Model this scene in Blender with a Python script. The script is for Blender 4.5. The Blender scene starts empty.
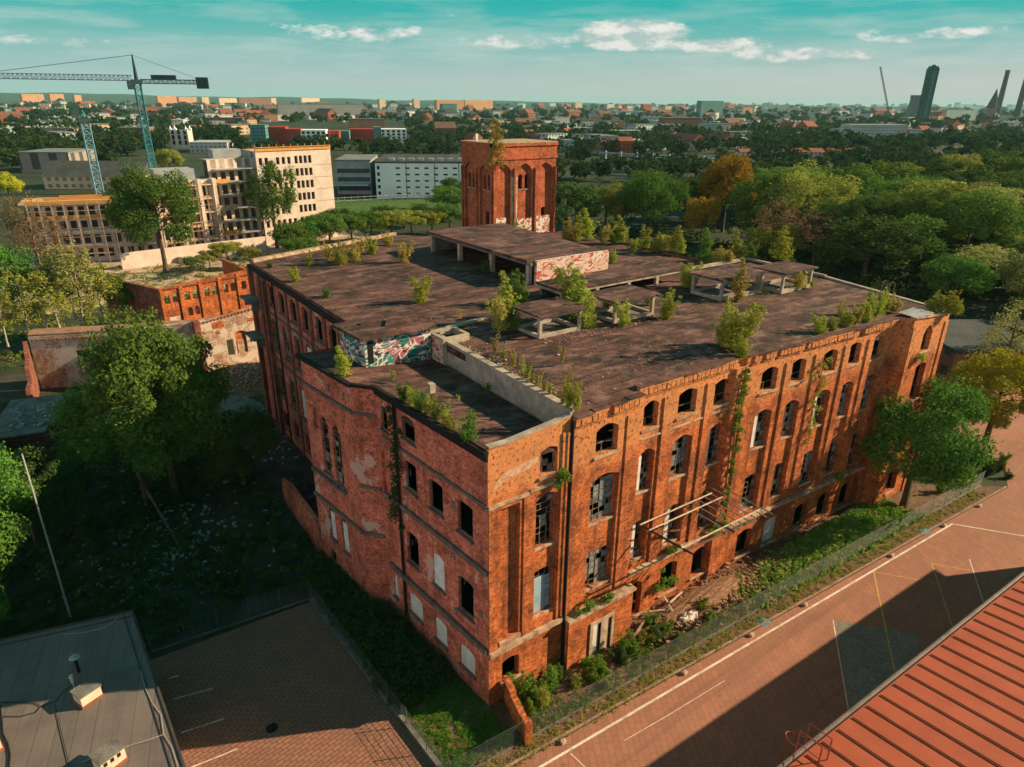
import bpy, math, random
import numpy as np
from mathutils import Vector, Matrix
from mathutils.geometry import tessellate_polygon
R = math.radians
rng = random.Random(7)
SC = bpy.context.scene
COL = SC.collection
G = -0.5                       # ground level beside the factory

# ------------------------------------------------------------------ camera
F_PX, PITCH, ROLL, YAW = 683.0, R(22.4), R(0.58), R(36)
_fw = Vector((0, math.cos(PITCH), -math.sin(PITCH)))
_u0 = Vector((0, math.sin(PITCH), math.cos(PITCH)))
_r0 = Vector((1, 0, 0))
_rt = _r0 * math.cos(ROLL) + _u0 * math.sin(ROLL)
_up = -_r0 * math.sin(ROLL) + _u0 * math.cos(ROLL)
RZ = Matrix.Rotation(-YAW, 3, 'Z')
FW, RT, UP = RZ @ _fw, RZ @ _rt, RZ @ _up
CAM = Vector((0, 0, 36)) + RZ @ Vector((1.3, -33.2, 0))
def at(px, py, z=G):
    d = FW * F_PX + RT * (px - 512) - UP * (py - 383.5)
    t = (z - CAM.z) / d.z
    return CAM + d * t
def dist(p): return (Vector((p[0], p[1], 0)) - Vector((CAM.x, CAM.y, 0))).length
def height_at(p, px, py):
    d = FW * F_PX + RT * (px - 512) - UP * (py - 383.5)
    q = Vector((p[0] - CAM.x, p[1] - CAM.y))
    t = (q.x * d.x + q.y * d.y) / (d.x ** 2 + d.y ** 2)
    return CAM.z + d.z * t
cam = bpy.data.objects.new('camera', bpy.data.cameras.new('camera'))
COL.objects.link(cam)
cam.matrix_world = Matrix(((RT.x, UP.x, -FW.x, CAM.x), (RT.y, UP.y, -FW.y, CAM.y), (RT.z, UP.z, -FW.z, CAM.z), (0, 0, 0, 1)))
cam.data.sensor_width = 36
cam.data.lens = F_PX / 1024 * 36
cam.data.clip_start = 0.5
cam.data.clip_end = 80000
SC.camera = cam

# ------------------------------------------------------------------ light
SUN_AZ, SUN_EL = R(-25.5), R(26)
sd = Vector((math.cos(SUN_AZ) * math.cos(SUN_EL), math.sin(SUN_AZ) * math.cos(SUN_EL), math.sin(SUN_EL)))
sl = bpy.data.lights.new('sun', 'SUN'); sl.energy = 5.0; sl.angle = R(0.5); sl.color = (1.0, 0.74, 0.46)
so = bpy.data.objects.new('sun', sl); COL.objects.link(so)
so.rotation_euler = sd.to_track_quat('Z', 'Y').to_euler()
SC.view_settings.view_transform = 'Standard'
SC.view_settings.look = 'None'
SC.view_settings.exposure = 0.95
SC.view_settings.gamma = 1
SC.render.engine = 'CYCLES'
SC.cycles.max_bounces = 6
SC.cycles.diffuse_bounces = 3
SC.cycles.transparent_max_bounces = 6
SC.cycles.use_denoising = True

class NT:
    def __init__(s, tree): s.t = tree; s.t.nodes.clear()
    def n(s, typ, **kw):
        nd = s.t.nodes.new(typ)
        ins = kw.pop('ins', {})
        for k, v in kw.items(): setattr(nd, k, v)
        for k, v in ins.items():
            if isinstance(v, bpy.types.NodeSocket): s.t.links.new(v, nd.inputs[k])
            else: nd.inputs[k].default_value = v
        return nd
    def m(s, op, a, b=0.0, c=0.0, clamp=False):
        nd = s.n('ShaderNodeMath', operation=op, use_clamp=clamp)
        for i, v in enumerate((a, b, c)):
            if isinstance(v, bpy.types.NodeSocket): s.t.links.new(v, nd.inputs[i])
            else: nd.inputs[i].default_value = v
        return nd.outputs[0]
    def mix(s, f, a, b, mode='MIX'):
        nd = s.n('ShaderNodeMix', data_type='RGBA', blend_type=mode)
        for i, v in ((0, f), (6, a), (7, b)):
            if isinstance(v, bpy.types.NodeSocket): s.t.links.new(v, nd.inputs[i])
            elif i == 0: nd.inputs[0].default_value = v
            else: nd.inputs[i].default_value = (v[0], v[1], v[2], 1)
        return nd.outputs[2]
    def ramp(s, f, stops, interp='LINEAR'):
        nd = s.n('ShaderNodeValToRGB')
        nd.color_ramp.interpolation = interp
        el = nd.color_ramp.elements
        while len(el) > 1: el.remove(el[-1])
        for i, (p, c) in enumerate(stops):
            e = el[0] if i == 0 else el.new(p)
            e.position = p
            e.color = (c, c, c, 1) if isinstance(c, (int, float)) else (c[0], c[1], c[2], 1)
        s.t.links.new(f, nd.inputs[0])
        return nd.outputs[0]
    def noise(s, vec, scale, detail=4, rough=0.55, col=False, dist=0.0):
        nd = s.n('ShaderNodeTexNoise', ins={'Vector': vec, 'Scale': scale, 'Detail': detail, 'Roughness': rough, 'Distortion': dist})
        return nd.outputs[1 if col else 0]
    def mapv(s, vec, scale=(1, 1, 1), loc=(0, 0, 0), rot=(0, 0, 0)):
        return s.n('ShaderNodeMapping', ins={'Vector': vec, 'Scale': scale, 'Location': loc, 'Rotation': rot}).outputs[0]
    def link(s, a, b): s.t.links.new(a, b)

# ------------------------------------------------------------------ sky
FILL_GLOW = (16.5, 13.5, 13.2)
W = bpy.data.worlds.new('World'); SC.world = W; W.use_nodes = True
w = NT(W.node_tree)
tc = w.n('ShaderNodeTexCoord').outputs['Generated']
sky = w.n('ShaderNodeTexSky', sky_type='NISHITA', sun_disc=False, sun_elevation=SUN_EL, sun_rotation=R(90) - SUN_AZ,
          altitude=100, air_density=1.0, dust_density=1.2, ozone_density=2.0).outputs[0]
sep = w.n('ShaderNodeSeparateXYZ', ins={0: tc})
dx, dy, dz = sep.outputs
el = w.m('MULTIPLY', w.m('ARCSINE', dz), 180 / math.pi)
# azimuth from the camera's forward direction, degrees, positive to the right
fa = math.atan2(FW.y, FW.x)
fx = w.m('ADD', w.m('MULTIPLY', dx, math.cos(fa)), w.m('MULTIPLY', dy, math.sin(fa)))
rx = w.m('SUBTRACT', w.m('MULTIPLY', dx, math.sin(fa)), w.m('MULTIPLY', dy, math.cos(fa)))
az = w.m('MULTIPLY', w.m('ARCTAN2', rx, fx), 180 / math.pi)
grad = w.ramp(w.m('DIVIDE', el, 90.0, clamp=True), [(0.0, (5.0, 5.3, 5.1)), (1.3 / 90, (4.2, 5.3, 5.1)), (2.8 / 90, (2.5, 5.0, 4.75)), (4.6 / 90, (0.75, 4.6, 4.3)), (6.6 / 90, (0.12, 4.3, 4.05)), (22 / 90, (0.30, 2.3, 2.4)), (1.0, (0.4, 1.8, 2.0))])
base = w.mix(0.95, sky, grad)
# added warm glow low behind the viewer, unseen, to brighten the shaded courtyard facade
baz = w.n('ShaderNodeVectorMath', operation='DOT_PRODUCT', ins={0: tc, 1: (math.cos(R(192)), math.sin(R(192)), 0)}).outputs['Value']
fill_mask = w.m('MULTIPLY', w.ramp(baz, [(0.30, 0.0), (0.75, 1.0)]), w.ramp(w.m('DIVIDE', el, 90.0, clamp=True), [(0.0, 0.8), (0.08, 1.0), (0.20, 0.9), (0.30, 0.0)]))
base = w.mix(fill_mask, base, FILL_GLOW)
# thin layered clouds and a few cumulus heaps
cu = w.n('ShaderNodeCombineXYZ', ins={0: w.m('MULTIPLY', az, 0.055), 1: w.m('MULTIPLY', el, 0.42), 2: 3.1}).outputs[0]
n1 = w.noise(cu, 1.9, 6, 0.62, dist=0.25)
wisp = w.ramp(n1, [(0.45, 0.0), (0.60, 0.7), (0.72, 1.0)])
wisp = w.m('MULTIPLY', wisp, w.ramp(w.m('DIVIDE', el, 12.0, clamp=True), [(0.02, 0.0), (0.12, 0.5), (0.28, 0.9), (0.42, 0.7), (0.55, 0.35), (1.0, 0.1)]))
cu2 = w.n('ShaderNodeCombineXYZ', ins={0: w.m('MULTIPLY', az, 0.30), 1: w.m('MULTIPLY', el, 0.75), 2: 0.7}).outputs[0]
n2 = w.noise(cu2, 1.25, 9, 0.66, dist=0.15)
def heap(a0, e0, wa, we, k=1.0):
    qa = w.m('DIVIDE', w.m('SUBTRACT', az, a0), wa); qe = w.m('DIVIDE', w.m('SUBTRACT', el, e0), we)
    r2 = w.m('ADD', w.m('MULTIPLY', qa, qa), w.m('MULTIPLY', qe, qe))
    return w.m('MULTIPLY', w.m('SUBTRACT', 1.0, r2, clamp=True), k)
hs = None
for h in ((8.6, 4.7, 5.4, 1.25, 1.45), (14.5, 4.0, 6.0, 0.7, .75), (-11.5, 4.6, 8.0, 0.8, .62), (0.0, 4.2, 6.0, 0.7, .6), (28.5, 4.4, 7.0, 0.6, .62), (21.0, 3.3, 8.0, 0.6, .68), (-31, 3.4, 6.0, 0.5, .5)):
    v = heap(*h); hs = v if hs is None else w.m('MAXIMUM', hs, v)
hm = w.ramp(w.m('ADD', w.m('MULTIPLY', hs, 0.47), n2), [(0.66, 0.0), (0.84, 1.0)])
n3 = w.noise(w.mapv(cu2, loc=(0.25, 0.30, 0)), 1.3, 7, 0.6)
lit = w.ramp(w.m('SUBTRACT', n2, n3), [(0.40, 0.0), (0.60, 1.0)])
lit = w.ramp(w.m('ADD', 0.5, w.m('SUBTRACT', n2, n3)), [(0.42, 0.0), (0.60, 1.0)])
c1 = w.mix(w.m('MULTIPLY', wisp, .75), base, (5.4, 6.6, 6.2))
hc = w.mix(lit, (4.3, 5.5, 5.3), (9.2, 8.8, 8.2))
c2 = w.mix(w.m('MULTIPLY', hm, 0.92), c1, hc)
# the air right over the horizon is pale, warmer to the right
hz = w.ramp(w.m('DIVIDE', el, 6.0, clamp=True), [(0.0, 0.75), (0.5, 0.3), (1.0, 0.0)])
hcol = w.mix(w.ramp(w.m('ADD', 0.5, w.m('DIVIDE', az, 90.0), clamp=True), [(0.1, 0.0), (0.95, 1.0)]), (3.3, 5.3, 5.0), (6.9, 5.9, 5.6))
c3 = w.mix(w.m('MULTIPLY', hz, w.m('LESS_THAN', w.m('ABSOLUTE', az), 60.0)), c2, hcol)
bg = w.n('ShaderNodeBackground', ins={'Color': c3, 'Strength': 0.053})
w.link(bg.outputs[0], w.n('ShaderNodeOutputWorld').inputs[0])

# ------------------------------------------------------------------ materials
MATS = {}
def mat(name, build, rough=0.85, spec=0.2, metal=0.0, bump=None):
    if name in MATS: return MATS[name]
    m = bpy.data.materials.new(name); m.use_nodes = True
    t = NT(m.node_tree)
    p = t.n('ShaderNodeBsdfPrincipled', ins={'Roughness': rough, 'Specular IOR Level': spec, 'Metallic': metal})
    r = build(t)
    hgt = None
    if isinstance(r, tuple) and len(r) == 2 and not isinstance(r[0], (int, float)): r, hgt = r
    if isinstance(r, bpy.types.NodeSocket): t.link(r, p.inputs['Base Color'])
    else: p.inputs['Base Color'].default_value = (*r, 1)
    if hgt is not None:
        b = t.n('ShaderNodeBump', ins={'Height': hgt, 'Strength': 0.6, 'Distance': bump or 0.03})
        t.link(b.outputs[0], p.inputs['Normal'])
    t.link(p.outputs[0], t.n('ShaderNodeOutputMaterial').inputs[0])
    MATS[name] = m
    return m
def uv(t): return t.n('ShaderNodeUVMap', uv_map='uv').outputs[0]
def oc(t): return t.n('ShaderNodeTexCoord').outputs['Object']
def geo(t): return t.n('ShaderNodeNewGeometry').outputs['Position']

def brickmat(name, c1, c2, mortar, plaster=(0.62, 0.5, 0.42), pl=0.70, soot=0.5, seed=0.0, dark=(0.085, 0.034, 0.022), field=.6, pale=False):
    def b(t):
        u = uv(t); P = t.mapv(geo(t), loc=(seed, seed * 2, 0))
        br = t.n('ShaderNodeTexBrick', ins={'Vector': u, 'Color1': (*c1, 1), 'Color2': (*c2, 1), 'Mortar': (*mortar, 1), 'Scale': 1.0,
                 'Mortar Size': 0.011, 'Brick Width': 0.27, 'Row Height': 0.083, 'Bias': -0.1, 'Mortar Smooth': 0.3})
        col = br.outputs[0]
        n = t.noise(P, 0.55, 6, 0.65)
        col = t.mix(t.ramp(n, [(0.36, field), (0.56, 0.0)]), col, dark)          # grimy fields
        vb = t.n('ShaderNodeTexWhiteNoise', ins={'Vector': t.n('ShaderNodeVectorMath', operation='FLOOR', ins={0: t.mapv(u, scale=(1 / .27, 1 / .083, 1))}).outputs[0]}).outputs[0]
        col = t.mix(t.ramp(vb, [(0.72, 0.0), (0.95, 0.55)]), col, dark)
        fn = t.noise(P, 5.5, 5, 0.75)
        col = t.mix(0.75, col, t.ramp(fn, [(0.28, 0.12), (0.5, 0.5), (0.72, 0.86)]), 'OVERLAY')
        md = t.noise(P, 1.4, 5, 0.7)
        col = t.mix(0.6, col, t.ramp(md, [(0.3, 0.2), (0.5, 0.5), (0.7, 0.82)]), 'OVERLAY')
        n4 = t.noise(P, 3.2, 4, 0.7)
        col = t.mix(t.ramp(n4, [(0.60, 0.0), (0.70, 0.6)]), col, (c1[0] * 1.25, c1[1] * 1.9, c1[2] * 2.2))
        sp = t.noise(P, 7.0, 3, 0.6)
        col = t.mix(t.ramp(sp, [(0.61, 0.0), (0.66, 0.9)]), col, dark)           # lost bricks and holes
        st = t.noise(t.mapv(P, scale=(1.3, 1.3, 0.09)), 1.0, 4, 0.6)
        col = t.mix(t.m('MULTIPLY', t.ramp(st, [(0.52, 0.0), (0.72, 1.0)]), soot), col, dark)
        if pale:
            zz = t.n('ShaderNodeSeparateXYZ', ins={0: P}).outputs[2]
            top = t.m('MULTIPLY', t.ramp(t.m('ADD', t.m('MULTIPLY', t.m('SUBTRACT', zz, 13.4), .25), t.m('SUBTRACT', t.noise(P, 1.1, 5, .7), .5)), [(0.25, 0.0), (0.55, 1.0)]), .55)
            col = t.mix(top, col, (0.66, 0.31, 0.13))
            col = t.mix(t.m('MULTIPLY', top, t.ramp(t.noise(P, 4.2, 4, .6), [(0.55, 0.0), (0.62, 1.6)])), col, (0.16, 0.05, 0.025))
        pn = t.noise(P, 0.42, 7, 0.68)
        col = t.mix(t.m('MULTIPLY', t.ramp(pn, [(pl, 0.0), (pl + 0.03, 1.0)]), 0.7), col, plaster)
        hgt = t.m('SUBTRACT', t.m('MULTIPLY', n4, 0.7), t.m('MULTIPLY', br.outputs[1], 0.6))
        return col, hgt
    return mat(name, b, rough=0.9, spec=0.12, bump=0.04)
BRICK = brickmat('orange_brick', (0.62, 0.165, 0.045), (0.46, 0.105, 0.032), (0.36, 0.20, 0.10), pl=0.70, soot=0.6, field=.6, pale=True)
BRICK_L = brickmat('shade_lifted_pink_brick', (0.72, 0.175, 0.105), (0.55, 0.110, 0.066), (0.50, 0.27, 0.19), field=.5, pl=0.60, soot=0.4, seed=13.0, plaster=(0.60, 0.43, 0.36))  # made brighter and pinker to stand in for light on the shaded side
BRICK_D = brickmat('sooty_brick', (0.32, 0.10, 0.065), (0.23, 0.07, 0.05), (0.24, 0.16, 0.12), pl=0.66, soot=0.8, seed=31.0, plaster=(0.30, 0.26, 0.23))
BRICK_T = brickmat('tower_brick', (0.54, 0.14, 0.06), (0.42, 0.10, 0.045), (0.34, 0.18, 0.11), pl=0.73, soot=0.5, field=.5, seed=47.0)
BRICK_W = brickmat('whitewashed_brick', (0.55, 0.42, 0.32), (0.42, 0.30, 0.22), (0.5, 0.42, 0.34), pl=0.50, soot=0.5, seed=3.0, plaster=(0.62, 0.55, 0.46), dark=(0.22, 0.08, 0.04))

def blotch(name, c1, c2, scale=0.8, thr=(0.4, 0.65), c3=None, rough=0.9, fine=0.35, spec=0.15, bump=None):
    def b(t):
        P = geo(t)
        col = t.mix(t.ramp(t.noise(P, scale, 6, 0.65), [(thr[0], 0.0), (thr[1], 1.0)]), c1, c2)
        if c3: col = t.mix(t.ramp(t.noise(P, scale * 2.7, 5, 0.7), [(0.60, 0.0), (0.68, 1.0)]), col, c3)
        fn = t.noise(P, scale * 14, 3, 0.6)
        col = t.mix(fine, col, t.ramp(fn, [(0.3, 0.0), (0.7, 1.0)]), 'OVERLAY')
        return (col, fn) if bump else col
    return mat(name, b, rough=rough, spec=spec, bump=bump)
CONC = blotch('weathered_concrete', (0.42, 0.36, 0.29), (0.24, 0.20, 0.165), 0.9)
CONC_D = blotch('dark_concrete', (0.20, 0.19, 0.17), (0.10, 0.095, 0.085), 0.9)
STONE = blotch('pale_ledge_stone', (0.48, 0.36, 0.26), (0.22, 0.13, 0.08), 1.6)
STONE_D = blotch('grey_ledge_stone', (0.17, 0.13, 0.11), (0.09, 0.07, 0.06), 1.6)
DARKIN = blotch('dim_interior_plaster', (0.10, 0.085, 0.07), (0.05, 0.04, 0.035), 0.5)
RUST = blotch('rusty_steel', (0.11, 0.045, 0.025), (0.05, 0.03, 0.022), 2.5, rough=0.7)
IRON = blotch('old_painted_iron', (0.22, 0.20, 0.17), (0.07, 0.05, 0.04), 3.0, rough=0.6)
PALEWOOD = blotch('bleached_timber', (0.50, 0.40, 0.30), (0.28, 0.20, 0.14), 2.0)
WHITEBD = blotch('white_board', (0.66, 0.66, 0.64), (0.50, 0.50, 0.47), 1.2, fine=0.1)
BLUEBD = blotch('pale_blue_sheet', (0.30, 0.44, 0.52), (0.22, 0.33, 0.40), 1.2, fine=0.1)
GLASSP = blotch('dirty_window_pane', (0.26, 0.28, 0.28), (0.08, 0.095, 0.10), 1.6, rough=0.25, spec=0.6, fine=0.1)
ZINC = blotch('zinc_sheet', (0.36, 0.36, 0.36), (0.22, 0.22, 0.22), 1.0, rough=0.5, spec=0.4)
STEELG = blotch('galvanised_wire', (0.10, 0.13, 0.13), (0.07, 0.09, 0.09), 1.0, rough=0.5, spec=0.4)
TEALP = blotch('teal_crane_paint', (0.05, 0.24, 0.27), (0.035, 0.16, 0.19), 0.4, rough=0.5)
BARK = blotch('tree_bark', (0.13, 0.095, 0.065), (0.06, 0.045, 0.03), 1.5)
BARKP = blotch('pale_birch_bark', (0.46, 0.40, 0.31), (0.20, 0.16, 0.12), 1.4)
BLACK = blotch('black_fitting', (0.02, 0.02, 0.02), (0.012, 0.012, 0.012), 1.0)

def tarroof(t):
    u = geo(t)
    br = t.n('ShaderNodeTexBrick', ins={'Vector': u, 'Color1': (0.118, 0.056, 0.046, 1), 'Color2': (0.088, 0.041, 0.036, 1), 'Mortar': (0.02, 0.013, 0.012, 1),
             'Scale': 1.0, 'Mortar Size': 0.06, 'Brick Width': 5.0, 'Row Height': 1.02, 'Mortar Smooth': 0.6, 'Bias': 0.0}); br.offset = 0.37
    col = br.outputs[0]
    n = t.noise(u, 0.28, 7, 0.68)
    col = t.mix(t.ramp(n, [(0.42, 0.95), (0.50, 0.35), (0.58, 0.0)]), col, (0.028, 0.019, 0.018))
    st = t.noise(t.mapv(u, scale=(0.35, 0.8, 1)), 1.0, 6, 0.7)
    col = t.mix(t.ramp(st, [(0.50, 0.0), (0.62, 0.85)]), col, (0.19, 0.108, 0.09))
    pt = t.noise(u, 0.9, 6, 0.75)
    col = t.mix(0.7, col, t.ramp(pt, [(0.3, 0.15), (0.5, 0.5), (0.7, 0.85)]), 'OVERLAY')
    n2 = t.noise(u, 1.9, 5, 0.7)
    col = t.mix(t.ramp(n2, [(0.62, 0.0), (0.69, 0.85)]), col, (0.24, 0.165, 0.11))   # lichen, grit
    n3 = t.noise(u, 0.5, 6, 0.7)
    col = t.mix(t.ramp(n3, [(0.62, 0.0), (0.70, 0.7)]), col, (0.085, 0.095, 0.03))   # moss
    return col, t.m('SUBTRACT', t.m('MULTIPLY', n2, 0.5), br.outputs[1])
TAR = mat('old_tar_roofing', tarroof, rough=0.85, spec=0.25, bump=0.05)

def graffiti(name, bgc, cols, seed):
    def b(t):
        u = t.mapv(uv(t), loc=(seed, seed * 0.7, 0))
        col = bgc
        for i, (c, sc, th) in enumerate(cols):
            n = t.noise(t.mapv(u, scale=(0.55, 0.9, 1), loc=(i * 7.3, i * 3.1, 0), rot=(0, 0, 0.5 * (i % 3 - 1))), sc, 1.5, 0.4, dist=1.6)
            band = t.m('SUBTRACT', 1.0, t.m('MULTIPLY', t.m('ABSOLUTE', t.m('SUBTRACT', n, th)), 22.0), clamp=True)
            col = t.mix(t.ramp(band, [(0.25, 0.0), (0.4, 1.0)]), col, c)
        return col
    return mat(name, b, rough=0.7)
GRAF1 = graffiti('teal_and_white_spray_paint', (0.03, 0.20, 0.16), [((0.35, 0.10, 0.16), 0.5, 0.55), ((0.03, 0.03, 0.03), 0.9, 0.47), ((0.62, 0.56, 0.5), 1.0, 0.52), ((0.66, 0.60, 0.55), 1.2, 0.42)], 4.0)
GRAF2 = graffiti('red_and_white_spray_paint', (0.58, 0.42, 0.34), [((0.42, 0.07, 0.05), 0.9, 0.45), ((0.45, 0.09, 0.06), 1.0, 0.57), ((0.62, 0.56, 0.5), 0.7, 0.5)], 9.0)
GRAF3 = graffiti('white_spray_paint_on_brick', (0.34, 0.10, 0.05), [((0.66, 0.62, 0.58), 0.7, 0.5), ((0.66, 0.62, 0.58), 0.9, 0.58), ((0.66, 0.62, 0.58), 0.8, 0.43)], 15.0)

# ------------------------------------------------------------------ mesh building
class MB:
    def __init__(s): s.v = []; s.f = []; s.m = []
    def poly(s, pts, mi=0):
        b = len(s.v); s.v += [tuple(p) for p in pts]; s.f.append(tuple(range(b, b + len(pts)))); s.m.append(mi)
    def box(s, x0, x1, y0, y1, z0, z1, mi=0, M=None):
        p = [Vector((x, y, z)) for z in (z0, z1) for y in (y0, y1) for x in (x0, x1)]
        if M is not None: p = [M @ q for q in p]
        b = len(s.v); s.v += [tuple(q) for q in p]
        for f in ((0, 2, 3, 1), (4, 5, 7, 6), (0, 1, 5, 4), (2, 6, 7, 3), (0, 4, 6, 2), (1, 3, 7, 5)):
            s.f.append(tuple(b + i for i in f)); s.m.append(mi)
    def bar(s, a, c, r, mi=0, r2=None, n=4):
        a, c = Vector(a), Vector(c); d = (c - a)
        if d.length < 1e-6: return
        d.normalize(); q = d.orthogonal().normalized(); e = d.cross(q)
        r2 = r if r2 is None else r2
        b = len(s.v)
        for p, rr in ((a, r), (c, r2)):
            for k in range(n):
                an = 2 * math.pi * (k + 0.5) / n
                s.v.append(tuple(p + (q * math.cos(an) + e * math.sin(an)) * rr))
        for k in range(n):
            s.f.append((b + k, b + (k + 1) % n, b + n + (k + 1) % n, b + n + k)); s.m.append(mi)
        s.f.append(tuple(b + k for k in reversed(range(n)))); s.m.append(mi)
        s.f.append(tuple(b + n + k for k in range(n))); s.m.append(mi)
    def tube(s, pts, radii, n=6, mi=0):
        b0 = len(s.v); pts = [Vector(p) for p in pts]
        for i, p in enumerate(pts):
            d = (pts[min(i + 1, len(pts) - 1)] - pts[max(i - 1, 0)]).normalized()
            q = d.orthogonal().normalized() if abs(d.z) > 0.9 else Vector((0, 0, 1)).cross(d).normalized()
            if abs(d.z) > 0.9: q = (Vector((1, 0, 0)) - d * d.x).normalized()
            e = d.cross(q)
            for k in range(n):
                an = 2 * math.pi * k / n
                s.v.append(tuple(p + (q * math.cos(an) + e * math.sin(an)) * radii[i]))
        for i in range(len(pts) - 1):
            for k in range(n):
                s.f.append((b0 + i * n + k, b0 + i * n + (k + 1) % n, b0 + (i + 1) * n + (k + 1) % n, b0 + (i + 1) * n + k)); s.m.append(mi)
        s.f.append(tuple(b0 + (len(pts) - 1) * n + k for k in range(n))); s.m.append(mi)
    def prism(s, outline, z0, z1, mi=0, top=None):
        n = len(outline); t = mi if top is None else top
        zt = z1 if callable(z1) else (lambda x, y: z1)
        lo = [(x, y, z0) for x, y in outline]; hi = [(x, y, zt(x, y)) for x, y in outline]
        for tri in tessellate_polygon([[Vector(q) for q in hi]]):
            a, b_, c = (Vector(hi[i]) for i in tri)
            tr = tri if (b_ - a).cross(c - a).z > 0 else tri[::-1]
            s.poly([hi[i] for i in tr], t)
            s.poly([lo[i] for i in tr[::-1]], mi)
        area = sum(outline[i][0] * outline[(i + 1) % n][1] - outline[(i + 1) % n][0] * outline[i][1] for i in range(n))
        for i in range(n):
            j = (i + 1) % n
            q = [lo[i], lo[j], hi[j], hi[i]]
            s.poly(q if area > 0 else q[::-1], mi)
    def build(s, name, mats, parent=None, smooth=False):
        if name in ('string_course', 'pilaster', 'wall_bracket', 'downpipe', 'wall_fin', 'whitewash_patch', 'brick_patch', 'graffiti', 'loose_sheet', 'stair_core'):
            par = list(range(len(s.v)))
            def find(i):
                while par[i] != i: par[i] = par[par[i]]; i = par[i]
                return i
            for f in s.f:
                for i in f[1:]: par[find(i)] = find(f[0])
            groups = {}
            for f, mi in zip(s.f, s.m): groups.setdefault(find(f[0]), []).append((f, mi))
            if len(groups) > 1:
                for fs in groups.values():
                    q = MB(); mp = {}
                    for f, mi in fs:
                        for i in f:
                            if i not in mp: mp[i] = len(q.v); q.v.append(s.v[i])
                        q.f.append(tuple(mp[i] for i in f)); q.m.append(mi)
                    o = q.build(name, mats, parent, smooth)
                return o
        me = bpy.data.meshes.new(name)
        me.from_pydata(s.v, [], s.f); 
        for m in (mats if isinstance(mats, (list, tuple)) else [mats]): me.materials.append(m)
        me.polygons.foreach_set('material_index', s.m)
        if smooth: me.polygons.foreach_set('use_smooth', [True] * len(s.f))
        lay = me.uv_layers.new(name='uv')
        co = [Vector(q) for q in s.v]; out = []
        for f in s.f:
            a, b_, c = co[f[0]], co[f[1]], co[f[2]]
            n = (b_ - a).cross(c - a)
            if n.length < 1e-9 and len(f) > 3: n = (co[f[2]] - a).cross(co[f[3]] - a)
            n = n.normalized() if n.length > 1e-9 else Vector((0, 0, 1))
            if abs(n.z) > 0.8: out += [x for i in f for x in (co[i].x, co[i].y)]
            else:
                t = Vector((-n.y, n.x, 0)).normalized()
                out += [x for i in f for x in (co[i].dot(t), co[i].z)]
        lay.data.foreach_set('uv', out)
        me.update()
        o = bpy.data.objects.new(name, me); COL.objects.link(o)
        if parent is not None: o.parent = parent
        return o

def tag(o, label=None, cat=None, group=None, kind=None):
    for k, v in (('label', label), ('category', cat), ('group', group), ('kind', kind)):
        if v: o[k] = v
    return o
def thing(name, label, cat, loc=(0, 0, 0), rz=0.0, group=None, scale=1.0):
    o = bpy.data.objects.new(name, None); COL.objects.link(o)
    o.empty_display_size = 0.2
    o.location = loc; o.rotation_euler = (0, 0, rz)
    o.scale = (scale,) * 3 if isinstance(scale, (int, float)) else scale
    return tag(o, label, cat, group)
def part(src, parent):
    c = src.copy(); COL.objects.link(c); c.parent = parent; return c

class Wall:
    """A wall plane from a to b (plan), seen from its right-hand side."""
    def __init__(s, a, b):
        s.a = Vector((a[0], a[1])); d = Vector((b[0], b[1])) - s.a
        s.L = d.length; s.d = d / s.L; s.n = Vector((-s.d.y, s.d.x))       # n points into the building
    def p(s, q, z, off=0.0):
        x = s.a + s.d * q + s.n * off
        return (x.x, x.y, z)
    def box(s, mb, q0, q1, z0, z1, o0, o1, mi=0):
        M = Matrix(((s.d.x, s.n.x, 0, s.a.x), (s.d.y, s.n.y, 0, s.a.y), (0, 0, 1, 0), (0, 0, 0, 1)))
        mb.box(q0, q1, o0, o1, z0, z1, mi, M)
def opening_outline(o, k=6):
    q0, q1, z0, z1, rise = o[:5]
    pts = [(q0, z0), (q1, z0), (q1, z1 - rise)]
    if rise > 0.01:
        for i in range(1, k):
            t = i / k
            pts.append((q1 + (q0 - q1) * t, z1 - rise + rise * math.sin(math.pi * t)))
    pts.append((q0, z1 - rise))
    return pts
def wall_mesh(mb, w, z0, ztop, openings, depth=0.5, mi=0, jmi=None, both=False):
    if not isinstance(ztop, (list, tuple)): ztop = [(0, ztop), (w.L, ztop)]
    outer = [(0, z0), (w.L, z0)] + [(q, z) for q, z in reversed(ztop)]
    holes = [opening_outline(o) for o in openings]
    loops = [[Vector((q, z, 0)) for q, z in l] for l in [outer] + holes]
    flat = [(p.x, p.y) for l in loops for p in l]
    for tri in tessellate_polygon(loops):
        a, b, c = (flat[i] for i in tri)
        cr = (b[0] - a[0]) * (c[1] - a[1]) - (b[1] - a[1]) * (c[0] - a[0])
        tr = (a, b, c) if cr > 0 else (a, c, b)
        mb.poly([w.p(q, z) for q, z in tr], mi)
        if both: mb.poly([w.p(q, z, depth) for q, z in tr[::-1]], mi)
    for h in holes:
        for i in range(len(h)):
            (q0, z0_), (q1, z1_) = h[i], h[(i + 1) % len(h)]
            mb.poly([w.p(q1, z1_), w.p(q0, z0_), w.p(q0, z0_, depth), w.p(q1, z1_, depth)][::-1], mi if jmi is None else jmi)
    if both:
        n = len(outer)
        for i in range(n):
            (q0, a0), (q1, a1) = outer[i], outer[(i + 1) % n]
            mb.poly([w.p(q0, a0), w.p(q0, a0, depth), w.p(q1, a1, depth), w.p(q1, a1)], mi)
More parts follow.
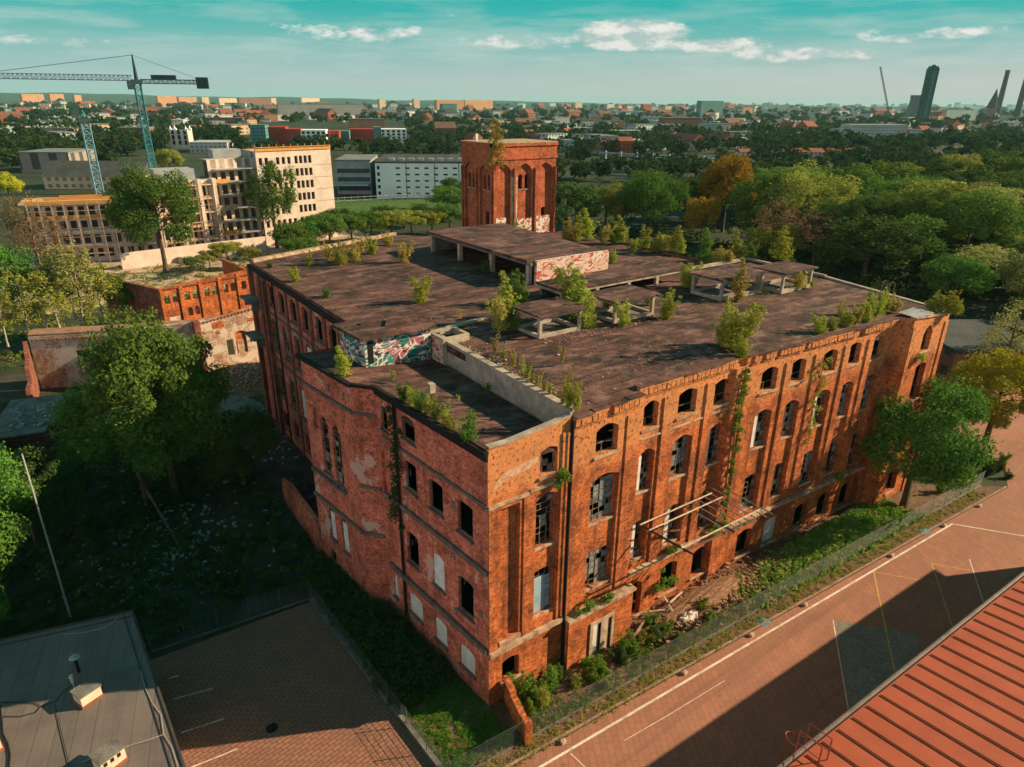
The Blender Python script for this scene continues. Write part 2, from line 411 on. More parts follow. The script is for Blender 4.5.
def window(parent, w, o, style, r, sill=STONE, off=0.40):
    q0, q1, z0, z1, rise = o[:5]
    W_, H_ = q1 - q0, z1 - z0
    mb = MB()
    e = 0.05
    zt = z1 - rise
    if style in ('iron', 'glazed', 'blue', 'open', 'half', 'dark'):
        w.box(mb, q0, q0 + e, z0, zt, off, off + .06); w.box(mb, q1 - e, q1, z0, zt, off, off + .06)
        w.box(mb, q0 + e, q1 - e, z0, z0 + e, off, off + .06)
        if style == 'open':
            w.box(mb, q0 + e, q1 - e, z0 + H_ * .30, z0 + H_ * .30 + .04, off, off + .05)
            if r.random() < .7: w.box(mb, q0 + W_ * .45, q0 + W_ * .45 + .05, z0 + e, z0 + H_ * .30, off, off + .05)
        else:
            w.box(mb, q0 + e, q1 - e, zt - e, zt, off, off + .06)
            nv, nh = max(2, round(W_ / .5)), max(3, round(H_ / .5))
            drop = {'iron': .28, 'glazed': .08, 'blue': .1, 'half': .25, 'dark': 1.9}[style]
            for i in range(1, nv):
                for j in range(nh):
                    if r.random() > drop * .5:
                        x = q0 + W_ * i / nv + r.uniform(-.02, .02); w.box(mb, x - .022, x + .022, z0 + e + (H_ - rise - 2 * e) * j / nh, z0 + e + (H_ - rise - 2 * e) * (j + 1) / nh, off + .01, off + .045)
            for j in range(1, nh):
                for i in range(nv):
                    if r.random() > drop:
                        z = z0 + (zt - z0) * j / nh; w.box(mb, q0 + W_ * i / nv + .03, q0 + W_ * (i + 1) / nv - .03, z - .02, z + .02, off + .012, off + .04)
            if rise > .12:
                for i in range(1, nv):
                    x = q0 + W_ * i / nv; w.box(mb, x - .02, x + .02, zt, z1 - rise + rise * math.sin(math.pi * i / nv), off + .01, off + .045)
        win = mb.build('window', IRON, parent)
        pm = MB(); nv, nh = max(2, round(W_ / .5)), max(3, round(H_ / .5))
        if style == 'glazed' or style == 'iron' or style == 'half':
            pr = {'iron': .2, 'glazed': .6, 'half': .3}[style]
            for i in range(nv):
                for j in range(nh):
                    if r.random() < pr:
                        w.box(pm, q0 + W_ * i / nv + .025, q0 + W_ * (i + 1) / nv - .025, z0 + (zt - z0) * j / nh + .025, z0 + (zt - z0) * (j + 1) / nh - .025, off + .05, off + .06)
            if pm.f: pm.build('pane', GLASSP, win)
        if style == 'blue':
            bm_ = MB(); w.box(bm_, q0 + .06, q1 - W_ * .35, z0 + .06, z0 + H_ * .80, off - .04, off - .01); w.box(bm_, q1 - W_ * .34, q1 - .06, z0 + .06, z0 + H_ * .75, off + .05, off + .07)
            bm_.build('boarding', BLUEBD, win)
        if style == 'half':
            bm_ = MB(); w.box(bm_, q0 + .06, q0 + W_ * .42, z0 + .06, zt - .1, off - .04, off - .01); bm_.build('boarding', WHITEBD, win)
    elif style == 'board':
        w.box(mb, q0 + .004, q1 - .004, z0 + .004, zt - .004, off * .6, off * .6 + .05)
        if rise > .05: w.box(mb, q0 + W_ * .2, q1 - W_ * .2, zt - .004, zt + rise * .55, off * .6, off * .6 + .05)
        win = mb.build('window', WHITEBD, parent)
    elif style == 'narrowboard':
        w.box(mb, q0 + W_ * .15, q1 - W_ * .12, z0 + .05, zt - .05, off * .6, off * .6 + .05)
        win = mb.build('window', WHITEBD, parent)
    if sill is not None:
        sm = MB(); w.box(sm, q0 - .14, q1 + .14, z0 - .16, z0 - .004, -.13, off - .05); sm.build('sill', sill, win)
    return win
# ================================================================== the factory
fac = thing('factory_building', 'derelict four storey red brick factory with broken windows and plants on its flat roof', 'factory')
wr = random.Random(21)
RD = .24
def facade(a, b, ztop, ops, m, z0=G - 0.6, depth=0.5, sills=STONE, name='wall', label=None, off=0.40, recess=()):
    w = Wall(a, b); mb = MB()
    inner = [o for o in ops if any(r[0] < (o[0] + o[1]) / 2 < r[1] and r[2] < (o[2] + o[3]) / 2 < r[3] for r in recess)]
    ops = [o for o in ops if o not in inner]
    wall_mesh(mb, w, z0, ztop, ops + [tuple(r) for r in recess], depth)
    for r in recess:      # tall sunk panels that hold the windows of two storeys
        wi = Wall(w.p(r[0] - .05, 0, RD)[:2], w.p(r[1] + .05, 0, RD)[:2]); sh = r[0] - .05
        io = [(o[0] - sh, o[1] - sh, *o[2:]) for o in inner if r[0] < (o[0] + o[1]) / 2 < r[1]]
        wall_mesh(mb, wi, r[2] - .1, r[3] + .1, io, depth)
        for o in io: window(fac, wi, o, o[5], wr, sills, .17)
    o = mb.build(name, m, fac)
    if label: o['label'] = label
    for op in ops:
        if len(op) > 5 and op[5]: window(fac, w, op, op[5], wr, sills, off)
    return w
# --- annex, street side
niche = (0.85, 2.3, 4.45, 14.2, 0.0, None)
wA = facade((0, 0), (5.95, 0), [(0, 18.42), (1.4, 18.36), (3.2, 18.52), (4.8, 18.66), (5.95, 18.82)],
    [(3.72, 5.05, 15.4, 17.25, .2, 'iron'), (3.62, 5.2, 10.2, 14.0, .35, 'iron'), (3.62, 5.2, 4.9, 8.45, .15, 'blue'), (1.05, 2.4, .9, 2.75, .2, 'dark'), niche], BRICK, recess=[(3.5, 5.32, 4.7, 14.12, .35)])
mb = MB(); wA.box(mb, .8, 2.35, 4.4, 14.25, .30, .36); mb.build('niche_back', BRICK, fac)
mb = MB()
for q0, q1, z0, z1, pr in ((0, 5.95, 3.62, 3.98, .24), (.75, 2.4, 4.22, 4.44, .16), (3.0, 5.9, 14.62, 14.85, .12), (.0, 2.9, 14.5, 14.72, .12)): wA.box(mb, q0 + .003, q1 - .003, z0, z1, -pr, -.004)
mb.build('string_course', STONE, fac)
mb = MB()
for q0, q1, z0, z1, pr in ((0, .62, 4.0, 14.5, .10), (2.55, 3.25, 4.0, 14.5, .07), (5.35, 5.72, 4.0, 17.9, .10)): wA.box(mb, q0 + .003, q1, z0, z1, -pr, -.004)
mb.build('pilaster', BRICK, fac)
def coping(pts, wdt, hgt, m, name='coping'):
    mb = MB()
    for (a, za), (b, zb) in zip(pts[:-1], pts[1:]):
        a_, b_ = Vector(a), Vector(b); d = (b_ - a_).normalized(); n = Vector((-d.y, d.x)) * wdt / 2
        lo = [(*(a_ - n), za), (*(b_ - n), zb), (*(b_ + n), zb), (*(a_ + n), za)]
        hi = [(x, y, z + hgt) for x, y, z in lo]
        mb.poly(lo[::-1]); mb.poly(hi)
        for i in range(4):
            j = (i + 1) % 4; mb.poly([lo[i], lo[j], hi[j], hi[i]])
    return mb.build(name, m, fac)
coping([((0.05, .14), 18.44), ((1.4, .14), 18.38), ((3.2, .14), 18.54), ((4.8, .14), 18.68), ((5.95, .14), 18.84)], .42, .10, CONC)
mb = MB()   # a strip of old plaster scar under the eaves
pl = [(.35, 15.6), (1.5, 16.15), (2.6, 16.2), (3.5, 16.5), (3.6, 16.9), (2.4, 16.75), (1.2, 16.6), (.5, 16.1)]
mb.poly([wA.p(q, z, -.012) for q, z in pl]); mb.build('plaster_scar', blotch('old_lime_plaster', (0.56, 0.40, 0.28), (0.42, 0.20, 0.10), 2.2), fac)
# --- annex, courtyard side
pA = (-.95, 12.3)
wL = Wall(pA, (0, 0)); LL = wL.L
def fl(q0, q1, z0, z1, rise, st): return (LL - q1, LL - q0, z0, z1, rise, st)
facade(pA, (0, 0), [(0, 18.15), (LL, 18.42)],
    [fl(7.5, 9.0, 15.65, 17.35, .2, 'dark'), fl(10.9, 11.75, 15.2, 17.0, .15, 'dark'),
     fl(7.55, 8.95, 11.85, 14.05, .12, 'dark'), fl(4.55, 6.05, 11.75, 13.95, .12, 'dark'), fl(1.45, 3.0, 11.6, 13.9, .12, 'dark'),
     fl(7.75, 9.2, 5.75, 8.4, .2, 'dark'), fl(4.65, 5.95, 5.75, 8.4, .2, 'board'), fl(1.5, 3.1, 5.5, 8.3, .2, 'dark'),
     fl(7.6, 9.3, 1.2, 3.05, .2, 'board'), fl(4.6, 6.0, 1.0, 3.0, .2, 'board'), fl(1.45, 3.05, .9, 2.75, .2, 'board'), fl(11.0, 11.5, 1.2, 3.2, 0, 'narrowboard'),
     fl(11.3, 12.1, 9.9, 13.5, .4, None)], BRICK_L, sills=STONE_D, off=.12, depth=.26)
wL = Wall(pA, (0, 0))
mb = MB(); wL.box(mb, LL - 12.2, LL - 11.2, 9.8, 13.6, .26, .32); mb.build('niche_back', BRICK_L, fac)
mb = MB()
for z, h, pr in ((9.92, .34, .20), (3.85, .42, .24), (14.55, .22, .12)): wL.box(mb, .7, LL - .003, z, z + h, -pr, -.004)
mb.build('string_course', STONE_D, fac)
mb = MB()
wL.box(mb, .02, LL + .10, 18.02, 18.30, -.30, -.02); wL.box(mb, .02, LL + .05, 17.62, 18.0, -.14, -.004)
for z in (18.30,): wL.box(mb, .02, LL + .10, z, z + .05, -.34, -.22)
mb.build('gutter', BLACK, fac)
mb = MB(); mb.bar(wL.p(LL - 9.7, 18.0, -.16), wL.p(LL - 9.7, G, -.16), .10, n=8); mb.build('downpipe', BLACK, fac)
mb = MB()
for q, z in ((3.6, 9.3), (3.45, 5.0), (.75, 6.6), (3.4, 13.2)): wL.box(mb, LL - q - .17, LL - q + .17, z - .25, z + .25, -.05, -.003)
wL.box(mb, LL - .55, LL - .5, 5.4, 6.6, -.45, -.40); wL.box(mb, LL - .95, LL - .5, 6.55, 6.6, -.45, -.40)
mb.build('wall_bracket', IRON, fac)
# --- pavilion at the back of the annex
pB, pC = (-2.05, 13.75), (-2.9, 21.2)
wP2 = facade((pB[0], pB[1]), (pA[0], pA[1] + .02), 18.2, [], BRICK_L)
wP = Wall(pC, pB); PL = wP.L
def fp(q0, q1, z0, z1, rise, st): return (PL - q1, PL - q0, z0, z1, rise, st)
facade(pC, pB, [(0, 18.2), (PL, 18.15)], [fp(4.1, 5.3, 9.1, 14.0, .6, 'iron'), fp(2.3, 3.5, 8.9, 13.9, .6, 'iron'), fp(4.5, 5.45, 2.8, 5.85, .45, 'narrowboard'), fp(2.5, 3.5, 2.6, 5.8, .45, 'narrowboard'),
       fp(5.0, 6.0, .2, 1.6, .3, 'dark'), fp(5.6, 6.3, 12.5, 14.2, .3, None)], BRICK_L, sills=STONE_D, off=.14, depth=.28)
facade((2.4, 21.2), pC, 18.2, [], BRICK_D)
mb = MB(); wP.box(mb, PL - 6.4, PL - 5.5, 12.4, 14.3, .2, .26); mb.build('niche_back', BRICK_L, fac)
mb = MB()
wP.box(mb, .0, PL + .02, 15.8, 16.05, -.16, -.004); wP.box(mb, 0.3, PL - 1.9, 8.45, 8.7, -.28, -.004); wP.box(mb, 0, PL + .02, 5.95, 6.25, -.18, -.004)
wP2.box(mb, .02, wP2.L - .02, 5.9, 6.2, -.14, -.004); wP2.box(mb, .02, wP2.L - .02, 15.8, 16.05, -.12, -.004); wP2.box(mb, .02, wP2.L - .02, 9.95, 10.2, -.12, -.004)
mb.build('string_course', STONE_D, fac)
mb = MB()
wP.box(mb, -.2, PL + .25, 17.95, 18.2, -.32, -.004); wP2.box(mb, -.04, wP2.L - .05, 17.95, 18.19, -.25, -.004)
mb.build('gutter', BLACK, fac)
mb = MB()
for q in (1.2, 3.4): wP.box(mb, PL - q - .12, PL - q + .12, 16.5, 17.0, -.08, -.003)
mb.build('wall_bracket', IRON, fac)
# --- first bay of the main block (stands a little forward)
w1 = facade((6.12, -.02), (11.9, -.02), [(0, 18.75), (5.78, 18.85)],
    [(8.1 - 6.12, 10.0 - 6.12, 15.4, 17.5, .35, 'open'), (8.0 - 6.12, 10.25 - 6.12, 10.25, 13.75, .35, 'glazed'), (8.05 - 6.12, 10.25 - 6.12, 4.9, 7.95, .08, 'glazed')], BRICK, recess=[(1.78, 4.28, 4.6, 13.9, .35)])
facade((11.9, -.02), (11.9, .5), 18.85, [], BRICK)
facade((5.95, 0.0), (6.12, -.02), 18.7, [], BRICK_D)
mb = MB(); w1.box(mb, .05, .95, 3.9, 17.6, -.09, -.004); w1.box(mb, 4.6, 5.76, 3.9, 17.6, -.09, -.004); mb.build('pilaster', BRICK, fac)
wpl = facade((6.1, -.62), (12.15, -.62), 3.62, [(8.3 - 6.1, 10.1 - 6.1, G - .1, 2.35, 0, None)], BRICK)
facade((12.15, -.62), (12.15, .5), 3.62, [], BRICK); facade((6.1, -.0), (6.1, -.62), 3.62, [], BRICK)
mb = MB(); mb.box(6.0, 12.3, -.78, -.03, 3.62, 3.82); mb.build('string_course', STONE, fac)
mb = MB(); wpl.box(mb, 1.95, 2.2, G, 2.62, -.10, -.004); wpl.box(mb, 4.0, 4.25, G, 2.62, -.10, -.004); wpl.box(mb, 2.2, 4.0, 2.36, 2.62, -.10, -.004); mb.build('door_surround', STONE, fac)
mb = MB(); wpl.box(mb, 2.25, 2.95, G, 2.3, .15, .21); dr = mb.build('door', WHITEBD, fac)
mb = MB(); wpl.box(mb, 3.1, 3.85, G, 2.3, .02, .10); dr2 = mb.build('door', PALEWOOD, fac)
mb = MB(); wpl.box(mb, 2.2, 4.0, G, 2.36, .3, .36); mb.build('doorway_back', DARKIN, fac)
mb = MB(); mb.bar((5.98, -.2, 18.5), (5.98, -.2, G), .11, n=8); mb.build('downpipe', BLACK, fac)
# --- street facade, two straight lengths
VB = lambda u: .5 - max(0, u - 23) * .0525
ST = {'a': (12.75, 14.2), 'b': (16.2, 18.15), 'c': (19.9, 21.85)}
def rows(s0, s1, dz, sty, ground=None):
    o = [(s0, s1, 15.75 + dz, 17.75 + dz, .3, sty[0]), (s0 - .05, s1 + .05, 10.7 + dz, 14.1 + dz, .4, sty[1]), (s0 + .02, s1 + .02, 4.95 + dz, 8.2 + dz, .25, sty[2])]
    if ground: o.append((s0 + .15, s1 + .1, ground[0], ground[1], .3, ground[2]))
    return o
opsM = rows(12.8 - 11.9, 14.2 - 11.9, 0, ('open', 'half', 'half'), (-.3, 2.9, 'dark')) + rows(16.2 - 11.9, 18.1 - 11.9, 0, ('open', 'glazed', 'half'), (.3, 3.1, 'dark')) + rows(19.9 - 11.9, 21.8 - 11.9, -.15, ('open', 'half', 'iron'), (.3, 3.0, 'dark'))
def rec(ops): return [(o[0] - .04, o[1] + .04, o[2] - 6.0, o[3] + .05, .4) for o in ops if 10 < o[2] < 11.5]
wM = facade((11.9, .5), (23.0, .5), [(0, 18.95), (11.1, 18.9)], opsM, BRICK, recess=rec(opsM))
e2 = (43.3, VB(43.3))
wM2 = Wall((23.0, .5), e2); sc = wM2.L / 20.3
def rows2(u, wd, dz, sty, ground=None): return rows((u - 23) * sc - wd / 2, (u - 23) * sc + wd / 2, dz, sty, ground)
opsN = rows2(26.4, 1.9, -.35, ('open', 'half', 'iron'), (.0, 2.6, 'dark')) + rows2(29.9, 1.9, -.35, ('open', 'glazed', 'iron'), (.0, 2.6, 'board')) + \
       rows2(34.1, 1.9, -.35, ('open', 'half', 'glazed'), (.0, 2.6, 'dark')) + rows2(37.5, 1.9, -.35, ('open', 'glazed', 'iron'), (.0, 2.6, 'dark')) + rows2(41.0, 1.9, -.4, ('open', 'glazed', 'iron'), (.0, 2.6, 'dark'))
facade((23.0, .5), e2, [(0, 18.85), (10, 18.62), (20.3, 18.55)], opsN, BRICK, recess=rec(opsN))
mb = MB()
for q in (2.75, 7.15): wM.box(mb, q, q + .85, 4.3, 17.7, -.12, -.004)
wM.box(mb, 10.05, 11.08, G, 18.2, -.30, -.004)
for q in (.55, 5.2, 8.9, 12.9, 16.35): wM2.box(mb, q, q + .75, 4.1, 17.4, -.12, -.004)
mb.build('pilaster', BRICK, fac)
mb = MB(); wM.box(mb, .02, 10.0, 4.05, 4.3, -.34, -.004); wM2.box(mb, .1, wM2.L - .05, 3.75, 4.0, -.34, -.004); wM.box(mb, .02, 10.0, 15.0, 15.12, -.08, -.004)
mb.build('string_course', STONE, fac)
mb = MB(); wM.box(mb, .02, 10.0, G, 4.04, -.18, -.006) if False else None
# corbelled cornice: a course of upright bricks carried on small teeth
def cornice(w, q0, q1, za, zb, pr=.30):
    mb = MB(); n = int((q1 - q0) / .42)
    for i in range(n):
        f0 = q0 + (q1 - q0) * i / n; z = za + (zb - za) * (i + .5) / n; wdt = (q1 - q0) / n
        if wr.random() < .06: continue
        w.box(mb, f0 + .03, f0 + wdt - .05, z - .62, z - .18, -pr * (.75 + .2 * wr.random()), -.004)
        w.box(mb, f0 + .002, f0 + wdt - .002, z - .18, z - .02, -pr, -.004)
        w.box(mb, f0 + .002, f0 + wdt - .002, z - .86, z - .68, -pr * .35, -.004)
    o = mb.build('cornice', BRICK, fac)
    mb = MB(); k = max(3, int((q1 - q0) / 1.3))
    for i in range(k):
        f0, f1 = q0 + (q1 - q0) * i / k, q0 + (q1 - q0) * (i + 1) / k; z = za + (zb - za) * (i + .5) / k
        w.box(mb, f0 + .01, f1 - .01, z - .015, z + .05 + wr.uniform(-.015, .02), -pr - wr.uniform(.0, .14), .35)
    mb.build('roof_edge', TAR, fac)
cornice(w1, 0, 5.78, 18.72, 18.9); cornice(wM, .02, 10.05, 19.1, 19.0); cornice(wM2, .1, wM2.L - .1, 18.95, 18.7)
# --- end tower
tF = Wall((43.45, -1.95), (50.3, -1.95))
facade((43.3, VB(43.3)), (43.45, -1.95), [(0, 18.8), (1.4, 18.9)], [], BRICK)
facade((43.45, -1.95), (50.3, -1.95), [(0, 18.95), (6.85, 18.2)], [(2.45, 4.1, 15.3, 17.75, .7, 'open'), (2.6, 4.5, 10.4, 14.1, .3, 'open'), (2.6, 4.5, 5.0, 8.2, .3, 'iron'), (2.6, 4.5, .4, 2.9, .3, 'dark')], BRICK)
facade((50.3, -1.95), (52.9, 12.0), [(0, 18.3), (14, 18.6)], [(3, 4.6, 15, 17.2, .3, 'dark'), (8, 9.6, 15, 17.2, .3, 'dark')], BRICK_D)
mb = MB(); tF.box(mb, .0, .6, G, 18.0, -.10, -.004); tF.box(mb, 6.2, 6.85, G, 17.6, -.10, -.004); mb.build('pilaster', BRICK, fac)
mb = MB(); mb.prism([(43.6, -2.1), (46.6, -2.1), (46.9, -.2), (43.9, -.2)], 18.93, 18.99); mb.build('roof_flashing', ZINC, fac)
coping([((43.4, -1.85), 18.9), ((50.2, -1.85), 18.25)], .5, .12, STONE)
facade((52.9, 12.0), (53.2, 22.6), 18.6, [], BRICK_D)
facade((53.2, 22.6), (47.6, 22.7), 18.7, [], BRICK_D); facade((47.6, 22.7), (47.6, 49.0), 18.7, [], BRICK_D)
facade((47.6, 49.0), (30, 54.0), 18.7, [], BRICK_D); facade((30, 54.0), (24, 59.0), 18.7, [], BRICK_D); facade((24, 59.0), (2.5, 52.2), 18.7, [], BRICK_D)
# --- long wing beside the courtyard
wW = Wall((2.5, 52.2), (2.3, 21.2))
opsW = []
for v in (24.4, 28.0, 31.4, 35.0, 38.4, 42.0, 45.6):
    q = 52.2 - v
    opsW += [(q - .85, q + .85, 15.3, 17.7, .3, 'dark'), (q - .85, q + .85, 10.2, 13.9, .3, wr.choice(['iron', 'glazed', 'narrowboard'])), (q - .85, q + .85, 4.6, 8.2, .3, wr.choice(['dark', 'narrowboard', 'iron'])), (q - .7, q + .7, .6, 2.8, .2, 'dark')]
opsW += [(1.6, 2.9, 15.0, 17.6, .2, 'dark'), (1.6, 2.9, 9.5, 13.0, .2, 'dark')]
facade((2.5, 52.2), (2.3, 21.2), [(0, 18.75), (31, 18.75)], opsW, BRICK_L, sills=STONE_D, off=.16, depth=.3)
mb = MB()
for q in (0, 3.6, 4.9): wW.box(mb, q + .02, q + .7, G, 18.2, -.45, -.004)
for v in (26.2, 29.7, 33.2, 36.7, 40.2): wW.box(mb, 52.2 - v - .3, 52.2 - v + .3, G, 18.0, -.14, -.004)
mb.build('pilaster', BRICK_D, fac)
mb = MB(); wW.box(mb, -.1, 30.9, 18.25, 18.7, -.32, -.004); mb.build('gutter', BLACK, fac)
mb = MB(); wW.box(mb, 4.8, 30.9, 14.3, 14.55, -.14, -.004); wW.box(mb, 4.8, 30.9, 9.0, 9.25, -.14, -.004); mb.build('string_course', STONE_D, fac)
for z in (15.0, 10.6):   # broken landings left on the end of the wing
    mb = MB(); wW.box(mb, -.3, 3.4, z, z + .18, -1.6, -.005); wW.box(mb, .2, .35, z - .9, z, -1.2, -.006); wW.box(mb, 2.9, 3.05, z - .9, z, -1.2, -.006); mb.build('landing', CONC_D, fac)
mb = MB()
for q in (4.35, 8.3): mb.bar(wW.p(q, 18.2, -.2), wW.p(q, G, -.2), .1, n=6)
mb.build('downpipe', BLACK, fac)
# --- roofs
def zr(x, y): return 18.92 - .45 * min(1, max(0, (x - 23) / 20))
main_out = [(6.3, .12), (11.95, .12), (12.0, .62), (23.0, .62), (43.2, -.35), (43.6, -1.8), (50.1, -1.8), (52.8, 12.0), (53.1, 22.5), (47.5, 22.6), (47.5, 48.9), (30, 53.9), (24, 58.9), (2.6, 52.1), (2.42, 20.3), (6.0, 20.3), (6.3, 16.4)]
mb = MB(); mb.prism(main_out, 18.4, zr); mb.build('roof', TAR, fac)
ann_out = [(0.02, .1), (5.98, .1), (6.05, 16.4), (5.9, 21.0), (-2.8, 21.1), (-2.0, 13.8), (-.9, 12.3)]
mb = MB(); mb.prism(ann_out, 16.8, lambda x, y: 18.16 - .13 * max(0, x)); mb.build('annex_roof', TAR, fac)
mb = MB()   # step wall between the two roofs
mb.prism([(6.0, .16), (6.32, .16), (6.72, 16.3), (6.40, 16.3)], 16.9, 19.12); mb.build('step_wall', CONC, fac)
coping([((6.16, .2), 19.13), ((6.56, 16.3), 19.13)], .5, .09, CONC)
mb = MB()   # open hatch beside the stair head
for a in ((5.95, 6.25, 14.9, 17.3), (6.25, 8.4, 17.0, 17.3), (8.1, 8.4, 15.0, 17.0), (6.25, 8.1, 14.9, 15.2)): mb.box(*a, 17.0, 19.45)
mb.build('roof_hatch', CONC, fac)
mb = MB(); mb.box(5.93, 5.948, 14.92, 17.28, 17.4, 19.3); mb.build('hatch_graffiti', GRAF2, fac)
# stair head with sprayed walls
sh = MB(); sh.prism([(.35, 16.5), (5.8, 16.5), (5.8, 20.2), (.0, 20.2)], 17.0, 20.05); head = sh.build('stair_head', GRAF1, fac)
mb = MB(); mb.prism([(-.15, 16.1), (6.1, 16.0), (6.1, 20.5), (-.45, 20.5)], 20.06, 20.32); mb.build('roof_slab', TAR, head)
mb = MB(); mb.prism([(2.6, 17.6), (5.4, 17.4), (5.5, 18.6), (3.4, 19.0)], 20.33, 20.50); mb.prism([(1.2, 18.9), (4.6, 19.3), (4.4, 19.6), (1.0, 19.2)], 20.33, 20.44); mb.build('loose_sheet', TAR, head)
mb = MB(); mb.box(.55, 1.0, 16.485, 16.497, 18.1, 19.8); mb.build('doorway', BLACK, head)
# roof lanterns: thin slab on four posts over a kerb
def lantern(u0, u1, v0, v1, zb, zt):
    kb = MB(); t = .28
    for a in ((u0, u1, v0, v0 + t), (u0, u1, v1 - t, v1), (u0, u0 + t, v0 + t, v1 - t), (u1 - t, u1, v0 + t, v1 - t)): kb.box(*a, zb - .1, zb + .28)
    k = kb.build('roof_lantern', CONC, fac)
    for x, y in ((u0, v0), (u1 - t, v0), (u0, v1 - t), (u1 - t, v1 - t)):
        p = MB(); p.box(x + .01, x + t - .01, y + .01, y + t - .01, zb + .28, zt - .3); p.build('post', CONC, k)
    b = MB()
    for a in ((u0, u1, v0, v0 + t), (u0, u1, v1 - t, v1), (u0, u0 + t, v0 + t, v1 - t), (u1 - t, u1, v0 + t, v1 - t)): b.box(*a, zt - .3, zt - .06)
    b.build('beam', CONC, k)
    s = MB(); e = .28; s.prism([(u0 - e, v0 - e), (u1 + e, v0 - e), (u1 + e, v1 + e), (u0 - e, v1 + e)], zt - .055, zt + .09); s.build('roof_slab', TAR, k)
    f = MB(); f.box(u0 + t, u1 - t, v0 + t, v1 - t, zb + .02, zb + .05); f.build('shaft_floor', CONC_D, k)
for l in ((12.95, 17.3, 12.05, 15.3, 18.9, 20.75), (20.65, 25.4, 11.75, 15.0, 18.9, 20.75), (34.6, 41.0, 11.8, 15.5, 18.7, 20.65), (42.4, 47.5, 10.5, 13.7, 18.6, 20.55)): lantern(*l)
# big monitor: raised roof, open to the court side, sprayed end wall
mb = MB(); mb.prism([(22.3, 26.1), (33.0, 26.1), (34.2, 47.2), (22.2, 46.4)], 21.15, lambda x, y: 21.45 - .02 * (x - 22)); mon = mb.build('raised_roof', TAR, fac)
mb = MB(); mb.box(23.2, 33.0, 25.7, 26.08, 18.8, 21.35); mb.build('end_wall', GRAF2, mon)
mb = MB(); mb.box(32.3, 32.6, 26.31, 46.5, 18.8, 21.1); mb.box(23.2, 32.29, 46.2, 46.5, 18.8, 21.1); mb.build('rear_wall', CONC_D, mon)
for v in (26.4, 33.0, 39.6, 45.9):
    mb = MB(); mb.box(22.7, 23.15, v, v + .45, 18.8, 20.85); mb.build('post', CONC, mon)
mb = MB(); mb.box(22.6, 23.2, 25.9, 46.6, 20.85, 21.14); mb.build('beam', CONC_D, mon)
mb = MB(); mb.prism([(20.8, 18.9), (38.6, 18.9), (38.7, 22.8), (20.8, 22.8)], 20.0, 20.2); m2 = mb.build('low_raised_roof', TAR, fac)
mb = MB(); mb.box(20.9, 38.5, 19.0, 19.35, 19.72, 19.99); mb.box(20.9, 21.2, 19.36, 22.7, 19.72, 19.99); mb.build('beam', CONC, m2)
for u in (21.0, 25.2, 29.4, 33.4, 37.9):
    mb = MB(); mb.box(u, u + .4, 19.02, 19.33, 18.8, 19.71); mb.build('post', CONC, m2)
mb = MB(); mb.box(21.3, 38.4, 22.4, 22.7, 18.8, 19.98); mb.build('rear_wall', CONC_D, m2)
coping([((38.7, 22.2), 18.72), ((53.0, 22.2), 18.62)], .45, .30, CONC); coping([((52.7, 12.0), 18.55), ((53.0, 22.2), 18.55)], .4, .25, CONC); coping([((50.2, -1.7), 18.35), ((52.7, 12.0), 18.5)], .4, .18, CONC)
coping([((6.4, 17.9), 18.93), ((10, 18.6), 18.93), ((14.2, 18.9), 18.93), ((20.8, 19.0), 18.93)], .5, .17, CONC)
coping([((2.7, 51.9), 18.9), ((24, 58.7), 18.9)], .7, .35, STONE)
mb = MB(); mb.box(1.55, 1.95, 9.1, 9.5, 18.1, 18.75); mb.build('vent_stack', CONC, fac)
# interior floors and cross walls keep the rooms dim
mb = MB()
for z in (4.3, 9.3, 14.6):
    mb.prism([(.5, .6), (5.9, .6), (12.0, 1.05), (22.9, 1.05), (43.3, .1), (50, -1.2), (52, 12), (47, 22), (47, 48), (30, 53), (24, 58), (3.1, 51), (2.9, 20), (-1.9, 20), (-1.4, 13.5), (-.4, 12)], z, z + .3)
mb.box(6.9, 7.1, 1.2, 20, G, 4.28); mb.box(7.2, 46, 10.5, 10.8, G, 18.3); mb.box(22.6, 22.9, 1.2, 10.4, G, 18.3); mb.box(9.0, 9.3, 22, 50, G, 18.3); mb.box(6.9, 7.1, 1.2, 10.4, 4.7, 18.3)
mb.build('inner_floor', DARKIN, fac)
# ground floor canopy frame of rusty steel on the facade
cf = MB()
z0, z1 = 8.35, 7.55
U0, U1 = 13.1, 21.9
for u in (U0, U0 + 4.5): cf.bar((u, .45, z0 - .05), (u + 1.3, -3.6, z1), .10)
cf.bar((U0 + .1, -.6, z0 - .3), (U0 + 4.6, .2, z0 - 2.3), .09); cf.bar((U0 + .3, -3.0, z1 + .02), (U1, -3.4, z1 - .1), .11)
cn = cf.build('canopy_frame', RUST, fac)
for v, a, b in ((.1, 13.0, 20.6), (-.6, 13.2, 21.0), (-2.9, 14.0, 22.6)):
    r_ = MB(); r_.bar((a, v, z0 + .13 - (.45 - v) * .2), (b, v - .15, z0 + .15 - (.45 - v) * .2), .075); r_.build('purlin', PALEWOOD, cn)
for i in range(7):
    u = 17.6 + i * .75
    r_ = MB(); r_.bar((u, .45, z0 - .02), (u + .9, -3.7 + wr.uniform(-.3, .3), z1 + .16), .06); r_.build('rafter', PALEWOOD, cn)

mb = MB(); c = Vector((51.2, 4.2, 18.5))
for o_ in (0, .75): q = [(c.x - .3, c.y + o_, 18.5), (c.x - .3, c.y + o_, 19.5), (c.x + .1, c.y + o_, 19.85), (c.x + .7, c.y + o_, 19.6), (c.x + .8, c.y + o_, 18.0)]; mb.tube(q, [.035] * 5, n=5)
mb.build('roof_ladder', IRON, fac)
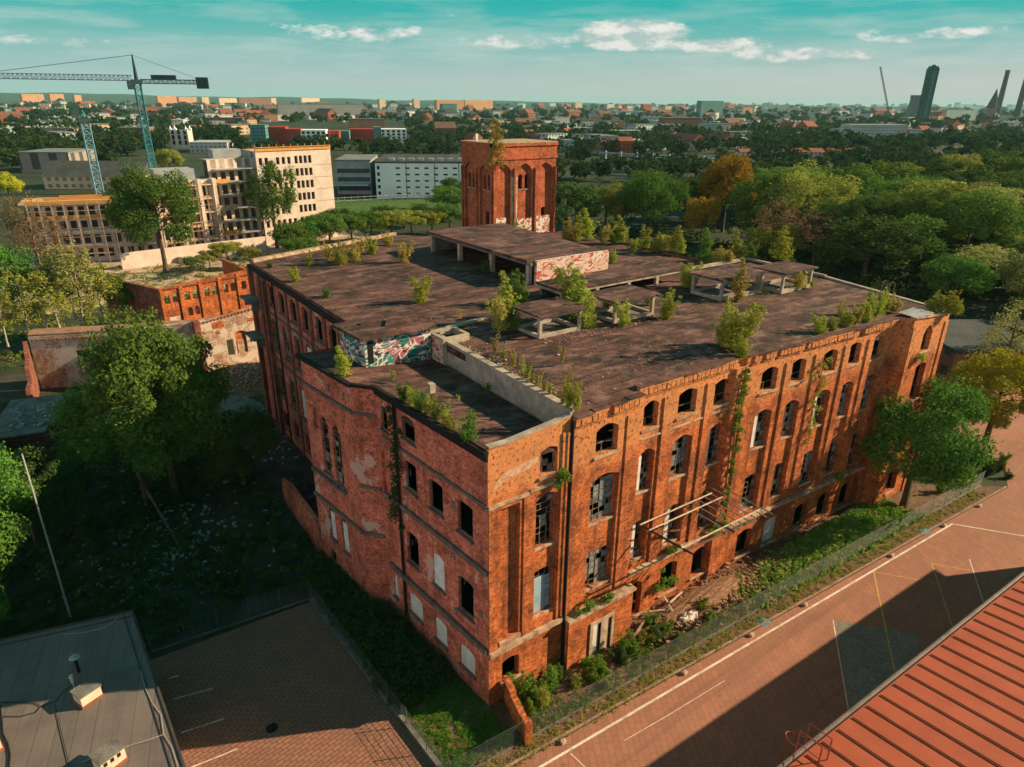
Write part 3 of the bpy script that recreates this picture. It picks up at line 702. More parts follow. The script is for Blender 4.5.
# ================================================================== ground, street and yards
nr = random.Random(5)
def sheet(name, pts, z, m, kind='structure'):
    mb = MB(); hi = [Vector((p[0], p[1], z)) for p in pts]
    for tri in tessellate_polygon([hi]):
        a, b, c = (hi[i] for i in tri)
        mb.poly([hi[i] for i in (tri if (b - a).cross(c - a).z > 0 else tri[::-1])])
    return tag(mb.build(name, m), kind=kind)
def earth(t):
    P = geo(t)
    n = t.noise(P, .06, 7, .65)
    col = t.mix(t.ramp(n, [(0.38, 0.0), (0.6, 1.0)]), (0.022, 0.034, 0.018), (0.045, 0.056, 0.026))
    n2 = t.noise(P, .011, 4, .6)
    col = t.mix(t.ramp(n2, [(0.58, 0.0), (0.70, 0.6)]), col, (0.12, 0.10, 0.07))
    return col
sheet('ground', [(-15000, -15000), (15000, -15000), (15000, 15000), (-15000, 15000)], G - .02, mat('rough_ground', earth))
def paving(t):
    P = geo(t)
    br = t.n('ShaderNodeTexBrick', ins={'Vector': t.mapv(P, rot=(0, 0, R(-58))), 'Color1': (0.36, 0.165, 0.105, 1), 'Color2': (0.30, 0.138, 0.09, 1), 'Mortar': (0.21, 0.10, 0.07, 1), 'Scale': 1.0, 'Mortar Size': 0.03, 'Brick Width': .9, 'Row Height': 0.42, 'Mortar Smooth': 0.7})
    col = br.outputs[0]
    n = t.noise(P, .35, 6, .6); col = t.mix(t.ramp(n, [(0.35, 0.35), (0.65, 0.0)]), col, (0.20, 0.11, 0.085))
    n = t.noise(t.mapv(P, scale=(.06, .5, 1)), 1.0, 5, .6); col = t.mix(t.ramp(n, [(0.5, 0.0), (0.7, 0.4)]), col, (0.42, 0.21, 0.15))
    n = t.noise(P, 1.4, 4, .7); col = t.mix(t.ramp(n, [(0.64, 0.0), (0.70, 0.6)]), col, (0.14, 0.08, 0.065))
    n = t.noise(t.mapv(P, scale=(.035, 1.6, 1), rot=(0, 0, R(3))), 1.0, 4, .6); col = t.mix(t.ramp(n, [(0.56, 0.0), (0.68, 0.45)]), col, (0.17, 0.095, 0.075))
    n = t.noise(P, .16, 5, .6); col = t.mix(t.ramp(n, [(0.54, 0.0), (0.60, 0.35)]), col, (0.24, 0.125, 0.095))
    return col
PAVE = mat('red_block_paving', paving, rough=0.8)
def lotpave(t):
    P = geo(t)
    br = t.n('ShaderNodeTexBrick', ins={'Vector': t.mapv(P, rot=(0, 0, R(-8))), 'Color1': (0.33, 0.15, 0.10, 1), 'Color2': (0.26, 0.12, 0.085, 1), 'Mortar': (0.10, 0.065, 0.05, 1), 'Scale': 1.0, 'Mortar Size': 0.04, 'Brick Width': .55, 'Row Height': 0.28, 'Mortar Smooth': 0.6})
    n = t.noise(P, .5, 6, .6)
    return t.mix(t.ramp(n, [(0.35, 0.5), (0.6, 0.0)]), br.outputs[0], (0.16, 0.09, 0.07))
LOTP = mat('yard_block_paving', lotpave, rough=0.8)
sheet('street', [(-5.5, -4.2), (20, -5.75), (59.5, -8.1), (64, -6.0), (70, 2), (110, 6), (140, -4), (110, -60), (-5.5, -60)], G, PAVE)
sheet('parking_yard', [(-30, 17.6), (-5.75, 16.5), (-4.85, -4.15), (-5.0, -60), (-30, -60)], G - .004, LOTP)
WHITEP = blotch('worn_white_paint', (0.66, 0.60, 0.52), (0.42, 0.29, 0.22), 1.1, thr=(.45, .7))
YELP = blotch('worn_yellow_paint', (0.55, 0.36, 0.08), (0.36, 0.20, 0.09), 1.1, thr=(.45, .7))
BLUEP = blotch('blue_road_paint', (0.05, 0.28, 0.42), (0.04, 0.20, 0.30), 1.5)
PATCH = blotch('grey_concrete_paving', (0.21, 0.20, 0.165), (0.165, 0.155, 0.13), .5)
mk = MB()
def stripe(mb, a, b, wd, z=G + .004):
    a, b = Vector((a[0], a[1])), Vector((b[0], b[1])); d = (b - a).normalized(); n = Vector((-d.y, d.x)) * wd / 2
    mb.poly([(*(a - n), z), (*(b - n), z), (*(b + n), z), (*(a + n), z)])
stripe(mk, (-4.0, -5.22), (47.5, -7.82), .17); stripe(mk, (47.5, -7.74), (55.5, -19), .13); stripe(mk, (2.1, -5.75), (2.4, -9.5), .07); stripe(mk, (5.4, -7.0), (9.5, -7.3), .045)
stripe(mk, (9.6, -7.3), (14.4, -7.55), .05)
stripe(mk, (26.06, -8.54), (19.0, -13.8), .07); stripe(mk, (43.0, -11.2), (33.5, -17.0), .08)
for a, b in (((-16.6, 12.47), (-14.3, 11.9)), ((-16.8, 9.4), (-14.3, 8.95)), ((-16.9, 6.5), (-14.2, 6.2)), ((-16.9, 3.5), (-14.1, 3.2)), ((-16.5, 14.5), (-15.9, 14.4))): stripe(mk, a, b, .09)
tag(mk.build('white_road_marking', WHITEP), kind='structure')
mk = MB()
stripe(mk, (34.44, -7.24), (22.0, -15.8), .10); stripe(mk, (34.44, -7.3), (37.2, -11.1), .07); stripe(mk, (39.6, -9.6), (29.0, -16.8), .09); stripe(mk, (39.6, -9.6), (41.3, -11.9), .07)
tag(mk.build('yellow_road_marking', YELP), kind='structure')
sheet('pale_paving_patch', [(26.2, -8.6), (29.8, -13.0), (23.4, -17.6), (18.4, -14.4)], G + .0015, PATCH)
mk = MB()
for px, py in ((764, 622), (925, 531)):
    c = at(px, py, G)
    mk.poly([(c.x + .62 * math.cos(k * math.pi / 8), c.y + .40 * math.sin(k * math.pi / 8), G + .004) for k in range(16)])
tag(mk.build('blue_road_marking', BLUEP), kind='structure')
mk = MB()
for px, py in ((764, 622), (925, 531)):
    c = at(px, py, G); stripe(mk, (c.x - .3, c.y - .1), (c.x + .3, c.y - .02), .16, G + .008)
tag(mk.build('white_symbol_marking', WHITEP), kind='structure')
mk = MB(); c = at(272, 728); mk.poly([(c.x + .38 * math.cos(k * math.pi / 8), c.y + .38 * math.sin(k * math.pi / 8), G + .002) for k in range(16)])
tag(mk.build('manhole_cover', BLACK), 'round dark manhole cover in the parking yard paving', 'manhole cover')
# kerb between verge and street
kb = MB()
L_ = [(-5.5, -4.05), (20, -5.6), (59.5, -7.95)]
for (a, b) in zip(L_[:-1], L_[1:]):
    w_ = Wall(a, b); n = int(w_.L)
    for i in range(n): w_.box(kb, w_.L * i / n + .006, w_.L * (i + 1) / n - .006, G - .2, G + .09 + nr.uniform(-.01, .01), -.07, .08)
tag(kb.build('kerb', blotch('kerb_stone', (0.34, 0.22, 0.16), (0.24, 0.15, 0.11), 1.0)), kind='structure')
kb = MB()
for a, b in (((-5.7, 16.5), (-4.8, -4.1)),):
    w_ = Wall(a, b); w_.box(kb, 0, w_.L, G - .2, G + .32, -.18, .12)
tag(kb.build('yard_kerb', CONC_D), kind='structure')
DIRT = mat('trodden_dirt', lambda t: t.mix(t.ramp(t.noise(geo(t), 1.6, 6, .7), [(0.4, 0.0), (0.62, 1.0)]), (0.10, 0.06, 0.035), (0.19, 0.11, 0.07)))
sheet('verge', [(-5.4, -3.95), (20, -5.5), (59.4, -7.85), (52, -1.9), (43, -.6), (23, .5), (12, .5), (12, -.6), (0, 0), (-.95, 12.2), (-2.9, 21.2), (-5.6, 16.6), (-4.75, -3.95)], G - .008, DIRT)
YARDM = mat('courtyard_soil', lambda t: t.mix(t.ramp(t.noise(geo(t), .45, 7, .7), [(0.42, 0.0), (0.66, 1.0)]), (0.034, 0.036, 0.022), (0.075, 0.066, 0.05)))
sheet('courtyard', [(-60, 17.65), (-30, 17.7), (-5.7, 16.7), (-2.95, 21.2), (2.4, 21.3), (2.6, 52.5), (12, 75), (-10, 84), (-60, 95)], G - .012, YARDM)
# sloping heap of rubble below the whitewashed ruin
def heap(name, cx, cy, rx, ry, h, m, seed, rz=0, n=26):
    r = random.Random(seed); mb = MB(); P = {}
    for i in range(n + 1):
        for j in range(n + 1):
            x, y = -1 + 2 * i / n, -1 + 2 * j / n; d = math.sqrt(x * x + y * y)
            z = h * max(0, 1 - d ** 1.6) * (.93 + .12 * r.random()) - .03
            q = Vector((x * rx, y * ry)); q.rotate(Matrix.Rotation(rz, 2))
            P[i, j] = (cx + q.x, cy + q.y, G + z)
    for i in range(n):
        for j in range(n): mb.poly([P[i, j], P[i + 1, j], P[i + 1, j + 1], P[i, j + 1]])
    return tag(mb.build(name, m), kind='structure')
RUB = mat('brick_rubble', lambda t: t.mix(t.ramp(t.noise(geo(t), 4.0, 5, .7), [(0.4, 0.0), (0.6, 1.0)]), (0.15, 0.07, 0.04), (0.27, 0.16, 0.10)))
heap('rubble_slope', 3.6, 66.5, 7.5, 6.5, 1.9, RUB, 3); heap('rubble_slope', -1.2, 55.0, 4.0, 8.0, .8, CONC_D, 4)
heap('rubble_slope', 20, -1.4, 8.0, 1.9, .75, RUB, 5, R(-1)); heap('rubble_slope', 7, -1.9, 5.0, 1.5, .45, DIRT, 6)

# loose rubble and debris: nobody could count it
def scatter_boxes(name, m, n, pick, smin, smax, seed):
    r = random.Random(seed); mb = MB()
    for _ in range(n):
        x, y, z = pick(r); s = r.uniform(smin, smax) * r.uniform(.6, 1.2)
        M = Matrix.Translation((x, y, z + s * .25)) @ Matrix.Rotation(r.uniform(0, 6.28), 4, 'Z') @ Matrix.Rotation(r.uniform(-.5, .5), 4, 'X') @ Matrix.Rotation(r.uniform(-.5, .5), 4, 'Y')
        mb.box(-s * .9, s * .9, -s * .5, s * .5, -s * .35, s * .35, 0, M)
    return tag(mb.build(name, m), kind='stuff')
def gs(r, cx, cy, sx, sy): return (r.gauss(cx, sx), r.gauss(cy, sy))
RUBW = blotch('pale_plaster_rubble', (0.38, 0.37, 0.35), (0.15, 0.14, 0.125), 1.5)
COURT_C = at(172, 545)
def pk_court(r):
    a = r.random()
    if a < .4: x, y = gs(r, COURT_C[0], COURT_C[1], 3.0, 4.0)
    elif a < .75: x, y = gs(r, -.6, 54, 1.6, 6)
    else: x, y = r.uniform(-24, -3), r.uniform(20, 62)
    return x, y, G
scatter_boxes('courtyard_rubble', RUBW, 850, pk_court, .05, .26, 1)
scatter_boxes('brick_debris', RUB, 1100, lambda r: (*gs(r, 20.5, -1.6, 4.2, .8), G + .35), .06, .2, 2)
scatter_boxes('slope_debris', blotch('mixed_debris', (0.48, 0.33, 0.24), (0.22, 0.10, 0.06), 2.0), 1100, lambda r: ((lambda x, y: (x, y, G + 1.9 * max(0, 1 - (((x - 3.6) / 7.5) ** 2 + ((y - 66.5) / 6.5) ** 2) ** .8)))(*gs(r, 3.6, 66.5, 3.0, 2.6))), .07, .26, 3)
scatter_boxes('facade_debris', RUB, 500, lambda r: (r.uniform(1, 46), r.uniform(-3.2, -.8), G + .1), .05, .14, 4)
roofdeb = scatter_boxes('roof_debris', blotch('roof_grit', (0.36, 0.27, 0.21), (0.2, 0.13, 0.1), 2.0), 900, lambda r: ((r.uniform(7, 50), r.uniform(1.5, 20), 18.6 + .36 * 0) if r.random() < .4 else (*gs(r, 9.5, 8 + 0 * r.random(), 1.3, 4.5), 18.93)) , .03, .10, 6)
bpy.data.objects.remove(roofdeb)
scatter_boxes('roof_debris', blotch('roof_grit', (0.36, 0.27, 0.21), (0.2, 0.13, 0.1), 2.0), 700, lambda r: ((r.uniform(7.0, 22), r.uniform(1.0, 17), 18.92) if r.random() < .35 else ((lambda y: (6.9 + abs(r.gauss(0, .55)), y, 18.92))(r.uniform(.6, 15)) if r.random() < .6 else (r.uniform(12.5, 26), r.uniform(10.2, 12.0), 18.9))), .03, .11, 7)

# ================================================================== fences, pier, pole
def mesh_fence(label, a, b, h, step=2.5, z=G):
    w_ = Wall(a, b); f = thing('wire_mesh_fence', label, 'fence', (a[0], a[1], z))
    off = Vector((a[0], a[1], z))
    def L(q, zz, o=0): return Vector(w_.p(q, zz, o)) - off
    n = max(1, round(w_.L / step))
    for i in range(n + 1):
        mb = MB(); q = w_.L * i / n; mb.bar(L(q, z - .2), L(q, z + h + .08), .035); mb.build('post', STEELG, f)
    mb = MB(); k = int(h / .2)
    for j in range(k + 1): mb.bar(L(0, z + .06 + (h - .06) * j / k, -.03), L(w_.L, z + .06 + (h - .06) * j / k, -.03), .011)
    q = 0
    while q < w_.L: mb.bar(L(q, z + .06, -.045), L(q, z + h, -.045), .005, n=3); q += .5
    mb.build('wire_panel', STEELG, f)
    mb = MB()
    for i in range(n): w_.box(mb, w_.L * i / n + .05, w_.L * (i + 1) / n - .05, z - .1, z + .14, -.03, .03)
    for i, v in enumerate(mb.v): mb.v[i] = tuple(Vector(v) - off)
    mb.build('base_board', CONC_D, f)
    return f
mesh_fence('long wire mesh fence between the weedy verge and the red street', (-4.9, -3.2), (57.5, -6.3), 1.75)
mesh_fence('dark wire mesh fence on the far edge of the parking yard', (-17.0, 17.75), (-5.75, 16.75), 1.9)
mesh_fence('wire mesh fence on a low kerb along the right side of the parking yard', (-5.65, 16.5), (-4.9, -3.2), 1.5)
pw = Wall((1.05, -.15), (.2, -3.75)); pm_ = thing('low_brick_wall', 'short low orange brick wall running from the building corner to the fence', 'wall', (0, 0, 0))
mb = MB(); wall_mesh(mb, pw, G - .2, [(0, 1.3), (1.2, 1.28), (1.25, 1.1), (3.70, 1.0)], [], .38, both=True); mb.build('wall', BRICK, pm_)
mb = MB(); pw.box(mb, .02, 1.2, 1.305, 1.36, -.03, .41); pw.box(mb, 3.3, 3.72, G, 1.25, -.05, .43); mb.build('pier', BRICK, pm_)
cwa = at(284, 500); cw = Wall((cwa.x, cwa.y), (-2.95, 21.3)); cwr = thing('courtyard_wall', 'low red brick courtyard wall running back from the tall pavilion', 'wall', (0, 0, 0))
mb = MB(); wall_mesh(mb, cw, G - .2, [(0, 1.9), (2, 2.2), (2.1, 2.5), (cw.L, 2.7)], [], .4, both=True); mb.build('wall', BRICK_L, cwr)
mb = MB(); cw.box(mb, 0.02, cw.L - .02, 2.72, 2.74, 0, .4) if False else mb.prism([(cwa.x + .6, cwa.y), (-2.8, 22.4), (2.2, 22.4), (2.2, cwa.y)], .6, .9); mb.build('shed_roof', TAR, cwr)
pp = at(72, 622); ph = height_at(pp, 18, 455)
pole = thing('lamp_pole', 'tall thin pale pole standing behind the grey flat roof', 'pole', (pp.x, pp.y, G))
mb = MB(); mb.bar((0, 0, 0), (0, 0, 2.2), .10, r2=.09, n=8); mb.bar((0, 0, 2.2), (0, 0, ph - G), .075, r2=.05, n=8); mb.build('shaft', blotch('pale_galvanised', (0.36, 0.38, 0.37), (0.25, 0.27, 0.26), 1.0, spec=.4), pole)
mb = MB(); mb.box(-.12, .12, -.12, .12, -.02, .3); mb.build('base', CONC_D, pole)

# ================================================================== grey flat roofed building
gz = 4.6
gb = thing('flat_roofed_building', 'low grey building with bitumen flat roof, chimneys and cables', 'building', (0, 0, 0))
g_out = [(-17.05, -14), (-17.55, 16.15), (-24.9, 18.0), (-48, 23.5), (-48, -14)]
mb = MB(); mb.prism([(x + (.25 if x < -20 else -.25), y - .3 if y > 0 else y) for x, y in g_out], G - .2, gz - .28); mb.build('wall', blotch('grey_render', (0.30, 0.29, 0.27), (0.2, 0.19, 0.18), .8), gb)
def felt(t):
    P = t.mapv(geo(t), rot=(0, 0, R(14)))
    br = t.n('ShaderNodeTexBrick', ins={'Vector': t.mapv(P, rot=(0, 0, R(90))), 'Color1': (0.150, 0.125, 0.115, 1), 'Color2': (0.125, 0.105, 0.098, 1), 'Mortar': (0.07, 0.06, 0.058, 1), 'Scale': 1.0, 'Mortar Size': 0.03, 'Brick Width': 12.0, 'Row Height': .95, 'Mortar Smooth': .5})
    st = t.noise(t.mapv(P, scale=(6.0, .10, 1)), 1.0, 3, .6)
    col = t.mix(t.ramp(st, [(0.35, 0.0), (0.7, .45)]), br.outputs[0], (0.19, 0.16, 0.145))
    n = t.noise(P, .5, 6, .65)
    return t.mix(t.ramp(n, [(0.34, .5), (0.55, 0.0)]), col, (0.085, 0.075, 0.07))
FELT = mat('grey_roof_felt', felt, rough=.8, spec=.3)
mb = MB(); mb.prism(g_out, gz - .27, gz); mb.build('roof', FELT, gb)
mb = MB()
for a, b in (((-17.05, -14), (-17.55, 16.15)), ((-17.55, 16.15), (-24.9, 18.0)), ((-24.9, 18.0), (-48, 23.5))):
    w_ = Wall(a, b); w_.box(mb, 0, w_.L, gz - .30, gz + .07, -.07, .06); w_.box(mb, 0, w_.L, gz - .05, gz + .05, .50, .56)
mb.build('roof_edge', blotch('dark_edge_sheet', (0.08, 0.06, 0.055), (0.05, 0.04, 0.04), 1), gb)
CREAM = blotch('cream_render', (0.66, 0.52, 0.40), (0.56, 0.42, 0.32), 1.2, fine=.15)
def chimney(px, py, lx, ly, h, vents):
    c = at(px, py, gz); M = Matrix.Translation((c.x, c.y, gz)) @ Matrix.Rotation(R(22), 4, 'Z')
    mb = MB(); mb.box(-lx, lx, -ly, ly, .16, h, 0, M); ch = mb.build('chimney', CREAM, gb)
    mb = MB(); mb.box(-lx - .04, lx + .04, -ly - .04, ly + .04, 0, .158, 0, M); mb.build('flashing', blotch('red_brown_flashing', (0.30, 0.09, 0.05), (0.2, 0.07, 0.04), 1), ch)
    mb = MB(); mb.box(-lx - .06, lx + .06, -ly - .06, ly + .08, h + .002, h + .07, 0, M); mb.build('cap', CONC_D, ch)
    if vents:
        mb = MB()
        for i in range(3): mb.box(-lx + .12 + i * .34, -lx + .3 + i * .34, -ly - .012, -ly - .002, h - .32, h - .08, 0, M)
        mb.build('vent_opening', BLACK, ch)
chimney(89, 699, .55, .45, .75, False); chimney(111, 764, .6, .45, .85, True); chimney(-12, 752, .5, .5, 1.0, True)
c = at(79, 672, gz)
mb = MB(); mb.bar((c.x, c.y, gz - .02), (c.x, c.y, gz + 1.05), .09, n=10); fl_ = mb.build('flue', BLACK, gb)
mb = MB(); mb.bar((c.x, c.y, gz + 1.12), (c.x, c.y, gz + 1.2), .30, r2=.22, n=14); mb.bar((c.x, c.y, gz + 1.2), (c.x, c.y, gz + 1.25), .22, r2=.05, n=14); mb.bar((c.x, c.y, gz + 1.05), (c.x, c.y, gz + 1.12), .03, n=6); mb.build('cowl', ZINC, fl_)
c = at(75, 690, gz)
mb = MB(); mb.bar((c.x, c.y, gz), (c.x, c.y, gz + .9), .025, n=6); mb.bar((c.x, c.y, gz + .62), (c.x + .02, c.y, gz + 1.1), .09, n=8); mb.bar((c.x - .14, c.y, gz + .95), (c.x + .1, c.y, gz + 1.05), .03); mb.build('antenna', CREAM, gb)
def cable(name, pts, m, r_=.018, par=None, z=gz):
    q = [at(x, y, z) + Vector((0, 0, .05)) for x, y in pts]; mb = MB()
    mb.tube(q, [r_] * len(q), n=5); return mb.build(name, m, par)
WCAB = blotch('pale_lightning_wire', (0.46, 0.40, 0.34), (0.34, 0.30, 0.27), 1)
cable('lightning_wire', [(141, 672), (146, 690), (152, 703), (161, 715), (164, 735), (172, 748), (178, 767)], WCAB, par=gb)
cable('lightning_wire', [(164, 735), (150, 740), (121, 749), (95, 757), (82, 763)], WCAB, par=gb)
cable('lightning_wire', [(63, 635), (85, 633), (105, 628), (114, 622), (118, 618)], WCAB, par=gb)
cable('roof_cable', [(-4, 703), (20, 703), (36, 704), (41, 707), (36, 713), (20, 717), (4, 717)], BLACK, par=gb, r_=.02)
cable('roof_cable', [(41, 707), (56, 702), (64, 692), (74, 685), (75, 690)], BLACK, par=gb)
cable('roof_cable', [(55, 705), (62, 735), (68, 760), (70, 770)], BLACK, par=gb)
cable('roof_cable', [(0, 706), (2, 722), (3, 735), (8, 745), (10, 756), (9, 770)], BLACK, par=gb, r_=.05)

# ================================================================== red metal roofed building on the street
rz0 = 10.0
rb = thing('metal_roofed_building', 'street side building with orange red standing seam metal roof', 'building', (0, 0, 0))
ra, rc = Vector((-14, -17.35)), Vector((58.2, -19.6)); rw_ = Wall(rc, ra)      # seen from the street
we = Wall((ra.x, ra.y), (rc.x, rc.y)); RL = we.L
slope = .10; depth_r = 26.0
def rp(q, o, dz=0): # point on roof: q along the eave, o away from the street (to -v)
    x = we.a + we.d * q - we.n * o; return (x.x, x.y, rz0 + o * slope + dz)
def redmetal(t):
    P = geo(t); n = t.noise(P, .5, 6, .65)
    col = t.mix(t.ramp(n, [(0.38, 0.0), (0.62, 1.0)]), (0.40, 0.088, 0.038), (0.33, 0.07, 0.032))
    st = t.noise(t.mapv(P, scale=(2.5, .12, 1)), 1.0, 5, .6); col = t.mix(t.ramp(st, [(0.52, 0.0), (0.72, .5)]), col, (0.36, 0.10, 0.06))
    n2 = t.noise(P, 3.5, 5, .7); col = t.mix(t.ramp(n2, [(0.62, 0.0), (0.70, .6)]), col, (0.30, 0.115, 0.065))
    return col
REDM = mat('red_oxide_sheet', redmetal, rough=.55, spec=.35)
mb = MB()
mb.poly([rp(0, 0), rp(0, depth_r), rp(RL, depth_r), rp(RL, 0)][::-1]); mb.poly([rp(0, 0, -.12), rp(0, depth_r, -.12), rp(RL, depth_r, -.12), rp(RL, 0, -.12)])
for q in (0, RL): mb.poly([rp(q, 0, -.12), rp(q, depth_r, -.12), rp(q, depth_r), rp(q, 0)])
mb.poly([rp(0, 0, -.12), rp(RL, 0, -.12), rp(RL, 0), rp(0, 0)])
rf = mb.build('roof', REDM, rb)
sm = MB(); q = .9
while q < RL:
    a, b = Vector(rp(q, .10, .04)), Vector(rp(q, depth_r - .1, .04)); sm.bar(a, b, .032); q += 1.17
sm.build('standing_seam', blotch('dark_seam_batten', (0.085, 0.035, 0.025), (0.05, 0.025, 0.02), 1.0, rough=.7), rf)
mb = MB(); mb.poly([(p[0], p[1], z) for p, z in ((rp(.5, .5), G), (rp(RL - .5, .5), G), (rp(RL - .5, .5), rz0 - .1), (rp(.5, .5), rz0 - .1))][::-1])
for q in (.5, RL - .5): mb.poly([(p[0], p[1], z) for p, z in ((rp(q, .5), G), (rp(q, depth_r - .5), G), (rp(q, depth_r - .5), rz0 + slope * (depth_r - .5) - .13), (rp(q, .5), rz0 - .1))])
mb.build('wall', blotch('buff_render', (0.40, 0.30, 0.22), (0.3, 0.22, 0.17), .6), rb)
mb = MB(); M = None
n = 24
gt = MB()
for o_, z_ in ((-.20, -.06),):
    a, b = Vector(rp(0, o_, z_)), Vector(rp(RL, o_, z_)); gt.bar(a, b, .11, n=8)
gt.build('gutter', blotch('grey_brown_gutter', (0.17, 0.13, 0.12), (0.11, 0.09, 0.085), 1, rough=.5), rb)
REDP = blotch('red_painted_rail', (0.42, 0.09, 0.045), (0.3, 0.06, 0.035), 1.5, rough=.5)
e0 = at(806, 752, rz0); q0 = (Vector((e0.x, e0.y)) - we.a).dot(we.d)
ld = MB()
for q in (q0 - .35, q0 + .35):
    ld.bar(rp(q, -.28, -9.5), rp(q, -.28, 1.25), .03); ld.bar(rp(q, -.28, 1.25), rp(q, .75, 1.2), .03); ld.bar(rp(q, .75, 1.2), rp(q, .75, 0.0), .03); ld.bar(rp(q, -.28, .55), rp(q, .75, .5), .025)
z = -9.3
while z < .1: ld.bar(rp(q0 - .35, -.28, z), rp(q0 + .35, -.28, z), .018); z += .3
lad = ld.build('access_ladder', REDP, rb)
cg = MB()
for z in (-6.2, -4.9, -3.6, -2.3, -1.0, .3):
    pts = [rp(q0 + .38 * math.cos(a), -.28 - .75 * math.sin(a), z) for a in [math.pi * k / 8 for k in range(9)]]
    for a, b in zip(pts[:-1], pts[1:]): cg.bar(a, b, .022)
for a in (math.pi * .25, math.pi * .5, math.pi * .75): cg.bar(rp(q0 + .38 * math.cos(a), -.28 - .75 * math.sin(a), -6.2), rp(q0 + .38 * math.cos(a), -.28 - .75 * math.sin(a), .3), .016)
cg.build('safety_cage', REDP, lad)

# ================================================================== rubbish on the verge
bag = at(688, 621)
mb = MB(); r = random.Random(9)
nb = 14
ring = []
for j in range(7):
    th = math.pi * .5 * j / 6
    ring.append([(bag.x + 1.05 * math.cos(th) ** .6 * math.cos(2 * math.pi * k / nb) * r.uniform(.8, 1.1), bag.y + .55 * math.cos(th) ** .6 * math.sin(2 * math.pi * k / nb) * r.uniform(.8, 1.1), G + .02 + .75 * math.sin(th) * r.uniform(.7, 1.1)) for k in range(nb)])
for j in range(6):
    for k in range(nb): mb.poly([ring[j][k], ring[j][(k + 1) % nb], ring[j + 1][(k + 1) % nb], ring[j + 1][k]])
tag(mb.build('rubbish_bag', blotch('crumpled_white_sack', (0.60, 0.55, 0.50), (0.40, 0.34, 0.30), 2.5)), 'crumpled white rubbish sack lying on the brick rubble by the fence', 'rubbish bag')
for i, (px, py, L_, an) in enumerate(((640, 628, 2.4, 20), (652, 612, 2.0, -30), (668, 604, 1.8, 65), (646, 640, 1.6, 5), (676, 598, 2.2, 15))):
    c = at(px, py, G + .5); M = Matrix.Translation((c.x, c.y, G + .58)) @ Matrix.Rotation(R(an), 4, 'Z') @ Matrix.Rotation(R(4 * (i - 2)), 4, 'Y')
    mb = MB(); mb.box(-L_ / 2, L_ / 2, -.07, .07, -.025, .025, 0, M)
    tag(mb.build('plank', PALEWOOD), 'loose weathered plank lying on the rubble heap under the steel canopy frame', 'plank', 'planks on the rubble heap')
for i, u in enumerate((2.2, 12.6, 19.5, 25.8, 37.8, 46.5, 53)):
    v = -5.3 - (u + 5) * .06 + .8; mb = MB(); mb.box(u - .16, u + .16, v - .12, v + .12, G, G + .22)
    mb.poly([(u - .16, v - .12, G + .22), (u + .16, v - .12, G + .22), (u + .10, v, G + .27)]) ; mb.poly([(u + .16, v + .12, G + .22), (u - .16, v + .12, G + .22), (u - .1, v, G + .27)])
    tag(mb.build('stone_block', blotch('pale_block', (0.55, 0.42, 0.33), (0.4, 0.3, 0.22), 2)), 'small pale stone block at the street kerb below the wire fence', 'stone block', 'stone blocks along the kerb')

ba, bb = at(140, 487), at(182, 552)
mb = MB(); mb.bar((ba.x, ba.y, G + 1.6), (bb.x, bb.y, G + .15), .11, n=6); tag(mb.build('fallen_beam', CONC_D), 'long fallen beam lying across the shaded courtyard rubble', 'beam')
# ================================================================== ruins behind the courtyard
ru = thing('whitewashed_ruin', 'roofless ruin with peeling whitewashed brick wall above a lit rubble slope', 'ruin', (0, 0, 0))
def ruin_wall(par, a, b, top, ops, m, name='wall', d=.5, z0=G - .3):
    w_ = Wall(a, b); mb = MB(); wall_mesh(mb, w_, z0, top if isinstance(top, (list, tuple)) else [(0, top), (w_.L, top)], ops, d, both=True); mb.build(name, m, par); return w_
wr1 = ruin_wall(ru, (-.7, 71.3), (8.6, 72.2), [(0, 7.4), (1.1, 7.5), (1.2, 7.2), (3.4, 7.6), (3.5, 7.3), (6.0, 7.9), (9.3, 8.3)], [(3.6, 4.6, 1.6, 4.0, 0), (4.9, 6.5, 1.6, 5.0, .2), (2.2, 2.9, 5.1, 5.7, .3)], BRICK_W)
mb = MB(); wr1.box(mb, 4.85, 6.55, 1.5, 5.1, .3, .36); mb.build('blocked_opening', BRICK, ru); mb = MB(); wr1.box(mb, 5.2, 6.2, 1.6, 3.6, .24, .295); mb.build('patch', BRICK_W, ru)
mb = MB(); wr1.box(mb, 2.0, 3.6, 6.0, 6.9, -.03, -.004); wr1.box(mb, 7.0, 8.6, 6.1, 6.6, -.03, -.004); mb.build('brick_patch', BRICK, ru)
mb = MB(); wr1.box(mb, -.5, .3, G, 7.6, -.5, .5); mb.build('pier', BRICK_D, ru)
mb = MB()
for q in range(0, 18): wr1.box(mb, .4 + q * .5, .62 + q * .5, 7.0 + q * .05, 7.3 + q * .05, -.12, -.004)
mb.build('cornice', BRICK, ru)
wr2 = ruin_wall(ru, (-9.5, 74.2), (-1.0, 71.5), [(0, 6.9), (4, 7.2), (8.9, 7.4)], [(5.6, 6.6, 2.5, 4.6, 0)], BRICK_W)
mb = MB(); mb.prism([(-20.0, 78.7), (-9.4, 74.3), (-.8, 71.9), (8.6, 72.8), (8.6, 74.2), (-.3, 74.0), (-9, 77.0), (-19.2, 81.4)], 6.9, 7.1); mb.build('roof', blotch('sunlit_screed', (0.32, 0.19, 0.13), (0.2, 0.11, 0.075), .7), ru)
wr3 = ruin_wall(ru, (-20.0, 78.6), (-9.6, 74.3), [(0, 6.85), (11.2, 6.85)], [(5.2, 6.9, 1.0, 4.6, 0)], BRICK_W)
mb = MB()
for q in range(0, 22): wr3.box(mb, .3 + q * .5, .5 + q * .5, 6.2, 6.5, -.12, -.004)
mb.build('cornice', BRICK, ru)
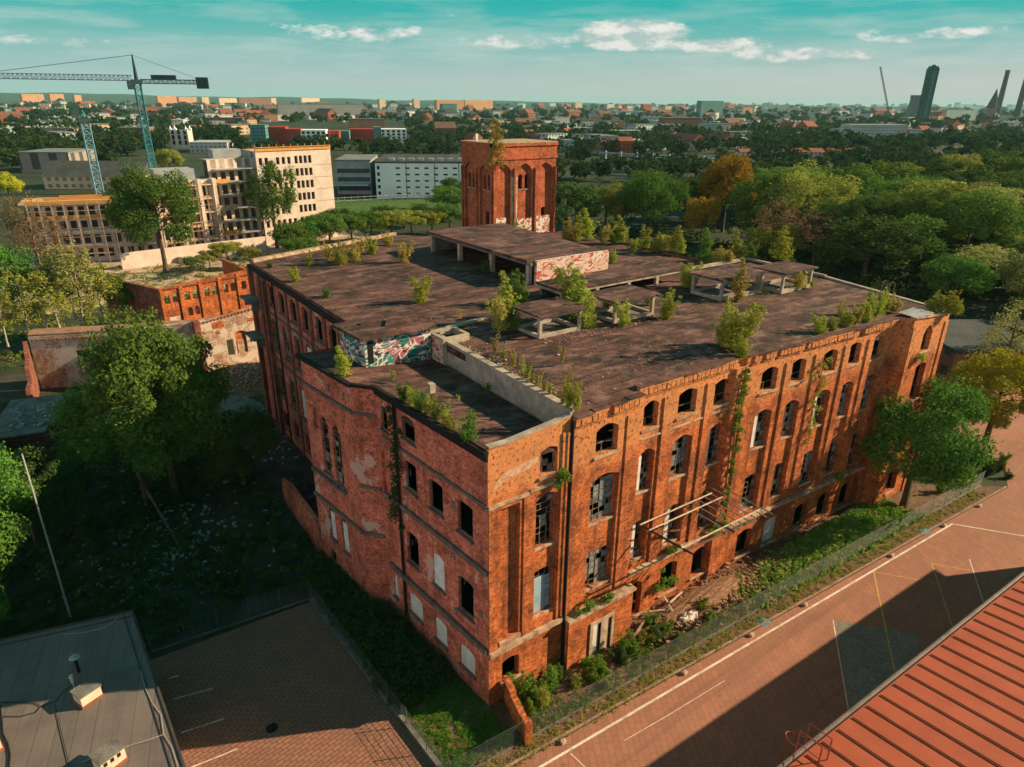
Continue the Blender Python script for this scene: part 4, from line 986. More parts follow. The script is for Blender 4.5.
ruin_wall(ru, (-9.9, 74.2), (-6.5, 66.5), [(0, 6.7), (2, 5.6), (5, 3.6), (8.4, 1.2)], [], BRICK_D)
ruin_wall(ru, (-21.5, 66), (-20.2, 78.5), [(0, .6), (4, 1.6), (4.2, 2.6), (8, 2.4), (8.3, 4.1), (11, 4.6), (12.5, 6.4)], [], BRICK_D)
os_ = thing('brick_shell', 'roofless orange brick shell with a row of paired square window openings', 'ruin', (0, 0, 0))
oa, ob = (-2.8, 84.2), (12.4, 87.6)
w5 = Wall(oa, ob); n5 = 5; bw = w5.L / n5; ops = []
for i in range(n5):
    q = bw * i + bw / 2
    ops += [(q - 1.05, q - .2, 7.1, 8.5, .12), (q + .2, q + 1.05, 7.1, 8.5, .12)]
ops += [(bw * 1 + .6, bw * 1 + 1.4, 4.6, 6.0, .3), (bw * 1 + 1.7, bw * 1 + 2.5, 4.6, 6.0, .3)]
mb = MB(); wall_mesh(mb, w5, G, [(0, 9.6), (w5.L, 10.2)], ops, .45, both=True); mb.build('wall', BRICK, os_)
mb = MB()
for i in range(n5 + 1): w5.box(mb, max(0, bw * i - .28), min(w5.L, bw * i + .28), G, 9.5 + .1 * i, -.22, -.004)
mb.build('pilaster', BRICK, os_)
mb = MB(); w5.box(mb, -.05, w5.L, 9.3, 9.55, -.18, -.004); mb.build('cornice', BRICK_D, os_)
mb = MB(); w5.box(mb, bw + .35, bw + 2.75, 4.4, 6.6, .46, .5); w5.box(mb, .8, 2.4, 3.5, 5.0, -.02, -.004); mb.build('whitewash_patch', BRICK_W, os_)
ruin_wall(os_, (-8.5, 101), (-2.85, 84.4), [(0, 8.6), (3, 9.6), (3.2, 9.0), (17.5, 9.5)], [], BRICK_D)
ruin_wall(os_, (12.4, 87.6), (11.0, 101), 9.6, [], BRICK)
# collapsed outbuildings in the shade on the left
cb = thing('collapsed_outbuilding', 'dark collapsed brick outbuilding with rubble strewn flat roof in the shaded courtyard', 'ruin', (0, 0, 0))
ruin_wall(cb, (-25.5, 55), (-16.0, 53.0), [(0, 2.6), (9.7, 2.9)], [(2.0, 3.2, G, 1.8, 0), (5.8, 6.6, .4, 1.7, 0)], BRICK_D)
ruin_wall(cb, (-16.0, 53.0), (-12.5, 63), 2.8, [], BRICK_D)
mb = MB(); mb.prism([(-25.8, 55.3), (-20.4, 54.1), (-19.6, 57.0), (-17.9, 56.6), (-17.2, 60.4), (-14.0, 60.2), (-12.3, 63.2), (-23, 66)], 2.95, 3.15); mb.build('roof', CONC_D, cb)
mb = MB(); w_ = Wall((-25.5, 55), (-16.0, 53.0)); w_.box(mb, 2.1, 3.1, G, 1.75, .2, .26); mb.build('door', BLUEBD, cb)
ruin_wall(cb, (-27.5, 57.0), (-24.0, 45.5), [(0, 6.0), (4, 5.8), (4.1, 5.0), (12, 4.4)], [], BRICK_D)
mb = MB(); mb.prism([(-28.3, 57.4), (-27.3, 57.6), (-23.6, 45.4), (-24.6, 45.1)], 6.02, 6.2); cop_ = mb.build('coping', CONC_D, cb)
scatter_boxes('roof_rubble', RUBW, 260, lambda r: (r.uniform(-23.5, -14), r.uniform(56, 62.5), 3.15), .08, .4, 12)
# ================================================================== foliage
def leafmat(name, c1, c2, var=.5, trans=.35):
    if name in MATS: return MATS[name]
    m = bpy.data.materials.new(name); m.use_nodes = True; t = NT(m.node_tree)
    P = geo(t)
    n = t.noise(P, 1.1, 4, .7)
    col = t.mix(t.ramp(n, [(0.35, 0.0), (0.65, 1.0)]), c1, c2)
    rnd = t.n('ShaderNodeNewGeometry').outputs['Random Per Island']
    col = t.mix(t.m('MULTIPLY', rnd, var), col, (c2[0] * 1.5, c2[1] * 1.35, c2[2] * 1.0))
    orn = t.n('ShaderNodeObjectInfo').outputs['Random']
    hsv = t.n('ShaderNodeHueSaturation', ins={'Hue': t.m('ADD', .485, t.m('MULTIPLY', orn, .03)), 'Value': t.m('ADD', .8, t.m('MULTIPLY', orn, .4)), 'Color': col})
    d = t.n('ShaderNodeBsdfDiffuse', ins={'Color': hsv.outputs[0], 'Roughness': .6})
    tr = t.n('ShaderNodeBsdfTranslucent', ins={'Color': hsv.outputs[0]})
    mx = t.n('ShaderNodeMixShader', ins={0: trans}); t.link(d.outputs[0], mx.inputs[1]); t.link(tr.outputs[0], mx.inputs[2])
    t.link(mx.outputs[0], t.n('ShaderNodeOutputMaterial').inputs[0])
    MATS[name] = m; return m
LF = {
 'green': leafmat('mid_green_leaves', (0.084, 0.168, 0.038), (0.138, 0.234, 0.048)),
 'bright': leafmat('fresh_green_leaves', (0.066, 0.162, 0.036), (0.108, 0.216, 0.042)),
 'dark': leafmat('dark_green_leaves', (0.048, 0.102, 0.034), (0.084, 0.15, 0.041)),
 'olive': leafmat('olive_leaves', (0.204, 0.24, 0.054), (0.3, 0.324, 0.072)),
 'yellow': leafmat('yellowing_leaves', (0.36, 0.38, 0.035), (0.46, 0.46, 0.05)),
 'orange': leafmat('amber_leaves', (0.24, 0.17, 0.025), (0.32, 0.22, 0.03)),
 'rust': leafmat('rusty_brown_leaves', (0.15, 0.1, 0.06), (0.2, 0.13, 0.08)),
 'lime': leafmat('yellow_green_leaves', (0.26, 0.32, 0.05), (0.36, 0.41, 0.07)),
 'straw': leafmat('straw_coloured_leaves', (0.34, 0.31, 0.08), (0.44, 0.38, 0.11)),
 'willow': leafmat('grey_green_leaves', (0.234, 0.27, 0.09), (0.342, 0.36, 0.134)),
 'weed': leafmat('weed_leaves', (0.082, 0.198, 0.032), (0.18, 0.288, 0.046)),
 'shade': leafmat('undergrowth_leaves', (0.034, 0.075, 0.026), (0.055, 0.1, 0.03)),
 'grass': leafmat('grass_blades', (0.056, 0.168, 0.017), (0.105, 0.238, 0.028)),
 'dry': leafmat('dry_grass_blades', (0.26, 0.169, 0.065), (0.39, 0.26, 0.104)),
}
NPR = np.random.default_rng(11)
def leaf_arrays(cen, rad, per, size, seed, up=.35, shell=.5, aspect=.6, droop=0.0, flat=1.0):
    g = np.random.default_rng(seed)
    cen = np.asarray(cen, float); rad = np.asarray(rad, float); n = len(cen) * per
    c = np.repeat(cen, per, 0); r = np.repeat(rad, per)
    d = g.normal(size=(n, 3)); d /= np.linalg.norm(d, axis=1, keepdims=True)
    rr = r * (shell + (1 - shell) * g.random(n) ** .6) * g.uniform(.75, 1.12, n)
    off = d * rr[:, None]; off[:, 2] *= flat
    p = c + off
    p[:, 2] -= droop * np.abs(g.normal(size=n)) * r
    nrm = d * .9 + g.normal(size=(n, 3)) * .55 + np.array([0, 0, up]); nrm /= np.linalg.norm(nrm, axis=1, keepdims=True)
    a = np.cross(nrm, g.normal(size=(n, 3))); a /= np.linalg.norm(a, axis=1, keepdims=True) + 1e-9
    b = np.cross(nrm, a)
    s = size * g.uniform(.55, 1.35, n)[:, None]
    quad = np.stack([p - a * s, p - b * s * aspect, p + a * s, p + b * s * aspect], 1)
    return quad.reshape(-1, 3)
def quads_mesh(name, v, m):
    n = len(v) // 4
    me = bpy.data.meshes.new(name)
    me.vertices.add(len(v)); me.vertices.foreach_set('co', v.ravel())
    me.loops.add(len(v)); me.loops.foreach_set('vertex_index', np.arange(len(v), dtype=np.int32))
    me.polygons.add(n); me.polygons.foreach_set('loop_start', np.arange(0, len(v), 4, dtype=np.int32)); me.polygons.foreach_set('loop_total', np.full(n, 4, dtype=np.int32))
    me.materials.append(m); me.update(calc_edges=True); return me
def obj(name, me, parent=None):
    o = bpy.data.objects.new(name, me); COL.objects.link(o)
    if parent is not None: o.parent = parent
    return o
def crown_clumps(g, k, rx, rz, cz, cr, kind):
    out, rad = [], []
    for _ in range(k):
        while True:
            q = g.normal(size=3); q /= np.linalg.norm(q)
            f = g.uniform(.30, 1.08) ** .5
            if q[2] < -.55: continue
            break
        x, y, z = q[0] * rx * f, q[1] * rx * f, cz + q[2] * rz * f
        if kind == 'cone': tz = (z - (cz - rz)) / (2 * rz); s = max(.12, 1.05 - tz * .95); x *= s; y *= s
        if kind == 'gappy' and g.random() < .25: x *= 1.25; y *= 1.25
        out.append((x, y, z)); rad.append(cr * g.uniform(.6, 1.3) * (1 if kind != 'cone' else max(.4, 1.1 - tz * .6)))
    return out, rad
def limb_mesh(name, g, h, cz, rz, rx, tr, m, clumps, nl=9, lean=0.0, stems=1):
    mb = MB()
    for s in range(stems):
        a0 = g.uniform(0, 6.28); bx = (math.cos(a0) * .35 * (stems > 1), math.sin(a0) * .35 * (stems > 1))
        top = (bx[0] * 4 + g.normal() * .2, bx[1] * 4 + g.normal() * .2)
        pts = [(bx[0] + (top[0] - bx[0]) * t + lean * t * t, bx[1] + (top[1] - bx[1]) * t + g.normal() * .04 * h * .3 * t * (1 - t), -.3 + t * (cz + rz * .55 + .3)) for t in (0, .12, .3, .5, .7, .85, 1)]
        mb.tube(pts, [tr * 1.35, tr, tr * .85, tr * .68, tr * .48, tr * .3, tr * .12], n=7)
        idx = g.choice(len(clumps), size=min(nl, len(clumps)), replace=False)
        for i in idx:
            c = clumps[i]; t = min(.9, max(.22, (c[2] - .28 * math.hypot(c[0], c[1]) * 2 + .3) / (cz + rz * .55)))
            k = t * 6; j = int(min(5, k)); f = k - j
            ti = (0, .12, .3, .5, .7, .85, 1)
            tt = t; st = None
            for q in range(6):
                if ti[q] <= tt <= ti[q + 1]:
                    f = (tt - ti[q]) / (ti[q + 1] - ti[q]); st = tuple(pts[q][w] + (pts[q + 1][w] - pts[q][w]) * f for w in range(3)); break
            if st is None: continue
            mid = tuple((st[w] + c[w]) / 2 + (0.10 * h * .3 if w == 2 else g.normal() * .1) for w in range(3))
            r0 = tr * (1 - t) * .55 + tr * .08
            mb.tube([st, mid, c], [r0, r0 * .6, r0 * .15], n=5)
    o = mb.build(name, m); me = o.data; bpy.data.objects.remove(o); return me
PROTO = {}
def tree_proto(key, seed, h, rx, rz, cz, k, cr, per, size, trunk_r, kind='', barkm=None, droop=0.0, nl=9, stems=1, shell=.5, aspect=.62):
    g = np.random.default_rng(seed)
    cl, rad = crown_clumps(g, k, rx, rz, cz, cr, kind)
    v = leaf_arrays(cl, rad, per, size, seed + 1, droop=droop, shell=shell, aspect=aspect)
    tm = limb_mesh('trunk', g, h, cz, rz, rx, trunk_r, barkm or BARK, cl, nl, stems=stems)
    PROTO.setdefault(key, []).append((v, tm, h, {}))
def tree(key, vi, lm, p, h, rz, label, cat='tree', group=None, name='broadleaf_tree', wide=1.0, crown='crown'):
    v, tm, h0, cache = PROTO[key][vi % len(PROTO[key])]
    if lm not in cache: cache[lm] = quads_mesh('crown', v, LF[lm])
    s = h / h0
    t = thing(name, label, cat, (p[0], p[1], p[2]), rz, group, (s * wide, s * wide, s))
    obj('trunk' if crown == 'crown' else 'stem', tm, t); obj(crown, cache[lm], t)
    return t
# near trees: many small leaves; prototypes are about 12 m tall
for i in range(2): tree_proto('hero', 100 + i, 12, 4.7, 4.9, 6.9, 66, 1.3, 360, .135, .30, nl=14)
for i in range(2): tree_proto('open', 110 + i, 12, 3.7, 4.7, 7.3, 40, 1.1, 200, .15, .26, kind='gappy', nl=20, shell=.35)
for i in range(4): tree_proto('round', 120 + i, 12, 4.7, 4.3, 7.3, 46, 1.35, 190, .23, .28, nl=6, shell=.62)
for i in range(3): tree_proto('tall', 130 + i, 12, 3.2, 5.0, 6.9, 36, 1.25, 220, .17, .24, nl=6)
for i in range(3): tree_proto('birch', 140 + i, 12, 2.6, 4.6, 7.2, 30, 1.0, 90, .17, .13, kind='gappy', barkm=BARKP, droop=.5, nl=16, shell=.2)
for i in range(2): tree_proto('bare', 150 + i, 12, 3.6, 4.2, 7.2, 44, 1.1, 42, .15, .16, kind='gappy', barkm=BARK, nl=30, shell=.2)
for i in range(2): tree_proto('willow', 155 + i, 12, 3.8, 4.6, 6.8, 40, 1.1, 140, .17, .24, droop=1.3, nl=14, shell=.3, aspect=.35)
def shoot_proto(key, seed, ns, spread, hmin, rad0, rad1, per, size, aspect, low):
    """A plant of upright shoots from one root: leaf clumps along each stem, no clear trunk. About 3 m tall."""
    g = np.random.default_rng(seed); cl, rd, mb = [], [], MB()
    for k in range(ns):
        a = g.uniform(0, 6.28); h = 3.0 * (1 if k == 0 else g.uniform(hmin, .95)); d = spread * g.uniform(.1, 1) * (h / 3) ** .5
        pts = [(math.cos(a) * d * (t ** .8) + g.normal() * .04, math.sin(a) * d * (t ** .8) + g.normal() * .04, h * t - .05) for t in (0, .3, .6, .85, 1)]
        mb.tube(pts, [.035, .028, .02, .012, .006], n=4)
        n = int(5 + h * 2.6)
        for q in range(n):
            t = low + (1 - low) * (q + g.random()) / n; f = t * 4; q0 = min(3, int(np.interp(t, [0, .3, .6, .85, 1], [0, 1, 2, 3, 4])))
            tt = (0, .3, .6, .85, 1); ff = (t - tt[q0]) / (tt[q0 + 1] - tt[q0]); p0, p1 = pts[q0], pts[q0 + 1]
            r = (rad0 + (rad1 - rad0) * t) * g.uniform(.6, 1.35)
            cl.append(tuple(p0[w_] + (p1[w_] - p0[w_]) * ff + g.normal() * r * .45 for w_ in range(3))); rd.append(r)
    v = leaf_arrays(cl, rd, per, size, seed + 1, shell=.15, aspect=aspect, up=.5)
    v[:, 2] = np.maximum(v[:, 2], .0)
    o = mb.build('stem', BARK); tm = o.data; bpy.data.objects.remove(o)
    PROTO.setdefault(key, []).append((v, tm, 3, {}))
for i in range(5): shoot_proto('shrub', 160 + i, 13 + i, 1.55, .22, .42, .22, 32, .085, .5, .05)
for i in range(4): shoot_proto('sapling', 170 + i, 4, .42, .45, .42, .14, 44, .08, .5, .06)
for i in range(4): shoot_proto('tuft', 180 + i, 10, .85, .3, .20, .12, 22, .10, .28, .04)
R1 = random.Random(77)
def px_tree(key, vi, lm, px, py, top, label, z=G, wide=1.0, group=None, name='broadleaf_tree', tx=None, cat='tree'):
    p = at(px, py, z); h = height_at(p, px if tx is None else tx, top) - z
    return tree(key, vi, lm, (p.x, p.y, z - .05), h, R1.uniform(0, 6.28), label, cat, group, name, wide)
# individual trees one can point at
px_tree('hero', 0, 'bright', 903, 507, 372, 'round bright green tree standing at the street corner of the factory end tower', wide=1.0)
px_tree('hero', 1, 'yellow', 985, 442, 348, 'yellow leaved tree at the right edge beside the side street', wide=1.2)
px_tree('willow', 0, 'willow', 1000, 385, 292, 'drooping grey green willow behind the yellow tree at the right edge', wide=1.0, name='willow_tree')
px_tree('hero', 1, 'green', 176, 494, 318, 'largest green courtyard tree with its sunlit top above the shaded yard', wide=.8)
px_tree('hero', 0, 'green', 148, 500, 372, 'smaller courtyard tree to the left of the largest one, mostly in shade', wide=1.15)
px_tree('hero', 1, 'dark', 244, 484, 412, 'dark courtyard tree between the largest tree and the long factory wing', wide=1.2)
px_tree('hero', 0, 'bright', -14, 580, 415, 'sunlit green tree cut off by the left edge above the grey flat roof', wide=.85)
px_tree('hero', 1, 'bright', -25, 655, 490, 'low bushy green tree at the left edge nearest the grey flat roof', wide=.9)
px_tree('hero', 0, 'dark', 38, 545, 452, 'dark tree in deep shade beside the thin pale pole', wide=1.1)
px_tree('hero', 0, 'bright', 166, 270, 164, 'tall open crowned green tree in front of the construction site', wide=.9, z=0)
px_tree('open', 1, 'bright', 277, 246, 158, 'slender green tree hiding part of the pale unfinished apartment block', wide=.85, z=0)
px_tree('round', 1, 'olive', 172, 178, 146, 'olive tree beside the base of the tall crane with the long jib', z=0)
px_tree('round', 2, 'yellow', 12, 205, 172, 'yellowing tree at the far left edge behind the construction site', z=0)
px_tree('bare', 0, 'rust', 38, 262, 190, 'thin reddish brown tree in front of the lowest construction slab', z=0, wide=1.2)
px_tree('bare', 1, 'rust', 52, 290, 205, 'sparse russet tree among the pale birches left of the ruin', z=0, wide=1.0)
px_tree('round', 0, 'bright', 18, 318, 245, 'round green tree at the left edge behind the birches', z=0)
for i, (px, py, top, lm) in enumerate(((30, 338, 262, 'olive'), (62, 335, 262, 'olive'), (85, 328, 240, 'willow'), (104, 325, 258, 'olive'), (122, 322, 268, 'green'), (48, 330, 255, 'green'), (136, 320, 282, 'green'), (8, 345, 285, 'olive'), (75, 318, 250, 'green'))):
    lab = {'olive': 'pale trunked olive birch in the thicket behind the ruined courtyard walls', 'green': 'green leaved birch in the thicket behind the ruined courtyard walls', 'willow': 'tallest grey green birch in the thicket behind the ruined courtyard walls'}[lm]
    px_tree('birch', i, lm, px, py, top, lab, z=3, group='birches behind the ruined walls', name='birch_tree', wide=1.3)
for i, (px, py, top, lm) in enumerate(((292, 250, 222, 'green'), (312, 246, 218, 'bright'), (330, 244, 214, 'green'), (352, 240, 212, 'green'), (372, 238, 212, 'bright'), (392, 236, 208, 'olive'), (412, 234, 210, 'olive'), (432, 232, 210, 'lime'), (450, 230, 204, 'green'), (300, 262, 236, 'bright'), (340, 232, 208, 'dark'), (385, 226, 205, 'dark'), (420, 222, 204, 'dark'), (228, 262, 240, 'lime'), (210, 266, 250, 'olive'), (250, 262, 246, 'olive'), (195, 270, 256, 'green'), (450, 215, 185, 'green'), (457, 205, 178, 'dark'), (320, 236, 214, 'green'), (404, 228, 209, 'green'))):
    nm = {'green': 'green', 'bright': 'fresh green', 'olive': 'olive', 'lime': 'yellow green', 'dark': 'dark green'}[lm]
    where = 'behind the left end of the factory roof' if px > 285 else 'between the brick shell and the construction site'
    px_tree('round', i, lm, px, py, top, '%s bushy tree in the thicket %s' % (nm, where), z=1, group='thicket ' + where, wide=1.75)
px_tree('bare', 0, 'rust', 775, 262, 196, 'pinkish brown thin crowned tree behind the pair of roof lanterns', wide=1.35)
px_tree('bare', 1, 'rust', 812, 268, 204, 'second pinkish brown tree right of the thin crowned one behind the lanterns', wide=1.35)
px_tree('round', 3, 'orange', 722, 232, 150, 'amber yellow tree rising above the wood right of the brick tower', wide=.8)
px_tree('round', 1, 'orange', 700, 245, 192, 'lower amber tree in front of the tall amber yellow one', wide=.8)
# the wood behind the factory, tree by tree
for px, py, top, lm, wd, lab in ((800, 250, 166, 'olive', 1.35, 'broad yellow flecked tree with the widest sunlit crown behind the lanterns'), (760, 246, 172, 'green', 1.25, 'dense green tree just left of the broad yellow flecked one'), (905, 262, 184, 'green', 1.35, 'broad fresh green tree in the wood above the far roof corner'), (650, 238, 172, 'bright', 1.3, 'rounded green tree in the wood right of the brick tower'), (605, 232, 184, 'olive', 1.3, 'olive tree in the wood directly beside the brick tower'), (845, 262, 192, 'dark', 1.3, 'dark tree between the two broad crowns behind the lanterns'), (960, 272, 190, 'green', 1.35, 'tall green tree near the right edge of the wood')):
    px_tree('hero', R1.randrange(2), lm, px, py, top, lab, wide=wd)
spots = [(775, 260), (812, 268), (722, 232), (700, 245)]
wood = []
cnt = 0
def okpx(px, py):
    lo = np.interp(px, [560, 640, 760, 900, 1075], [226, 222, 206, 194, 182])
    hi = 238 + max(0, px - 640) * .20 + max(0, px - 930) * .35
    return 565 < px < 1075 and lo < py < max(hi, lo + 22)
pts = [(*at(px, py, 0)[:2], px, py, 0) for px, py in ((800, 250), (760, 246), (905, 262), (650, 238), (605, 232), (845, 262), (960, 272), (722, 232), (700, 245))]
np_ = len(pts)
tries = 0
while tries < 9000 and len(pts) < 170:
    tries += 1
    px, py = R1.uniform(560, 1075), 175 + 175 * R1.random() ** 1.1
    if not okpx(px, py): continue
    p = at(px, py, 0); d = dist(p)
    sp = 9.0 + d * .03
    if p.x < 58 and p.y < 62: continue
    if any((p.x - q[0]) ** 2 + (p.y - q[1]) ** 2 < sp * sp for q in pts): continue
    pts.append((p.x, p.y, px, py, d))
NAMES = {'green': 'mid green', 'bright': 'fresh green', 'olive': 'olive green', 'dark': 'dark green', 'yellow': 'yellowing', 'rust': 'rusty brown', 'orange': 'amber', 'willow': 'grey green'}
for i, (x, y, px, py, d) in enumerate(sorted(pts[np_:], key=lambda q: -q[4])):
    a = R1.random()
    if py < 185 and px > 840: lm = R1.choice(['olive', 'dark', 'green', 'green', 'dark'])
    elif px < 640: lm = R1.choice(['olive', 'green', 'green', 'dark', 'olive'])
    elif px < 700: lm = R1.choice(['green', 'bright', 'dark', 'green'])
    elif px < 870: lm = R1.choice(['dark', 'green', 'dark', 'green', 'olive', 'dark'])
    elif px < 960: lm = R1.choice(['bright', 'green', 'dark', 'green', 'dark', 'olive'])
    else: lm = R1.choice(['dark', 'green', 'dark', 'willow', 'dark'])
    h = R1.uniform(12, 16.5) if d < 190 else R1.uniform(13, 18)
    if px > 930 and py > 270: h *= .72
    if 640 < px < 830 and py > 225: h *= .7
    zone = 'left part of the wood beside the brick tower' if px < 700 else ('middle of the wood behind the roof lanterns' if px < 870 else 'right part of the wood beyond the end tower')
    tree(R1.choice(['round', 'round', 'round', 'tall']), R1.randrange(4), lm, (x, y, G - .1), h, R1.uniform(0, 6.28), '%s broadleaf tree in the %s' % (NAMES[lm], zone), 'tree', 'trees in the ' + zone, 'broadleaf_tree', R1.uniform(1.45, 2.0))

# ------------------------------------------------------------------ plants on the roofs
WH = {'lime': 'yellow green', 'straw': 'straw yellow', 'green': 'green', 'olive': 'olive'}
def roof_plants(where, z, items):
    seen = {}
    for i, it in enumerate(items):
        px, py, hp, kind, lm = it[:5]; wide = it[5] if len(it) > 5 else 1.0
        p = at(px, py, z); h = height_at(p, px, py - hp) - z
        size = 'tall' if h > 3 else ('small' if h < 1.6 else 'mid')
        form = {'shrub': 'bushy shrub', 'sapling': 'slender sapling', 'tuft': 'weed tuft'}[kind]
        lab = '%s %s %s %s' % (size, WH[lm], form, where)
        tree(kind, i, lm, (p.x, p.y, z), h * 1.05, R1.uniform(0, 6.28), lab, 'shrub' if kind != 'sapling' else 'sapling', 'plants ' + where, {'shrub': 'roof_shrub', 'sapling': 'roof_sapling', 'tuft': 'roof_weed'}[kind], wide, 'foliage')
RZ_ = 18.86
roof_plants('at the street eaves above the ivy covered pilaster', RZ_, [(735, 350, 52, 'shrub', 'lime', 1.0), (722, 345, 30, 'shrub', 'olive', .9), (742, 357, 20, 'shrub', 'lime', 1.2)])
roof_plants('beside the third roof lantern', RZ_ - .1, [(737, 300, 40, 'sapling', 'straw', 1.3), (686, 287, 26, 'shrub', 'lime', 1.1), (692, 285, 18, 'shrub', 'olive')])
roof_plants('between the first two roof lanterns', RZ_, [(572, 305, 40, 'shrub', 'olive', 1.0), (580, 318, 48, 'sapling', 'lime', 1.6), (588, 328, 34, 'shrub', 'lime', 1.0), (560, 295, 26, 'shrub', 'olive', 1.1)])
roof_plants('left of the first roof lantern', RZ_, [(507, 325, 50, 'sapling', 'lime', 1.4), (501, 330, 34, 'shrub', 'straw', 1.0), (521, 305, 34, 'shrub', 'green', 1.0), (514, 330, 26, 'shrub', 'green', 1.2), (498, 318, 24, 'shrub', 'olive', 1.0)])
roof_plants('beside the second roof lantern', RZ_, [(624, 326, 26, 'shrub', 'lime', .9), (666, 319, 28, 'shrub', 'lime', 1.0), (606, 310, 18, 'shrub', 'straw', 1.1), (648, 305, 14, 'shrub', 'lime')])
roof_plants('on the open left wing roof', RZ_, [(420, 303, 28, 'shrub', 'lime', 1.0), (403, 263, 22, 'shrub', 'straw', 1.0), (342, 265, 24, 'shrub', 'olive', 1.1), (355, 262, 22, 'shrub', 'straw', 1.0), (372, 254, 20, 'shrub', 'lime', 1.0), (330, 260, 18, 'shrub', 'straw', 1.0), (309, 266, 16, 'sapling', 'lime', 1.3), (360, 252, 16, 'shrub', 'straw', 1.2), (388, 246, 14, 'shrub', 'straw', 1.2), (430, 333, 14, 'tuft', 'lime', 1.2), (459, 318, 8, 'tuft', 'straw', 2.0), (412, 281, 6, 'tuft', 'lime', 2), (491, 262, 16, 'tuft', 'lime', 1.2), (486, 272, 12, 'shrub', 'green', 1.2)])
roof_plants('on the gutter edge of the courtyard wing', RZ_, [(296, 282, 15, 'shrub', 'lime', 1.2), (327, 298, 10, 'shrub', 'green', 1.5), (271, 268, 8, 'shrub', 'green', 1.5)])
roof_plants('on the step wall above the lower annex roof', 19.2, [(569, 407, 36, 'tuft', 'lime', 1.0), (577, 409, 28, 'tuft', 'lime', 1.1), (563, 404, 22, 'tuft', 'straw', 1.2), (538, 386, 14, 'tuft', 'straw', 1.3), (527, 379, 18, 'tuft', 'lime', 1.1), (522, 372, 16, 'tuft', 'straw', 1.0), (545, 391, 12, 'tuft', 'straw', 1.5), (513, 366, 18, 'tuft', 'straw', 1.0), (495, 352, 20, 'tuft', 'straw', 1.0), (504, 358, 12, 'tuft', 'lime', 1.4), (550, 394, 12, 'tuft', 'lime', 1.4), (532, 382, 10, 'tuft', 'straw', 1.8), (562, 362, 20, 'tuft', 'straw', .8)])
roof_plants('along the gutter of the lower annex roof', 18.2, [(404, 401, 18, 'shrub', 'green', 1.1), (412, 404, 16, 'shrub', 'lime', 1.1), (420, 410, 22, 'shrub', 'green', 1.0), (428, 412, 18, 'shrub', 'lime', 1.1), (437, 418, 16, 'shrub', 'green', 1.2), (446, 424, 22, 'tuft', 'lime', 1.2), (452, 430, 16, 'shrub', 'olive', 1.2), (470, 441, 28, 'shrub', 'green', 1.0), (463, 436, 16, 'tuft', 'lime', 1.2), (393, 380, 10, 'tuft', 'lime', 1.5), (458, 401, 7, 'tuft', 'lime', 2), (488, 389, 6, 'shrub', 'green', 2)])
roof_plants('on the gutter corner of the tall pavilion', 18.2, [(346, 374, 30, 'sapling', 'lime', 1.6), (339, 366, 12, 'shrub', 'olive', 1.2)])
roof_plants('along the street eaves near the end tower', RZ_ - .25, [(820, 334, 20, 'shrub', 'lime', 1.2), (832, 330, 14, 'shrub', 'olive', 1.3), (846, 326, 20, 'shrub', 'lime', 1.1), (855, 323, 22, 'tuft', 'straw', 1.3), (866, 321, 22, 'shrub', 'lime', 1.1), (875, 316, 22, 'shrub', 'lime', 1.1), (884, 312, 24, 'tuft', 'lime', 1.3), (893, 311, 18, 'shrub', 'straw', 1.2), (880, 303, 14, 'tuft', 'straw', 1.5), (840, 314, 16, 'tuft', 'straw', 1.4), (869, 304, 16, 'tuft', 'olive', 1.2)])
roof_plants('on top of the end tower', RZ_ - .4, [(940, 312, 22, 'tuft', 'lime', 1.6), (949, 313, 24, 'tuft', 'lime', 1.6), (931, 311, 18, 'shrub', 'olive', 1.2), (955, 314, 16, 'shrub', 'lime', 1.2)])
roof_plants('beside the fourth roof lantern', RZ_ - .2, [(798, 288, 20, 'shrub', 'straw', 1.1), (812, 287, 10, 'tuft', 'lime', 1.5), (760, 290, 10, 'tuft', 'lime', 1.5)])
roof_plants('along the back edge of the main roof', RZ_ - .1, [(589, 238, 30, 'sapling', 'lime', 1.7), (577, 240, 26, 'sapling', 'lime', 1.6), (566, 240, 22, 'shrub', 'straw', 1.2), (612, 242, 24, 'sapling', 'green', 1.8), (622, 242, 26, 'sapling', 'olive', 1.6), (603, 243, 20, 'shrub', 'straw', 1.1), (646, 248, 24, 'sapling', 'olive', 1.6), (656, 250, 18, 'sapling', 'olive', 1.8), (673, 251, 26, 'sapling', 'lime', 1.5), (681, 253, 20, 'sapling', 'lime', 1.5), (632, 252, 14, 'shrub', 'olive', 1.3), (705, 260, 32, 'sapling', 'green', 1.4), (716, 262, 16, 'shrub', 'straw', 1.5), (738, 258, 28, 'sapling', 'olive', 1.8), (752, 256, 14, 'shrub', 'green', 1.3), (780, 258, 32, 'sapling', 'lime', 1.8), (664, 250, 16, 'shrub', 'straw', 1.2), (545, 250, 8, 'shrub', 'straw', 1.6), (612, 262, 12, 'shrub', 'lime', 1.4), (728, 262, 12, 'shrub', 'straw', 1.5)])
